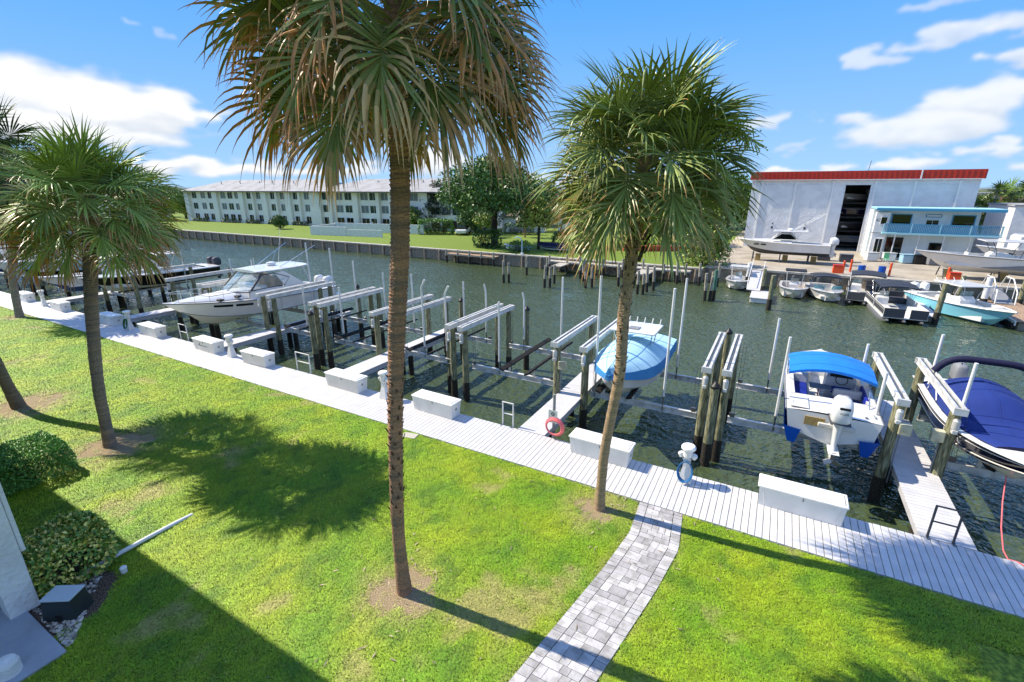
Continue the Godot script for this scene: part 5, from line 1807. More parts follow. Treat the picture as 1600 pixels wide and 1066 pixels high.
func cruiser() -> void:
	var t := thing("cabin_cruiser", "big white cabin cruiser with hardtop and dark oval windows on a lift", "boat", Vector3(-26.75, 0.22, -6.25), PI)
	var h := Hull.new()
	h.L = 9.6; h.B = 3.35; h.D = 1.12; h.rise = 0.52; h.full = 2.2; h.start = 0.40; h.stern = 0.97
	hull_parts(t, h, M.gel, M.gel_warm, M.grey, {rail_r = 0.035})
	deck_parts(t, h, 0.04, 0.32, 0.25, 0.55, M.gel, M.gel, M.nonskid)
	# hull windows and boot stripe
	for s in [-1.0, 1.0]:
		for k in 2:
			var b := MB.new()
			var u0 := 0.60 + k * 0.105
			var rows: Array = []
			for i in 6:
				var u := u0 + i * 0.018
				var r: Array = []
				for f in [0.66, 0.80]:
					r.push_back(Vector3(s * (lerpf(h.cb(u), h.hb(u), f - 0.05) + 0.02), lerpf(h.cy(u), h.sh(u), f), h.z(u)))
				rows.push_back(r)
			b.loft(rows, false, s < 0)
			part(b, "hull_window", M.glass, t)
		var pts: Array = []
		for i in 20:
			var u := i / 19.0 * 0.97
			pts.push_back(Vector3(s * (h.cb(u) + 0.012), h.cy(u) + 0.02, h.z(u) + 0.06 * h.L * pow(h.q(u), 5.0)))
		tb("boot_stripe", pts, 0.018, M.darkgrey, t, 5)
	# raised trunk cabin
	var rows: Array = []
	for i in 13:
		var u := lerpf(0.50, 0.93, i / 12.0)
		var k := 0.42 * pow(1.0 - i / 12.0, 0.8) + 0.02
		var r: Array = []
		for q in 9:
			var x := -1.0 + q / 4.0
			r.push_back(h.pt(u, x, 0.76, 0.05 + k * pow(1.0 - pow(absf(x), 3.2), 0.5)))
		rows.push_back(r)
	var b := MB.new()
	b.loft(rows, false, false)
	part(b, "trunk_cabin", M.gel, t)
	b = MB.new()
	b.loft([rows[2].slice(2, 7), rows[5].slice(2, 7), rows[8].slice(2, 7)].map(func(r): return r.map(func(p): return p + Vector3(0, 0.025, 0))), false, false)
	part(b, "sun_pad", M.nonskid, t)
	# deckhouse: coaming, windscreen, side windows, hardtop
	var zs := h.z(0.60)
	var za := h.z(0.26)
	var y0 := h.sh(0.5)
	b = MB.new()
	for s in [-1.0, 1.0]:
		var w: Array = []
		for i in 10:
			var u := lerpf(0.18, 0.60, i / 9.0)
			var top := 0.10 + 0.42 * smoothstep(0.0, 0.5, i / 9.0)
			w.push_back([h.pt(u, s, 0.86, 0.0), Vector3(s * h.hb(u) * 0.80, h.sh(u) + top, h.z(u))])
		b.loft(w, false, s < 0)
		b.loft(w.map(func(r): return [r[0] - Vector3(s * 0.08, 0, 0), r[1] - Vector3(s * 0.08, 0, 0)]), false, s > 0)
	part(b, "coaming", M.gel, t)
	var tw := 1.16
	var yt := y0 + 1.42
	var yb := y0 + 0.50
	b = MB.new()
	var low: Array = []
	var hi: Array = []
	for i in 9:
		var a := -1.0 + i / 4.0
		low.push_back(Vector3(a * 1.28, yb - 0.04, zs - 0.55 + 0.55 * a * a))
		hi.push_back(Vector3(a * tw, yt - 0.05, zs + 0.75 + 0.22 * a * a))
	b.loft([hi, low], false, true)
	part(b, "windscreen", M.pane, t)
	b = MB.new()
	b.tube(low, 0.035, 6); b.tube(hi, 0.03, 6)
	b.tube([low[0], hi[0]], 0.05, 6); b.tube([low[8], hi[8]], 0.05, 6); b.tube([low[4], hi[4]], 0.02, 6)
	part(b, "windscreen_frame", M.darkgrey, t)
	for s in [-1.0, 1.0]:
		# side window, pointed towards the stern
		var p := [Vector3(s * 1.30, yb + 0.02, zs + 0.10), Vector3(s * 1.20, yt - 0.14, zs + 0.92), Vector3(s * 1.21, yt - 0.13, zs + 1.7), Vector3(s * 1.27, yb + 0.42, zs + 2.6), Vector3(s * 1.30, yb + 0.02, zs + 2.2)]
		b = MB.new()
		var nn := Vector3(s, 0.1, 0)
		for k in range(1, 4): b.tri(p[0], p[k], p[k + 1], nn, nn, nn)
		part(b, "side_window", M.pane, t)
		b = MB.new()
		b.tube([p[0], p[1], p[2], p[3], p[4], p[0]], 0.028, 6)
		part(b, "window_frame", M.darkgrey, t)
		# white pillar sweeping aft
		b = MB.new()
		b.loft([[Vector3(s * 1.33, yb - 0.4, zs + 3.9), Vector3(s * 1.33, yb - 0.4, zs + 2.0)], [Vector3(s * 1.30, yb + 0.2, zs + 3.2), Vector3(s * 1.31, yb + 0.02, zs + 2.2)], [Vector3(s * 1.25, yt - 0.1, zs + 2.3), Vector3(s * 1.22, yt - 0.12, zs + 1.7)]], false, s < 0)
		b.loft([[Vector3(s * 1.27, yb - 0.4, zs + 3.9), Vector3(s * 1.27, yb - 0.4, zs + 2.0)], [Vector3(s * 1.24, yb + 0.2, zs + 3.2), Vector3(s * 1.25, yb + 0.02, zs + 2.2)], [Vector3(s * 1.19, yt - 0.1, zs + 2.3), Vector3(s * 1.16, yt - 0.12, zs + 1.7)]], false, s > 0)
		part(b, "pillar", M.gel, t)
		tb("top_support", [Vector3(s * 1.15, yt, zs + 3.7), Vector3(s * 1.35, y0 + 0.1, zs + 4.1)], 0.03, M.white, t, 6)
		# outrigger poles
		tb("outrigger", [Vector3(s * 1.05, yt + 0.12, zs + 2.2), Vector3(s * 1.4, yt + 1.2, zs + 4.6)], 0.022, M.chrome, t, 6)
		tb("outrigger_stay", [Vector3(s * 1.05, yt + 0.12, zs + 3.2), Vector3(s * 1.3, yt + 0.85, zs + 3.8)], 0.012, M.chrome, t, 5)
	rows = []
	for i in 11:
		var v := i / 10.0
		var z := lerpf(zs + 0.62, zs + 4.1, v)
		var wd := lerpf(1.08, 1.32, smoothstep(0.0, 0.35, v)) * (1.0 - 0.12 * smoothstep(0.8, 1.0, v))
		var r: Array = []
		for k in 16:
			var a := TAU * k / 16.0
			r.push_back(Vector3(signf(cos(a)) * pow(absf(cos(a)), 0.5) * wd, yt + 0.03 + sin(a) * (0.10 if sin(a) > 0 else 0.05), z))
		rows.push_back(r)
	b = MB.new()
	b.loft(rows, true, false)
	for e in [0, 10]:
		for k in 16:
			var nn := Vector3(0, 0, -1.0 if e == 0 else 1.0)
			b.tri(Vector3(0, yt + 0.03, rows[e][0].z), rows[e][k], rows[e][(k + 1) % 16], nn, nn, nn)
	part(b, "hardtop", M.gel, t)
	b = MB.new()
	b.xf = Transform3D(Basis(), Vector3(0, yt + 0.12, zs + 2.4))
	b.lathe([Vector2(0.22, 0), Vector2(0.28, 0.1), Vector2(0.25, 0.2), Vector2(0, 0.25)], 14)
	part(b, "radar_dome", M.gel, t)
	tb("antenna", [Vector3(0.7, yt + 0.1, zs + 3.4), Vector3(0.75, yt + 2.2, zs + 3.9)], 0.012, M.white, t, 5)
	tb("antenna", [Vector3(-0.2, yt + 0.1, zs + 1.2), Vector3(-0.2, yt + 0.75, zs + 1.2)], 0.014, M.white, t, 5)
	# seats inside
	bx("helm_seat", Vector3(0.55, y0 + 0.55, zs + 2.2), Vector3(0.6, 0.9, 0.5), M.tan, t, 0.08)
	bx("helm_seat", Vector3(-0.55, y0 + 0.55, zs + 2.2), Vector3(0.6, 0.9, 0.5), M.tan, t, 0.08)
	bx("helm_station", Vector3(0.0, y0 + 0.35, zs + 1.0), Vector3(2.2, 0.6, 0.5), M.gel, t, 0.06)
	bx("cabin_floor", Vector3(0, y0 + 0.02, zs + 1.9), Vector3(2.5, 0.04, 4.2), M.nonskid, t)
	rail_line(t, h, 0.55, 0.97, 0.52, M.chrome, 6)
	bx("swim_platform", Vector3(0, 0.5, 4.95), Vector3(2.8, 0.07, 0.8), M.gel, t, 0.03)
	for x in [-0.42, 0.42]: outboard(t, Vector3(x, 0.95, 4.78), M.gel, 1.15)
	for s in [-1.0, 1.0]:
		for k in 2:
			bx("hatch_light", Vector3(s * 1.02, y0 + 0.32 - k * 0.02, h.z(0.66 + k * 0.1)), Vector3(0.35, 0.09, 0.24), M.black, t, 0.02)

# ---------- far bank ----------
func window(parent: Node3D, at: Vector3, w: float, h: float, glass: Material, frame: Material, mull := 1, fw := 0.06) -> void:
	# at: centre on the wall face, facing +z
	var p := bx("window", at + Vector3(0, 0, 0.012), Vector3(w, h, 0.03), glass, parent)
	var b := MB.new()
	for s in [-1, 1]:
		b.box(at + Vector3(s * (w * 0.5 + fw * 0.5), 0, 0.03), Vector3(fw, h + fw * 2, 0.09))
		b.box(at + Vector3(0, s * (h * 0.5 + fw * 0.5), 0.03), Vector3(w, fw, 0.088))
	for k in mull:
		b.box(at + Vector3(((k + 1.0) / (mull + 1.0) - 0.5) * w, 0, 0.032), Vector3(fw * 0.7, h, 0.05))
	part(b, "frame", frame, p)

func hip_roof(parent: Node3D, x0: float, x1: float, z0: float, z1: float, y: float, ridge: float, over: float, m: Material, called := "roof") -> MeshInstance3D:
	var b := MB.new()
	var a := x0 - over
	var c := x1 + over
	var f := z1 + over
	var k := z0 - over
	var zm := (f + k) * 0.5
	var run := (f - k) * 0.5
	var r0 := Vector3(a + run, ridge, zm)
	var r1 := Vector3(c - run, ridge, zm)
	var p0 := Vector3(a, y, f)
	var p1 := Vector3(c, y, f)
	var p2 := Vector3(c, y, k)
	var p3 := Vector3(a, y, k)
	b.quad(p0, p1, r1, r0); b.quad(p2, p3, r0, r1)
	b.tri(p3, p0, r0, Vector3(-1, 1, 0), Vector3(-1, 1, 0), Vector3(-1, 1, 0))
	b.tri(p1, p2, r1, Vector3(1, 1, 0), Vector3(1, 1, 0), Vector3(1, 1, 0))
	var o := part(b, called, m, parent)
	b = MB.new()
	b.box(Vector3((a + c) * 0.5, y - 0.09, f), Vector3(c - a, 0.18, 0.06))
	b.box(Vector3((a + c) * 0.5, y - 0.09, k), Vector3(c - a, 0.18, 0.06))
	b.box(Vector3(a, y - 0.09, zm), Vector3(0.06, 0.18, f - k - 0.1))
	b.box(Vector3(c, y - 0.09, zm), Vector3(0.06, 0.18, f - k - 0.1))
	part(b, "fascia", M.roof_dark, o)
	return o

func make_condo() -> void:
	var t := thing("condominium", "long three storey cream condominium with grey hip roof across the canal", "building", Vector3(-124.5, 0, -55.2), deg_to_rad(5.24))
	var L := 78.0
	bx("wall", Vector3(L * 0.5 - 0.5, 3.45, -7.0), Vector3(L, 6.9, 13.0), M.stucco, t)
	# projecting bays between the recessed window strips
	for p in [[-1.0, 0.4], [8.8, 10.4], [17.6, 19.0], [21.6, 22.2], [24.6, 26.2], [28.8, 29.4], [31.6, 33.2], [35.4, 36.0], [38.6, 41.4], [43.4, 44.4], [49.8, 51.2], [55.6, 56.4], [58.6, 60.0], [66.0, 67.4], [74.5, 77.0]]:
		bx("pilaster", Vector3((p[0] + p[1]) * 0.5, 3.4, -0.25), Vector3(p[1] - p[0], 6.8, 0.9), M.stucco2, t)
	var k := 0
	var gl := [M.win, M.win_curtain, M.win_teal, M.win, M.win_teal, M.win_curtain]
	for x in [1.8, 4.9, 7.4, 11.8, 14.1, 16.4, 20.3, 23.3, 27.6, 30.5, 34.3, 37.4, 42.5, 46.0, 48.4, 52.4, 54.6, 57.4, 61.6, 64.0, 68.6, 71.0, 73.2]:
		for fl in 3:
			window(t, Vector3(x, 1.08 + fl * 2.42, -0.5), 1.5 if x < 41 else 1.8, 1.35, gl[(k * 7 + fl * 3) % 6], M.frame, 1, 0.07)
			k += 1
	hip_roof(t, -0.8, 44.0, -13.6, 0.3, 6.9, 9.35, 0.5, M.roof)
	hip_roof(t, 40.4, L, -14.2, 0.9, 6.88, 9.30, 0.5, M.roof)
	for i in 12:
		var vx := 8.0 + i * 5.6
		tb("roof_vent", [Vector3(vx, 8.4, -3.4 - (i % 3) * 0.6), Vector3(vx, 9.0 + 0.1 * (i % 2), -3.4 - (i % 3) * 0.6)], 0.09, M.grey, t, 8)
	var hg := "low hedges under the condominium windows"
	for p in [[2.0, 7.0], [12.0, 17.5], [20.0, 24.0], [27.0, 31.0], [34.0, 38.0], [46.0, 52.0], [56.0, 58.5]]:
		var a := t.transform * Vector3((p[0] + p[1]) * 0.5, 0, 0.9)
		hedge("foundation_hedge", "low dark green hedge strip under the condominium windows" if p[0] != 2.0 else "low hedge strip at the condominium's end by the tall tree", a, Vector3(p[1] - p[0], 0.75, 0.8), 420, 0.28, [Color(0.03, 0.07, 0.012), Color(0.045, 0.09, 0.015)], int(p[0]) + 300, t.rotation.y, "hedge", hg)
	# pool wall
	var w := thing("pool_wall", "low white wall around the pool terrace in front of the condominium", "wall", Vector3(-69.2, 0, -44.6), deg_to_rad(10.0))
	bx("wall", Vector3(3.6, 0.72, 0), Vector3(7.2, 1.45, 0.22), M.stucco_w, w)
	bx("wall", Vector3(10.7, 0.55, 0.0), Vector3(6.6, 1.1, 0.2), M.stucco_w, w)
	bx("wall", Vector3(0.1, 0.72, -3.2), Vector3(0.22, 1.44, 6.0), M.stucco_w, w)
	bx("wall", Vector3(9.0, 0.85, -6.2), Vector3(18.0, 1.5, 0.2), M.stucco_w, w)
	for i in 4: bx("post", Vector3(2.2 + i * 3.6, 1.0, -4.2), Vector3(0.14, 2.0, 0.14), M.white, w)
	tree("round_bush", "small round topiary tree alone on the far lawn", Vector3(-84.2, 0, -49.7), 2.4, 1.35, 14, 260, 0.22, [Color(0.05, 0.12, 0.02), Color(0.07, 0.15, 0.02)], 61, {fork = 0.7, trunk = 0.16, clump = 0.5})

func make_seawalls() -> void:
	var t := thing("far_seawall", "weathered timber seawall with pale cap along the far lawn", "seawall", Vector3(-68.0, 0, -38.8))
	bx("cap", Vector3(0, 0.02, -0.15), Vector3(124.0, 0.16, 0.6), M.conc, t, 0.02)
	for i in 4:
		bx("plank", Vector3(0, -0.20 - i * 0.31, -0.05), Vector3(124.0, 0.29, 0.1), M.oldwood, t)
	bx("foot_plank", Vector3(0, -2.3, -0.05), Vector3(124.0, 1.9, 0.1), M.barnacle, t)
	for i in 52:
		var x := -61.0 + i * 2.4
		var b := MB.new()
		b.tube([Vector3(x, -3.6, 0.16), Vector3(x, -0.08, 0.12)], 0.13, 8)
		part(b, "pile", M.oldwood, t)
	t = thing("wharf_wall", "rusty brown wharf wall below the boatyard", "seawall", Vector3(17.0, 0, -40.4))
	bx("cap", Vector3(0, 0.02, -0.2), Vector3(46.0, 0.2, 0.7), M.conc, t, 0.02)
	bx("face", Vector3(0, -1.85, -0.08), Vector3(46.0, 3.5, 0.2), M.conc_dark, t)
	for i in 22:
		bx("sheet_rib", Vector3(-22.5 + i * 2.1, -1.0, 0.06), Vector3(0.5, 1.9, 0.14), M.oldwood, t, 0.03)
	# return of the wall where the lawn meets the yard
	bx("return_face", Vector3(-23.1, -1.8, 0.75), Vector3(0.2, 3.4, 1.5), M.conc_dark, t)
	# docks along the far bank
	var d := thing("far_dock", "low grey plank dock with rail boards against the far seawall", "dock", Vector3(-32.4, 0, -38.0))
	bx("deck", Vector3(0, -0.25, 0), Vector3(7.2, 0.1, 1.1), M.plank, d)
	bx("rail_board", Vector3(0, 0.16, 0.58), Vector3(7.2, 0.14, 0.05), M.pile_pale, d)
	bx("rail_board", Vector3(0, -0.28, 0.58), Vector3(7.2, 0.16, 0.05), M.pile_pale, d)
	for i in 5: pile_at(d, -3.4 + i * 1.7, 0.5, 0.3, 0.13, M.pile_pale)
	d = thing("far_dock", "pale plank dock behind the slim palm's trunk on the far bank", "dock", Vector3(-14.5, 0, -37.9))
	bx("deck", Vector3(0, -0.2, 0), Vector3(15.0, 0.12, 1.2), M.conc, d)
	bx("gangplank", Vector3(3.6, -0.28, 2.0), Vector3(1.3, 0.1, 3.4), M.conc, d)
	bx("gangplank", Vector3(-5.4, -0.28, 1.6), Vector3(1.1, 0.1, 2.6), M.conc, d)
	for i in 8: pile_at(d, -7.2 + i * 2.05, 0.55, 0.5 + 0.15 * (i % 3), 0.11, M.pile_pale)
	var g := "old mooring piles off the far bank"
	var r := RandomNumberGenerator.new()
	r.seed = 8
	var ps := [[-22.85, -29.2, 0.85], [-22.5, -29.6, 0.6], [-22.85, -34.1, 0.7], [-21.0, -35.2, 0.6], [-18.3, -28.9, 0.75], [-18.0, -29.4, 0.6], [-18.4, -31.3, 0.5], [-15.0, -30.7, 0.8], [-14.6, -31.3, 0.6], [-15.7, -36.4, 0.7], [-17.2, -35.0, 0.9], [-16.4, -33.8, 0.8], [-12.6, -33.0, 0.9], [-12.9, -36.4, 0.8], [-11.4, -34.2, 0.9], [-10.1, -30.4, 0.75], [-9.7, -30.7, 0.5], [-9.6, -31.6, 1.1], [-9.2, -32.4, 0.9], [-8.0, -36.8, 1.0], [-4.6, -30.5, 0.95], [-4.2, -30.7, 0.7], [-4.3, -31.8, 0.9], [-4.4, -37.2, 0.9], [-6.0, -37.0, 0.8]]
	for p in ps: mooring_pile("weathered pale mooring pile standing off the far bank", p[0], p[1], p[2], false, g, 0.12, M.pile_pale, Vector2(r.randf_range(-0.05, 0.05), r.randf_range(-0.03, 0.03)))
	var gp := mat(Color(0.33, 0.50, 0.42), 0.8, 0.0, M.stain_t, 0.6)
	mooring_pile("pile painted pale teal beside the slim palm's crown", -4.0, -31.0, 1.2, false, "", 0.16, gp)
	mooring_pile("tall green wood pile at the near corner of the gangway float", 0.1, -29.5, 1.35, false, "", 0.17, M.pile)
	mooring_pile("tall green wood pile behind the gangway float", -0.6, -34.9, 1.0, false, "", 0.15, M.pile)
	mooring_pile("tall olive pile between the pontoon boat and the turquoise boat", 10.1, -30.5, 1.5, false, "", 0.17, M.pile, Vector2(0.02, 0))
	mooring_pile("green wood pile behind the turquoise boat", 12.9, -38.0, 1.1, false, "", 0.17, M.pile)
	mooring_pile("green wood pile by the white gangway frame", 16.6, -38.6, 1.0, false, "", 0.17, M.pile)
	mooring_pile("white sleeved pile beside the turquoise boat", 14.3, -37.6, 1.15, false, "", 0.2, M.white)
	mooring_pile("white sleeved pile beside the gangway float", -2.0, -39.2, 0.85, false, "", 0.18, M.white)

func make_yard() -> void:
	# warehouse
	var t := thing("boat_warehouse", "big grey boat warehouse with red roof band and tall dark doorway", "building", Vector3(7.0, 0, -62.0))
	bx("wall", Vector3(-2.5, 4.25, -0.2), Vector3(17.0 - 0.36, 8.5, 0.4), M.ware, t)
	var front := t.get_node("wall")
	front.free()
	bx("front_wall", Vector3(-5.95, 4.25, -0.2), Vector3(10.3, 8.5, 0.4), M.ware, t)
	bx("front_wall", Vector3(6.55, 4.25, -0.2), Vector3(9.7, 8.5, 0.4), M.ware, t)
	bx("lintel", Vector3(0.45, 8.18, -0.2), Vector3(2.5, 0.64, 0.4), M.ware, t)
	bx("side_wall", Vector3(-10.9, 4.25, -14.4), Vector3(0.4, 8.5, 28.0), M.ware, t)
	bx("side_wall", Vector3(11.2, 4.25, -14.4), Vector3(0.4, 8.5, 28.0), M.ware, t)
	bx("back_wall", Vector3(0.15, 4.25, -28.2), Vector3(21.6, 8.5, 0.4), M.ware, t)
	bx("roof", Vector3(0.15, 8.75, -14.2), Vector3(22.6, 0.4, 28.6), M.roof, t)
	var band := bx("roof_band", Vector3(0.15, 8.98, 0.16), Vector3(23.0, 0.98, 0.3), M.redroof, t)
	for i in 48: bx("seam", Vector3(-11.2 + i * 0.482, 8.98, 0.32), Vector3(0.05, 0.96, 0.04), M.redroof, band)
	bx("band_return", Vector3(-11.2, 8.98, -14.0), Vector3(0.3, 0.96, 28.0), M.redroof, t)
	bx("band_return", Vector3(11.5, 8.98, -14.0), Vector3(0.3, 0.96, 28.0), M.redroof, t)
	bx("gutter", Vector3(0.15, 8.47, 0.3), Vector3(23.0, 0.07, 0.1), M.ware_trim, t)
	for x in [-9.9, -6.1, -2.1, 2.1, 5.8, 9.7]:
		bx("downpipe", Vector3(x, 4.2, 0.06), Vector3(0.16, 8.3, 0.12), M.ware_trim, t)
	for p in [[-8.0, 3.2], [-4.1, 3.4], [3.95, 3.0], [7.75, 3.3]]:
		bx("wall_panel", Vector3(p[0], 4.4, 0.012), Vector3(p[1], 7.0, 0.03), M.ware, t, 0.01)
	tb("aerial", [Vector3(1.2, 9.4, -1.0), Vector3(1.3, 10.6, -1.0)], 0.03, M.darkgrey, t, 5)
	bx("band_joint", Vector3(6.1, 8.98, 0.33), Vector3(0.12, 0.98, 0.06), M.ware_trim, t)
	for x in [-8.0, -4.3]:
		bx("wall_vent", Vector3(x, 2.6, 0.03), Vector3(0.22, 0.3, 0.06), M.darkgrey, t)
		bx("wall_lamp", Vector3(x, 3.1, 0.05), Vector3(0.14, 0.14, 0.1), M.black, t)
	bx("floor", Vector3(0.15, 0.01, -14.2), Vector3(21.6, 0.02, 27.6), M.conc, t)
	# racks with hulls just inside the doorway
	var h := Hull.new()
	h.L = 6.0; h.B = 2.2; h.D = 0.9
	for k in 4:
		var rk := thing("racked_boat", ["white boat on the warehouse floor inside the doorway", "dark boat on the second rack inside the doorway", "grey boat on the third rack inside the doorway", "white boat with outboard on the top rack inside the doorway"][k], "boat", Vector3(7.4, 0.55 + k * 1.75, -66.2), PI * 0.5 + 0.9 * (k % 2))
		hull_parts(rk, h, [M.grey, M.darkgrey, M.navy, M.grey][k], M.darkgrey, M.grey)
		deck_parts(rk, h, 0.1, 0.75, 0.2, 0.4, M.gel, M.gel, M.nonskid)
		if k == 3: outboard(rk, Vector3(0, 0.9, 2.95), M.gel)
		var rack := thing("boat_rack", ["lowest steel rack", "second steel rack", "third steel rack", "topmost steel rack"][k] + " under a boat in the warehouse", "rack", Vector3(7.4, k * 1.75, -66.2))
		for s in [-1, 1]:
			bx("beam", Vector3(0, 0.43, s * 0.8), Vector3(5.0, 0.12, 0.12), M.darkgrey, rack)
			for q in [-1, 1]: bx("upright", Vector3(q * 2.5, 0.25 if k == 0 else -0.4, s * 0.8), Vector3(0.12, 0.5 if k == 0 else 1.7, 0.12), M.darkgrey, rack)
	# office building with blue balcony
	t = thing("yard_office", "two storey white office with turquoise balcony and flat blue-edged roof", "building", Vector3(13.5, 0, -56.0))
	bx("wall", Vector3(-0.3, 2.62, -1.6), Vector3(8.9, 5.24, 3.0), M.bluewall, t)
	bx("stair_tower", Vector3(-3.95, 2.5, 0.2), Vector3(1.2, 5.0, 1.0), M.white, t)
	bx("tower_ledge", Vector3(-3.95, 2.85, 0.22), Vector3(1.3, 0.06, 1.04), M.grey, t)
	bx("roof", Vector3(0.5, 5.42, -1.0), Vector3(10.4, 0.2, 4.2), M.teal_pale, t, 0.02)
	bx("roof_edge", Vector3(0.5, 5.33, 1.13), Vector3(10.4, 0.24, 0.06), M.teal, t)
	bx("balcony", Vector3(1.0, 2.86, 0.55), Vector3(9.6, 0.16, 1.4), M.teal_pale, t)
	bx("top_rail", Vector3(1.0, 3.86, 1.2), Vector3(9.6, 0.07, 0.08), M.teal, t)
	bx("bottom_rail", Vector3(1.0, 3.04, 1.2), Vector3(9.6, 0.06, 0.06), M.teal, t)
	for i in 68: bx("baluster", Vector3(-3.7 + i * 0.14, 3.45, 1.2), Vector3(0.055, 0.76, 0.04), M.teal, t)
	for i in 5:
		bx("railing_post", Vector3(-3.75 + i * 2.37, 3.45, 1.2), Vector3(0.09, 0.9, 0.09), M.teal_pale, t)
		tb("balcony_post", [Vector3(-2.6 + i * 2.05, 0, 1.1), Vector3(-2.6 + i * 2.05, 2.78, 1.1)], 0.05, M.white, t, 8)
	window(t, Vector3(-2.2, 4.3, -0.1), 1.6, 0.95, M.win, M.teal, 0, 0.08)
	window(t, Vector3(2.9, 4.3, -0.1), 1.7, 0.95, M.win, M.teal, 0, 0.08)
	window(t, Vector3(0.45, 4.02, -0.1), 1.0, 0.5, M.win, M.frame, 1, 0.05)
	window(t, Vector3(0.45, 4.72, -0.1), 1.2, 0.2, M.frame, M.teal, 0, 0.06)
	window(t, Vector3(-3.8, 4.15, 0.7), 0.5, 0.7, M.win, M.frame, 0, 0.05)
	window(t, Vector3(-3.85, 1.25, 0.7), 0.62, 1.9, M.win, M.frame, 1, 0.06)
	window(t, Vector3(-2.35, 1.3, -0.1), 1.5, 2.2, M.win, M.frame, 1, 0.06)
	window(t, Vector3(1.2, 1.35, -0.1), 0.95, 1.1, M.win, M.darkgrey, 0, 0.06)
	text_on(t, "42", 0.42, M.black, Transform3D(Basis(), Vector3(-4.3, 4.2, 0.705)))
	t = thing("white_shed", "plain tall white shed beside the yard office", "building", Vector3(27.5, 0, -64.0))
	bx("wall", Vector3(0, 2.85, 0), Vector3(12.6, 5.7, 8.0), M.white, t)
	bx("roof", Vector3(0, 5.78, 0), Vector3(12.9, 0.15, 8.3), M.roof, t)
	for i in 3: bx("wall_bracket", Vector3(-4.0 + i * 1.3, 3.8 - (i % 2) * 0.6, 4.03), Vector3(0.4, 0.2, 0.06), M.darkgrey, t)
	t = thing("light_pole", "tall thin light pole behind the yard office", "lamp post", Vector3(21.6, 0, -68.0))
	tb("pole", [Vector3(0, 0, 0), Vector3(0, 7.2, 0)], [0.1, 0.06], M.darkgrey, t, 8)
	bx("arm", Vector3(0, 7.2, 0), Vector3(1.6, 0.08, 0.12), M.darkgrey, t)
	t = thing("distant_house", "pale grey flat roofed house behind the boatyard palms", "building", Vector3(24.0, 0, -92.0))
	bx("wall", Vector3(0, 3.3, 0), Vector3(14, 6.6, 8), M.stucco2, t)
	bx("roof", Vector3(0, 6.7, 0), Vector3(14.6, 0.25, 8.6), M.roof, t)
	var gp := "palms behind the boatyard"
	for p in [[25.5, -80.0, 6.4, 71], [28.5, -82.0, 6.8, 72], [21.6, -73.0, 5.1, 73], [31.5, -80.0, 6.2, 74]]:
		palm("yard_palm", "bushy palm with yellowed skirt behind the boatyard buildings", [Vector3(p[0], 0, p[1]), Vector3(p[0], p[2] * 0.5, p[1]), Vector3(p[0] + 0.1, p[2], p[1])], 0.2, 0.2, 26, {seed = p[3], near = false, blade = 1.5, stalk = 1.1, brown = 0.9, low_angle = -60.0, green = Color(0.09, 0.16, 0.02)}, gp)
	# yard boats on stands
	t = thing("sport_boat", "white sport boat with outboards propped ashore before the warehouse", "boat", Vector3(0.4, 0.75, -48.2), PI * 0.5)
	h = Hull.new()
	h.L = 8.6; h.B = 2.7; h.D = 1.25; h.rise = 0.22; h.full = 2.4
	hull_parts(t, h, M.gel_warm, M.darkgrey, M.gel, {rail_r = 0.05})
	deck_parts(t, h, 0.08, 0.42, 0.25, 0.6, M.gel, M.gel, M.nonskid)
	var cab: Array = []
	for i in 9:
		var u := lerpf(0.40, 0.86, i / 8.0)
		var r: Array = []
		for q in 9:
			var x := -1.0 + q / 4.0
			r.push_back(h.pt(u, x, 0.8, 0.04 + 0.34 * pow(1.0 - i / 8.0, 0.7) * sqrt(1.0 - pow(absf(x), 3.0))))
		cab.push_back(r)
	var b := MB.new()
	b.loft(cab, false, false)
	part(b, "trunk_cabin", M.gel, t)
	t_top(t, Vector3(0, 1.4, 0.6), Vector3(2.1, 0.1, 3.2), M.gel, M.gel, 1.05, 3)
	for s in [-1.0, 1.0]:
		b = MB.new()
		var q := [Vector3(s * 1.0, 1.62, -1.0), Vector3(s * 0.94, 2.25, -0.2), Vector3(s * 0.94, 2.25, 0.7), Vector3(s * 1.0, 1.62, 1.3)]
		var nn := Vector3(s, 0, 0)
		b.tri(q[0], q[1], q[2], nn, nn, nn); b.tri(q[0], q[2], q[3], nn, nn, nn)
		part(b, "side_window", M.glass, t)
		b = MB.new()
		b.tube([q[0], q[1], q[2], q[3], q[0]], 0.05, 5)
		part(b, "window_frame", M.gel, t)
		tb("outrigger", [Vector3(s * 0.8, 2.55, 0.8), Vector3(s * 1.2, 4.3, 3.4)], 0.025, M.white, t, 5)
		for k in 2:
			bx("hull_window", Vector3(s * (h.hb(0.7 + k * 0.08) * 0.93 + 0.02), 1.05, h.z(0.7 + k * 0.08)), Vector3(0.05, 0.12, 0.5), M.black, t)
	b = MB.new()
	b.xf = Transform3D(Basis(), Vector3(0, 2.52, 0.6))
	b.lathe([Vector2(0.25, 0), Vector2(0.3, 0.12), Vector2(0.2, 0.24), Vector2(0, 0.26)], 12)
	part(b, "radar_dome", M.gel, t)
	for x in [-0.4, 0.4]: outboard(t, Vector3(x, 1.25, 4.25), M.gel, 1.2)
	stands("boat stand legs under the sport boat ashore", Vector3(0.4, 0, -48.2), 2.6, 0.95)
	t = thing("large_open_boat", "large white open boat with arched hardtop propped ashore by the office", "boat", Vector3(16.6, 0.6, -44.6), PI * 0.5)
	h = Hull.new()
	h.L = 11.4; h.B = 3.1; h.D = 1.35; h.rise = 0.2; h.full = 2.3
	hull_parts(t, h, M.gel_warm, M.gel, M.grey, {rail_r = 0.06})
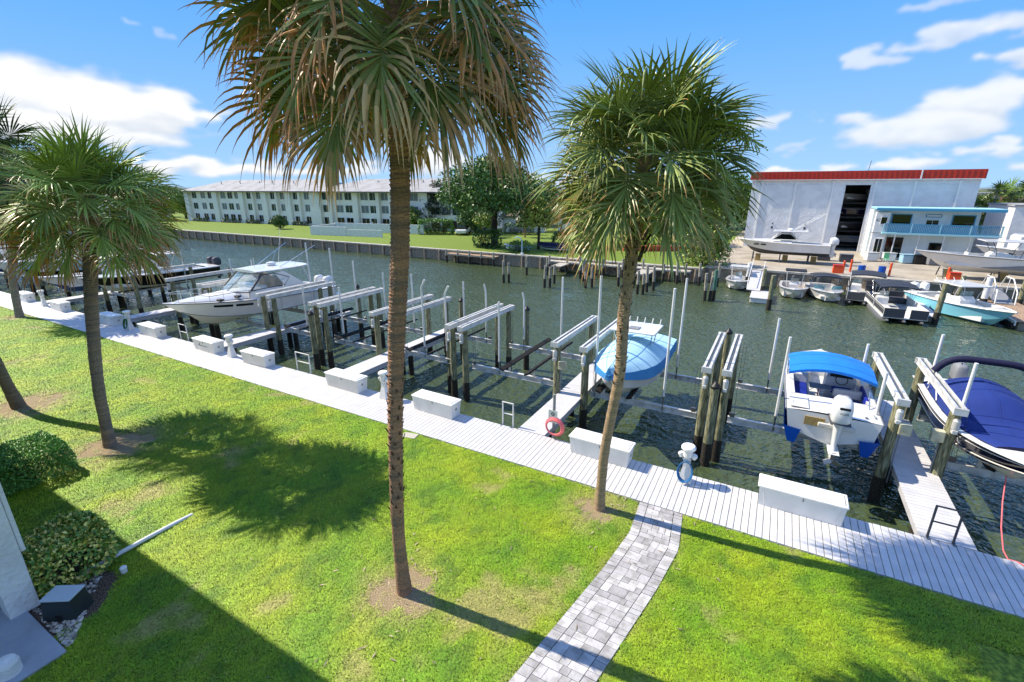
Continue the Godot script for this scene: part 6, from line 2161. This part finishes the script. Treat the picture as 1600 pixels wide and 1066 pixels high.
	deck_parts(t, h, 0.08, 0.8, 0.3, 0.6, M.gel, M.gel, M.nonskid)
	console(t, Vector3(0, 0.6, -0.1), Vector3(1.1, 1.2, 1.6))
	t_top(t, Vector3(0, 1.0, 0.2), Vector3(2.3, 0.09, 3.4), M.gel, M.darkgrey, 1.7, 4)
	seat(t, "bow_seat", Vector3(0, 1.0, -2.9), Vector3(1.1, 0.7, 1.5), M.cushion, 0.3)
	for s in [-1.0, 1.0]:
		b = MB.new()
		var wedge: Array = []
		for i in 12:
			var u := lerpf(0.0, 0.62, i / 11.0)
			var f := lerpf(0.95, 0.05, pow(i / 11.0, 1.4))
			wedge.push_back([Vector3(s * (lerpf(h.cb(u), h.hb(u), 0.0) + 0.014), h.cy(u) + 0.01, h.z(u)), Vector3(s * (lerpf(h.cb(u), h.hb(u), f) - 0.0 + 0.014), lerpf(h.cy(u), h.sh(u), f), h.z(u))])
		b.loft(wedge, false, s < 0)
		part(b, "grey_flash", M.grey, t)
	stands("boat stand legs under the large open boat ashore", Vector3(16.6, 0, -44.6), 3.6, 0.8)
	t = thing("cabin_boat", "white cabin boat with blue windows ashore behind the large open boat", "boat", Vector3(20.5, 0.7, -49.0), PI * 0.5)
	h = Hull.new()
	h.L = 9.0; h.B = 3.0; h.D = 1.4
	hull_parts(t, h, M.gel, M.hull_blue, M.grey)
	deck_parts(t, h, 0.1, 0.35, 0.3, 0.7, M.gel, M.gel, M.nonskid)
	bx("cabin", Vector3(0, 2.2, -0.4), Vector3(2.2, 1.4, 3.4), M.gel, t, 0.2)
	for s in [-1, 1]: bx("side_window", Vector3(s * 1.11, 2.4, -0.4), Vector3(0.03, 0.5, 2.2), M.win_teal, t, 0.01)
	stands("boat stand legs under the cabin boat ashore", Vector3(20.5, 0, -49.0), 3.0, 0.9)
	# boats afloat
	float_boats()
	# yard clutter
	for p in [[9.0, -53.2, M.gel, "pale covered outboard leaning by the office door"], [10.6, -53.6, M.gel, "white boxed crate by the office wall"], [12.0, -53.0, M.hull_pale, "pale blue chest by the office wall"], [13.0, -53.0, M.black, "black tarpaulin heap by the office window"], [14.1, -52.8, M.grey, "grey crate by the office window"]]:
		t = thing("yard_crate", p[3], "crate", Vector3(p[0], 0.004, p[1]), 0.3)
		bx("body", Vector3(0, 0.45, 0), Vector3(1.1, 0.9, 0.8), p[2], t, 0.12)
		bx("lid", Vector3(0, 0.93, 0), Vector3(1.16, 0.08, 0.86), p[2], t, 0.03)
	t = thing("plastic_chair", "pale green plastic chair before the office window", "chair", Vector3(10.2, 0.004, -51.8), 0.3)
	bx("seat", Vector3(0, 0.45, 0), Vector3(0.5, 0.05, 0.5), mat(Color(0.45, 0.75, 0.55), 0.5), t, 0.02)
	bx("backrest", Vector3(0, 0.8, -0.24), Vector3(0.5, 0.6, 0.05), mat(Color(0.45, 0.75, 0.55), 0.5), t, 0.02)
	for sx in [-1, 1]:
		for sz in [-1, 1]: tb("leg", [Vector3(sx * 0.22, 0, sz * 0.22), Vector3(sx * 0.21, 0.44, sz * 0.21)], 0.025, M.white, t, 6)
	for p in [[5.6, -42.2, "orange bollard near the wharf steps"], [6.3, -43.6, "orange bollard behind the wharf steps"], [9.1, -42.6, "orange bollard near the blue drums"], [12.9, -41.9, "leaning orange bollard beside the orange fuel box"]]:
		t = thing("bollard", p[2], "bollard", Vector3(p[0], 0.004, p[1]))
		b = MB.new()
		b.lathe([Vector2(0.09, 0), Vector2(0.09, 1.15), Vector2(0.06, 1.2), Vector2(0, 1.21)], 10)
		part(b, "post", M.orange, t)
		b = MB.new()
		b.lathe([Vector2(0.15, 0), Vector2(0.15, 0.04), Vector2(0.09, 0.05)], 10)
		part(b, "base", M.conc, t)
	for p in [[5.1, -41.6, "orange fuel box on the wharf edge by the bowrider"], [13.2, -41.4, "orange fuel box on the wharf edge by the turquoise boat"]]:
		t = thing("fuel_box", p[2], "box", Vector3(p[0], 0.12, p[1]))
		bx("body", Vector3(0, 0.35, 0), Vector3(0.75, 0.7, 0.5), M.orange, t, 0.05)
		bx("lid", Vector3(0, 0.73, 0), Vector3(0.8, 0.06, 0.55), M.redroof, t, 0.02)
	for p in [[7.0, -42.4, "blue drum nearer the bowrider"], [8.5, -42.5, "blue drum nearer the pontoon boat's bimini"]]:
		t = thing("drum", p[2], "drum", Vector3(p[0], 0.004, p[1]))
		b = MB.new()
		b.lathe([Vector2(0.28, 0), Vector2(0.29, 0.1), Vector2(0.28, 0.3), Vector2(0.29, 0.32), Vector2(0.28, 0.6), Vector2(0.29, 0.62), Vector2(0.28, 0.85), Vector2(0, 0.86)], 14)
		part(b, "shell", M.hull_blue, t)
		b = MB.new()
		b.xf = Transform3D(Basis(), Vector3(0.12, 0.86, 0))
		b.lathe([Vector2(0.04, 0), Vector2(0.04, 0.03), Vector2(0, 0.03)], 8)
		part(b, "bung", M.black, t)
	for p in [[4.6, -51.4, "grey crate on the sandy yard nearer the warehouse door"], [6.6, -51.2, "grey crate on the sandy yard nearer the office"]]:
		t = thing("yard_crate", p[2], "crate", Vector3(p[0], 0.004, p[1]))
		bx("body", Vector3(0, 0.4, 0), Vector3(1.2, 0.8, 0.9), M.darkgrey, t, 0.05)
		bx("lid", Vector3(0, 0.83, 0), Vector3(1.26, 0.07, 0.96), M.grey, t, 0.02)

func stands(label: String, at: Vector3, half: float, h: float) -> void:
	var t := thing("boat_stands", label, "boat stand", at)
	for x in [-half, 0.0, half]:
		for s in [-1, 1]:
			tb("leg", [Vector3(x, 0, s * 1.15), Vector3(x, h, s * 0.62)], 0.05, M.darkgrey, t, 6)
		bx("keel_block", Vector3(x + 0.5, 0.35, 0), Vector3(0.5, 0.7, 0.4), M.wood_y, t, 0.02)

func pontoon_boat(label: String, at: Vector3, turn: float, l: float) -> void:
	var t := thing("pontoon_boat", label, "boat", at, turn)
	for x in [-0.95, 0.0, 0.95]:
		var pts: Array = []
		var rr: Array = []
		for i in 9:
			var u := i / 8.0
			pts.push_back(Vector3(x, 0.30 + 0.22 * smoothstep(0.8, 1.0, u), l * 0.5 - u * l))
			rr.push_back(0.30 * (1.0 if u < 0.85 else lerpf(1.0, 0.12, (u - 0.85) / 0.15)))
		tb("pontoon", pts, rr, M.alu, t, 14)
	bx("deck", Vector3(0, 0.66, 0.1), Vector3(2.5, 0.08, l - 0.4), M.gel, t, 0.02)
	# fence panels with dark stripes
	for s in [-1, 1]:
		for k in 2:
			var f := bx("fence_panel", Vector3(s * 1.2, 1.0, (-l * 0.24 if k == 0 else l * 0.24)), Vector3(0.04, 0.62, l * 0.44), M.gel_warm, t, 0.01)
			bx("stripe", Vector3(s * 1.224, 1.02, (-l * 0.24 if k == 0 else l * 0.24)), Vector3(0.012, 0.3, l * 0.43), M.darkgrey, f)
			bx("stripe", Vector3(s * 1.224, 1.25, (-l * 0.24 if k == 0 else l * 0.24)), Vector3(0.012, 0.06, l * 0.43), M.black, f)
	bx("bow_fence", Vector3(0.62, 1.0, -l * 0.46), Vector3(1.15, 0.62, 0.04), M.darkgrey, t, 0.01)
	bx("bow_fence", Vector3(-0.72, 1.0, -l * 0.46), Vector3(0.95, 0.62, 0.04), M.darkgrey, t, 0.01)
	seat(t, "lounge", Vector3(-0.85, 0.9, -l * 0.28), Vector3(0.6, 0.42, l * 0.3), M.cushion)
	seat(t, "lounge", Vector3(0.85, 0.9, -l * 0.28), Vector3(0.6, 0.42, l * 0.3), M.cushion)
	seat(t, "stern_lounge", Vector3(-0.6, 0.9, l * 0.36), Vector3(1.1, 0.42, 0.9), M.darkgrey, 0.4)
	console(t, Vector3(0.65, 0.7, l * 0.1), Vector3(0.7, 0.8, 0.6))
	bimini(t, Vector3(0, 0, l * 0.12), 2.3, l * 0.42, 2.5, M.bimini_grey, 0.12, 1.2)
	outboard(t, Vector3(0, 0.75, l * 0.5 - 0.1), M.darkgrey, 1.0)

func float_boats() -> void:
	var t := thing("small_centre_console", "small white centre console boat moored beside the white gangway", "boat", Vector3(-2.75, WATER - 0.18, -38.0), PI)
	var h := Hull.new()
	h.L = 4.8; h.B = 2.1; h.D = 0.85; h.full = 2.6
	hull_parts(t, h, M.gel, M.gel_warm, M.grey)
	deck_parts(t, h, 0.1, 0.78, 0.22, 0.3, M.gel, M.gel, M.nonskid)
	console(t, Vector3(0, 0.3, 0.2), Vector3(0.7, 0.9, 0.6))
	t_top(t, Vector3(0, 0.75, 0.3), Vector3(1.6, 0.08, 1.3), M.gel, M.gel, 1.35, 0)
	outboard(t, Vector3(0, 0.85, 2.35), M.gel, 0.9)
	t = thing("small_centre_console", "white centre console boat with dark top and tan deck", "boat", Vector3(1.75, WATER - 0.2, -36.6), PI)
	h = Hull.new()
	h.L = 5.6; h.B = 2.2; h.D = 0.9; h.full = 2.8
	hull_parts(t, h, M.gel, M.gel_warm, M.grey)
	deck_parts(t, h, 0.1, 0.78, 0.2, 0.3, M.gel, M.gel, M.tan)
	console(t, Vector3(0, 0.3, 0.5), Vector3(0.75, 0.95, 0.7))
	t_top(t, Vector3(0, 0.8, 0.6), Vector3(1.6, 0.07, 1.5), M.black, M.gel, 1.45, 0)
	outboard(t, Vector3(0, 0.9, 2.75), M.darkgrey, 0.9)
	t = thing("bowrider", "white bowrider with dark bimini and blue windscreen", "boat", Vector3(4.1, WATER - 0.2, -36.7), PI + 0.12)
	h = Hull.new()
	h.L = 5.9; h.B = 2.3; h.D = 0.9; h.full = 2.8
	hull_parts(t, h, M.gel, M.gel_warm, M.grey)
	deck_parts(t, h, 0.12, 0.84, 0.26, 0.35, M.gel, M.gel, M.nonskid)
	var ws := mat(Color(0.25, 0.62, 0.68, 0.5), 0.05)
	ws.transparency = BaseMaterial3D.TRANSPARENCY_ALPHA
	for s in [-1, 1]:
		bx("helm", Vector3(s * 0.6, 0.7, -0.5), Vector3(0.62, 0.62, 0.5), M.gel, t, 0.06)
		var wp := MB.new()
		wp.xf = Transform3D(Basis(Vector3.UP, s * -0.25) * Basis(Vector3.RIGHT, -0.5), Vector3(s * 0.6, 1.15, -0.65))
		wp.box(Vector3.ZERO, Vector3(0.75, 0.42, 0.015))
		part(wp, "windscreen", ws, t)
		seat(t, "bow_cushion", Vector3(s * 0.5, 0.55, -1.6), Vector3(0.4, 0.3, 1.0), M.cushion)
	bimini(t, Vector3(0, 0, 0.9), 2.0, 2.0, 2.1, M.bimini_grey, 0.12, 0.95)
	outboard(t, Vector3(0, 0.9, 2.9), M.darkgrey, 0.9)
	pontoon_boat("silver pontoon boat with dark striped fence behind the bowrider", Vector3(6.9, WATER - 0.28, -37.4), PI - 0.1, 6.2)
	pontoon_boat("silver pontoon boat with dark bimini jutting out beside the tall olive pile", Vector3(8.1, WATER - 0.28, -32.6), PI + 0.05, 6.8)
	t = thing("turquoise_boat", "turquoise hulled centre console with white top and twin white outboards", "boat", Vector3(12.3, WATER - 0.3, -34.4), PI + 0.42)
	h = Hull.new()
	h.L = 8.2; h.B = 2.7; h.D = 1.25; h.rise = 0.25; h.full = 2.4
	hull_parts(t, h, M.hull_sky, M.hull_sky, M.gel, {rail_r = 0.05})
	deck_parts(t, h, 0.12, 0.8, 0.28, 0.5, M.gel, M.gel, M.nonskid)
	console(t, Vector3(0, 0.5, 0.3), Vector3(1.0, 1.25, 1.3))
	bx("console_seat", Vector3(0, 0.9, -0.8), Vector3(0.9, 0.75, 0.7), M.gel, t, 0.06)
	t_top(t, Vector3(0, 1.1, 0.5), Vector3(2.1, 0.09, 2.6), M.gel, M.gel, 1.45, 4)
	bx("leaning_post", Vector3(0, 1.0, 1.6), Vector3(1.2, 0.9, 0.6), M.cushion, t, 0.08)
	for x in [-0.38, 0.38]: outboard(t, Vector3(x, 1.25, 4.05), M.gel, 1.15)
	# floats and gangways
	t = thing("gangway_float", "small grey float with a white gangway up to the wharf", "float", Vector3(-0.55, WATER, -33.0))
	for i in 14: bx("plank", Vector3(0, 0.42, -1.7 + i * 0.24), Vector3(1.6, 0.05, 0.225), M.board2, t)
	bx("float_body", Vector3(0, 0.2, -0.15), Vector3(1.5, 0.4, 3.2), M.gel_warm, t, 0.05)
	var b := MB.new()
	b.loft([[Vector3(-1.2, 0.5, -1.4), Vector3(-0.2, 0.5, -1.4)], [Vector3(-1.2, 1.4, -6.9), Vector3(-0.2, 1.4, -6.9)]], false, true)
	part(b, "ramp", M.board1, t)
	for i in 12: bx("tread", Vector3(-0.7, 0.52 + i * 0.078, -1.6 - i * 0.46), Vector3(1.0, 0.03, 0.06), M.alu_dull, t)
	for s in [-1, 1]:
		tb("handrail", [Vector3(-0.7 + s * 0.5, 0.55, -1.4), Vector3(-0.7 + s * 0.5, 1.4, -1.8), Vector3(-0.7 + s * 0.5, 2.3, -6.8)], 0.03, M.white, t, 6)
	t = thing("floating_dock", "brown plank floating dock with a white framed gangway", "dock", Vector3(15.2, WATER, -35.0), 0.0)
	for i in 30: bx("plank", Vector3(0.2, 0.55, -3.4 + i * 0.24), Vector3(2.2, 0.06, 0.225), M.plank, t)
	bx("edge", Vector3(-0.95, 0.45, 0.1), Vector3(0.08, 0.3, 7.3), M.white, t)
	for i in 16: bx("fender", Vector3(-1.02, 0.25, -3.3 + i * 0.46), Vector3(0.12, 0.4, 0.2), M.rubber, t, 0.03)
	bx("float_body", Vector3(0.25, 0.22, 0.1), Vector3(2.0, 0.5, 7.1), M.conc_dark, t, 0.03)
	b = MB.new()
	b.loft([[Vector3(-0.4, 0.62, -2.2), Vector3(0.7, 0.62, -2.2)], [Vector3(-0.4, 1.4, -5.6), Vector3(0.7, 1.4, -5.6)]], false, true)
	part(b, "ramp", M.grey, t)
	for s in [-0.4, 0.7]:
		tb("gangway_frame", [Vector3(s, 0.62, -2.1), Vector3(s, 1.5, -2.3), Vector3(s, 2.3, -3.6), Vector3(s, 2.3, -5.0), Vector3(s, 1.5, -5.6)], 0.045, M.white, t, 6)
		tb("gangway_post", [Vector3(s, 0.7, -2.8), Vector3(s, 1.9, -2.9)], 0.03, M.white, t, 6)
		tb("gangway_post", [Vector3(s, 1.1, -4.2), Vector3(s, 2.3, -4.2)], 0.03, M.white, t, 6)
	t = thing("float_walk", "narrow pale float between the pontoon boat and the turquoise boat", "float", Vector3(10.0, WATER, -33.0))
	for i in 24: bx("plank", Vector3(0, 0.4, -3.6 + i * 0.24), Vector3(0.9, 0.05, 0.225), M.board3, t)
	bx("float_body", Vector3(0, 0.18, -0.8), Vector3(0.8, 0.36, 5.6), M.conc_dark, t, 0.03)

func make_far_green() -> void:
	var dk := [Color(0.045, 0.11, 0.02), Color(0.06, 0.14, 0.025), Color(0.085, 0.18, 0.03)]
	var md := [Color(0.10, 0.21, 0.03), Color(0.14, 0.27, 0.035), Color(0.07, 0.15, 0.025)]
	var yl := [Color(0.28, 0.34, 0.04), Color(0.18, 0.27, 0.03), Color(0.38, 0.35, 0.07)]
	tree("spreading_tree", "big spreading dark green tree on the far bank", Vector3(-33.8, 0, -45.7), 11.4, 8.4, 54, 300, 0.40, dk + md, 81, {fork = 4.9, trunk = 0.42, clump = 0.24})
	tree("bank_tree", "pale green young tree beside the dark bronze leaved tree", Vector3(-52.5, 0, -66.0), 6.4, 2.8, 20, 240, 0.34, md + yl, 82, {fork = 2.0, trunk = 0.18})
	tree("magnolia", "dark bronze leaved tree behind the clipped box hedge", Vector3(-56.5, 0, -64.0), 8.6, 3.8, 26, 240, 0.42, [Color(0.03, 0.05, 0.018), Color(0.07, 0.05, 0.03), Color(0.025, 0.06, 0.015)], 83, {fork = 1.6, trunk = 0.25})
	tree("bank_tree", "dark dense tree between the hedge and the green stair house", Vector3(-47.5, 0, -62.0), 6.8, 4.6, 30, 260, 0.4, dk, 84, {fork = 1.2, trunk = 0.25})
	tree("bank_tree", "light green shrubby tree left of the clipped box hedge", Vector3(-60.5, 0, -60.0), 4.2, 2.4, 14, 200, 0.32, md + yl, 85, {fork = 0.6, trunk = 0.14})
	tree("bank_tree", "small umbrella shaped light green tree before the green stairs", Vector3(-41.0, 0, -55.0), 3.6, 2.0, 12, 180, 0.28, md + yl, 86, {fork = 1.8, trunk = 0.1})
	tree("frangipani", "sparse yellow green tree with pale trunk on the far bank", Vector3(-26.9, 0, -45.2), 6.4, 2.8, 20, 170, 0.34, yl, 87, {fork = 3.0, trunk = 0.16})
	tree("sea_grape", "yellow green bush where the far lawn meets the boatyard", Vector3(-6.6, 0, -42.2), 5.4, 3.0, 24, 240, 0.34, yl + md, 88, {fork = 0.5, trunk = 0.12})
	tree("bank_tree", "mid green tree behind the slim palm's crown", Vector3(-20.0, 0, -54.0), 9.0, 5.5, 32, 260, 0.42, md, 89, {fork = 2.4, trunk = 0.3})
	tree("bank_tree", "dark tree screening the house right of the frangipani", Vector3(-13.5, 0, -60.0), 8.0, 4.6, 26, 240, 0.42, dk + md, 90, {fork = 2.0, trunk = 0.25})
	hedge("box_hedge", "tall clipped bright green hedge block on the far lawn", Vector3(-51.3, 0, -55.6), Vector3(5.6, 2.4, 2.2), 3200, 0.26, [Color(0.10, 0.24, 0.03), Color(0.14, 0.30, 0.04), Color(0.07, 0.18, 0.03)], 91, deg_to_rad(28), "hedge", "", 0.12)
	hedge("bank_shrub", "dark shrub mass around the foot of the big spreading tree", Vector3(-33.6, 0, -43.6), Vector3(3.4, 2.2, 2.2), 1300, 0.3, dk, 92, 0.0, "shrub", "", 0.8)
	hedge("bank_shrub", "dark hedge under the small house window", Vector3(-38.2, 0, -62.0), Vector3(6.0, 1.7, 1.4), 1000, 0.3, dk, 93, 0.3, "hedge", "", 0.2)
	hedge("bank_shrub", "green shrub beside the white davit", Vector3(-27.4, 0, -41.2), Vector3(2.4, 1.3, 1.6), 700, 0.26, md, 94, 0.0, "shrub", "", 0.8)
	hedge("bank_shrub", "dark shrub row behind the beached skiffs", Vector3(-22.5, 0, -48.5), Vector3(7.0, 2.0, 2.0), 1500, 0.3, dk, 95, 0.2, "shrub", "", 0.5)
	var hp := "palms around the small houses"
	for p in [[-35.5, -58.0, 4.2, 96], [-43.8, -58.5, 4.4, 97]]:
		palm("garden_palm", "small dark palm in the gardens of the far bank", [Vector3(p[0], 0, p[1]), Vector3(p[0], p[2] * 0.5, p[1]), Vector3(p[0], p[2], p[1])], 0.14, 0.13, 18, {seed = p[3], near = false, blade = 1.0, stalk = 0.8, brown = 0.5, green = Color(0.04, 0.09, 0.018)}, hp)
	# houses behind the trees
	var t := thing("cottage", "small white cottage with dark window and brown roof", "house", Vector3(-40.0, 0, -66.0), 0.35)
	bx("wall", Vector3(0, 1.4, -2.5), Vector3(7.5, 2.8, 5.0), M.white, t)
	window(t, Vector3(-0.6, 1.5, 0.0), 1.5, 1.2, M.win, M.frame, 1)
	hip_roof(t, -3.75, 3.75, -5.0, 0.0, 2.82, 4.0, 0.4, mat(Color(0.42, 0.36, 0.3), 0.9))
	t = thing("stair_house", "white two storey house with green awning and outside stairs", "house", Vector3(-50.0, 0, -76.0), 0.35)
	bx("wall", Vector3(0, 3.2, -4), Vector3(12.0, 6.4, 8.0), M.stucco_w, t)
	window(t, Vector3(-2.4, 4.6, 0.0), 1.6, 1.2, M.win, M.frame, 1)
	window(t, Vector3(2.8, 4.6, 0.0), 1.6, 1.2, M.win, M.frame, 1)
	bx("awning", Vector3(0.2, 5.4, 0.9), Vector3(2.6, 0.15, 1.8), M.green_paint, t)
	bx("landing", Vector3(0.2, 3.2, 0.8), Vector3(3.0, 0.15, 1.6), M.white, t)
	for i in 12: bx("stair", Vector3(2.2 + i * 0.28, 3.05 - i * 0.26, 1.0), Vector3(0.3, 0.06, 1.1), M.green_paint, t)
	hip_roof(t, -6, 6, -8, 0, 6.42, 8.8, 0.5, M.roof)
	t = thing("gabled_house", "pale house with a tall grey hip roof beside the condominium", "house", Vector3(-66.0, 0, -84.0), 0.1)
	bx("wall", Vector3(0, 3.6, -6), Vector3(16.0, 7.2, 12.0), M.stucco2, t)
	for i in 4: window(t, Vector3(-6 + i * 4, 4.8, 0.0), 1.4, 1.3, M.win, M.frame, 1)
	hip_roof(t, -8, 8, -12, 0, 7.2, 10.8, 0.5, M.roof)
	t = thing("cream_house", "cream two storey house with white awning behind the frangipani", "house", Vector3(-30.0, 0, -72.0), 0.3)
	bx("wall", Vector3(0, 3.0, -4), Vector3(11.0, 6.0, 8.0), M.stucco, t)
	window(t, Vector3(-2.0, 4.3, 0.0), 1.8, 1.1, M.win, M.frame, 1)
	window(t, Vector3(2.4, 4.3, 0.0), 1.8, 1.1, M.win, M.frame, 1)
	bx("awning", Vector3(-2.0, 5.2, 0.5), Vector3(2.2, 0.1, 1.1), M.white, t)
	hip_roof(t, -5.5, 5.5, -8, 0, 6.02, 8.2, 0.5, M.roof)
	# red edging and skiffs on the far lawn
	t = thing("red_wall", "low brick red wall across the far lawn", "wall", Vector3(-13.3, 0, -50.6), 0.5)
	bx("wall", Vector3(0, 0.3, 0), Vector3(8.0, 0.6, 0.4), mat(Color(0.72, 0.25, 0.18), 0.8), t, 0.02)
	bx("coping", Vector3(0, 0.63, 0), Vector3(8.1, 0.06, 0.5), mat(Color(0.78, 0.36, 0.28), 0.8), t, 0.01)
	var h := Hull.new()
	h.L = 3.8; h.B = 1.5; h.D = 0.5
	t = thing("skiff", "pale green small skiff with a seat box on the far lawn", "boat", Vector3(-28.9, 0.05, -42.8), PI * 0.45)
	hull_parts(t, h, M.hull_pale, M.hull_pale, M.gel)
	deck_parts(t, h, 0.05, 0.85, 0.12, 0.15, M.gel, M.gel, M.nonskid)
	bx("seat_box", Vector3(0, 0.5, 0.2), Vector3(0.8, 0.6, 0.6), M.grey, t, 0.05)
	t = thing("skiff", "small skiff under a dark navy cover on the far lawn", "boat", Vector3(-24.6, 0.05, -44.6), PI * 0.55)
	hull_parts(t, h, M.gel, M.gel, M.grey)
	var cv := cover_mesh(h, 0.0, 0.98, func(u: float) -> float: return 0.35 + 0.3 * u * (1.0 - u), 0.02, 0.2)
	part(cv[0], "cover", M.navy_dark, t)
	part(cv[1], "cover_edge", M.navy_dark, t)
	t = thing("davit", "white curved davit on the far seawall", "davit", Vector3(-26.0, 0.1, -39.0))
	tb("arm", [Vector3(0, 0, 0), Vector3(0, 1.5, 0), Vector3(-0.2, 1.9, 0), Vector3(-0.7, 2.0, 0), Vector3(-0.95, 1.8, 0)], 0.06, M.hull_pale, t, 8)
	bx("base", Vector3(0, 0.1, 0), Vector3(0.3, 0.2, 0.3), M.white, t, 0.02)
	t = thing("parked_car", "white parked car glimpsed beside the clipped box hedge", "car", Vector3(-47.0, 0, -57.5), 0.4)
	bx("body", Vector3(0, 0.62, 0), Vector3(1.8, 0.65, 4.4), M.white, t, 0.18)
	bx("cabin", Vector3(0, 1.2, 0.2), Vector3(1.6, 0.6, 2.4), M.glass, t, 0.2)
	for s in [-1, 1]:
		for z in [-1.35, 1.35]:
			var b := MB.new()
			b.xf = Transform3D(Basis(Vector3.BACK, PI / 2), Vector3(s * 0.82, 0.33, z))
			b.lathe([Vector2(0, -0.1), Vector2(0.33, -0.1), Vector2(0.33, 0.1), Vector2(0, 0.1)], 14)
			part(b, "wheel", M.rubber, t)
	# tree line and houses closing the horizon
	var r := RandomNumberGenerator.new()
	r.seed = 99
	var tg := "trees of the distant shore"
	for i in 34:
		var x := -330.0 + i * 12.5 + r.randf_range(-4, 4)
		var z := -96.0 - r.randf_range(0, 40)
		if x > -8 and x < 45: z -= 25.0
		tree("distant_tree", "hazy green tree in the line behind the far buildings", Vector3(x, 0, z), r.randf_range(5.5, 8.6), r.randf_range(4.0, 7.0), 12, 120, 0.95, md + dk, 400 + i, {fork = 1.2, trunk = 0.25, clump = 0.42}, tg)
	for p in [[-131.0, -52.0, 7.6, 501], [-136.0, -60.0, 7.0, 502], [-142.0, -50.0, 6.0, 503]]:
		tree("condo_tree", ["tall tree at the left end of the condominium", "rounded tree behind the condominium's left end", "low orange tinged tree beside the condominium"][p[3] - 501], Vector3(p[0], 0, p[1]), p[2], 3.4, 16, 200, 0.5, (md + yl) if p[3] == 503 else md, p[3], {fork = 1.6, trunk = 0.25})
	for p in [[-13.0, -80.0, 9.5, 601], [-9.0, -92.0, 10.0, 602], [-18.0, -74.0, 8.5, 603]]:
		tree("back_tree", ["broad tree behind the warehouse corner", "tall tree furthest behind the warehouse corner", "leafy tree behind the low red wall"][p[3] - 601], Vector3(p[0], 0, p[1]), p[2], 5.5, 24, 200, 0.6, md + dk, p[3], {fork = 1.6, trunk = 0.3})
	var hg := "distant houses along the canal"
	for i in 9:
		var x := -155.0 - i * 24.0
		t = thing("distant_house", ["first", "second", "third", "fourth", "fifth", "sixth", "seventh", "eighth", "ninth"][i] + " pale house past the condominium along the canal", "house", Vector3(x, 0, -52.0 - (i % 3) * 8), 0.0, hg)
		bx("wall", Vector3(0, 2.7, -5), Vector3(16.0, 5.4, 10.0), [M.stucco, M.white, M.stucco2][i % 3], t)
		for k in 4: window(t, Vector3(-6 + k * 4, 3.6, 0), 1.6, 1.2, M.win, M.frame, 0)
		hip_roof(t, -8, 8, -10, 0, 5.4, 7.6, 0.6, M.roof)

func _ready() -> void:
	rng.seed = 4
	bare_f.seed = 15; bare_f.frequency = 0.8
	var t0 := Time.get_ticks_msec()
	make_view()
	print("sky ", Time.get_ticks_msec() - t0)
	make_materials()
	print("materials ", Time.get_ticks_msec() - t0)
	make_ground()
	make_boardwalk()
	make_path()
	make_grass()
	print("ground ", Time.get_ticks_msec() - t0)
	make_palms()
	print("palms ", Time.get_ticks_msec() - t0)
	make_garden()
	print("garden ", Time.get_ticks_msec() - t0)
	make_dock_things()
	make_near_boats()
	make_condo()
	make_seawalls()
	make_yard()
	make_far_green()
	print("boats ", Time.get_ticks_msec() - t0)
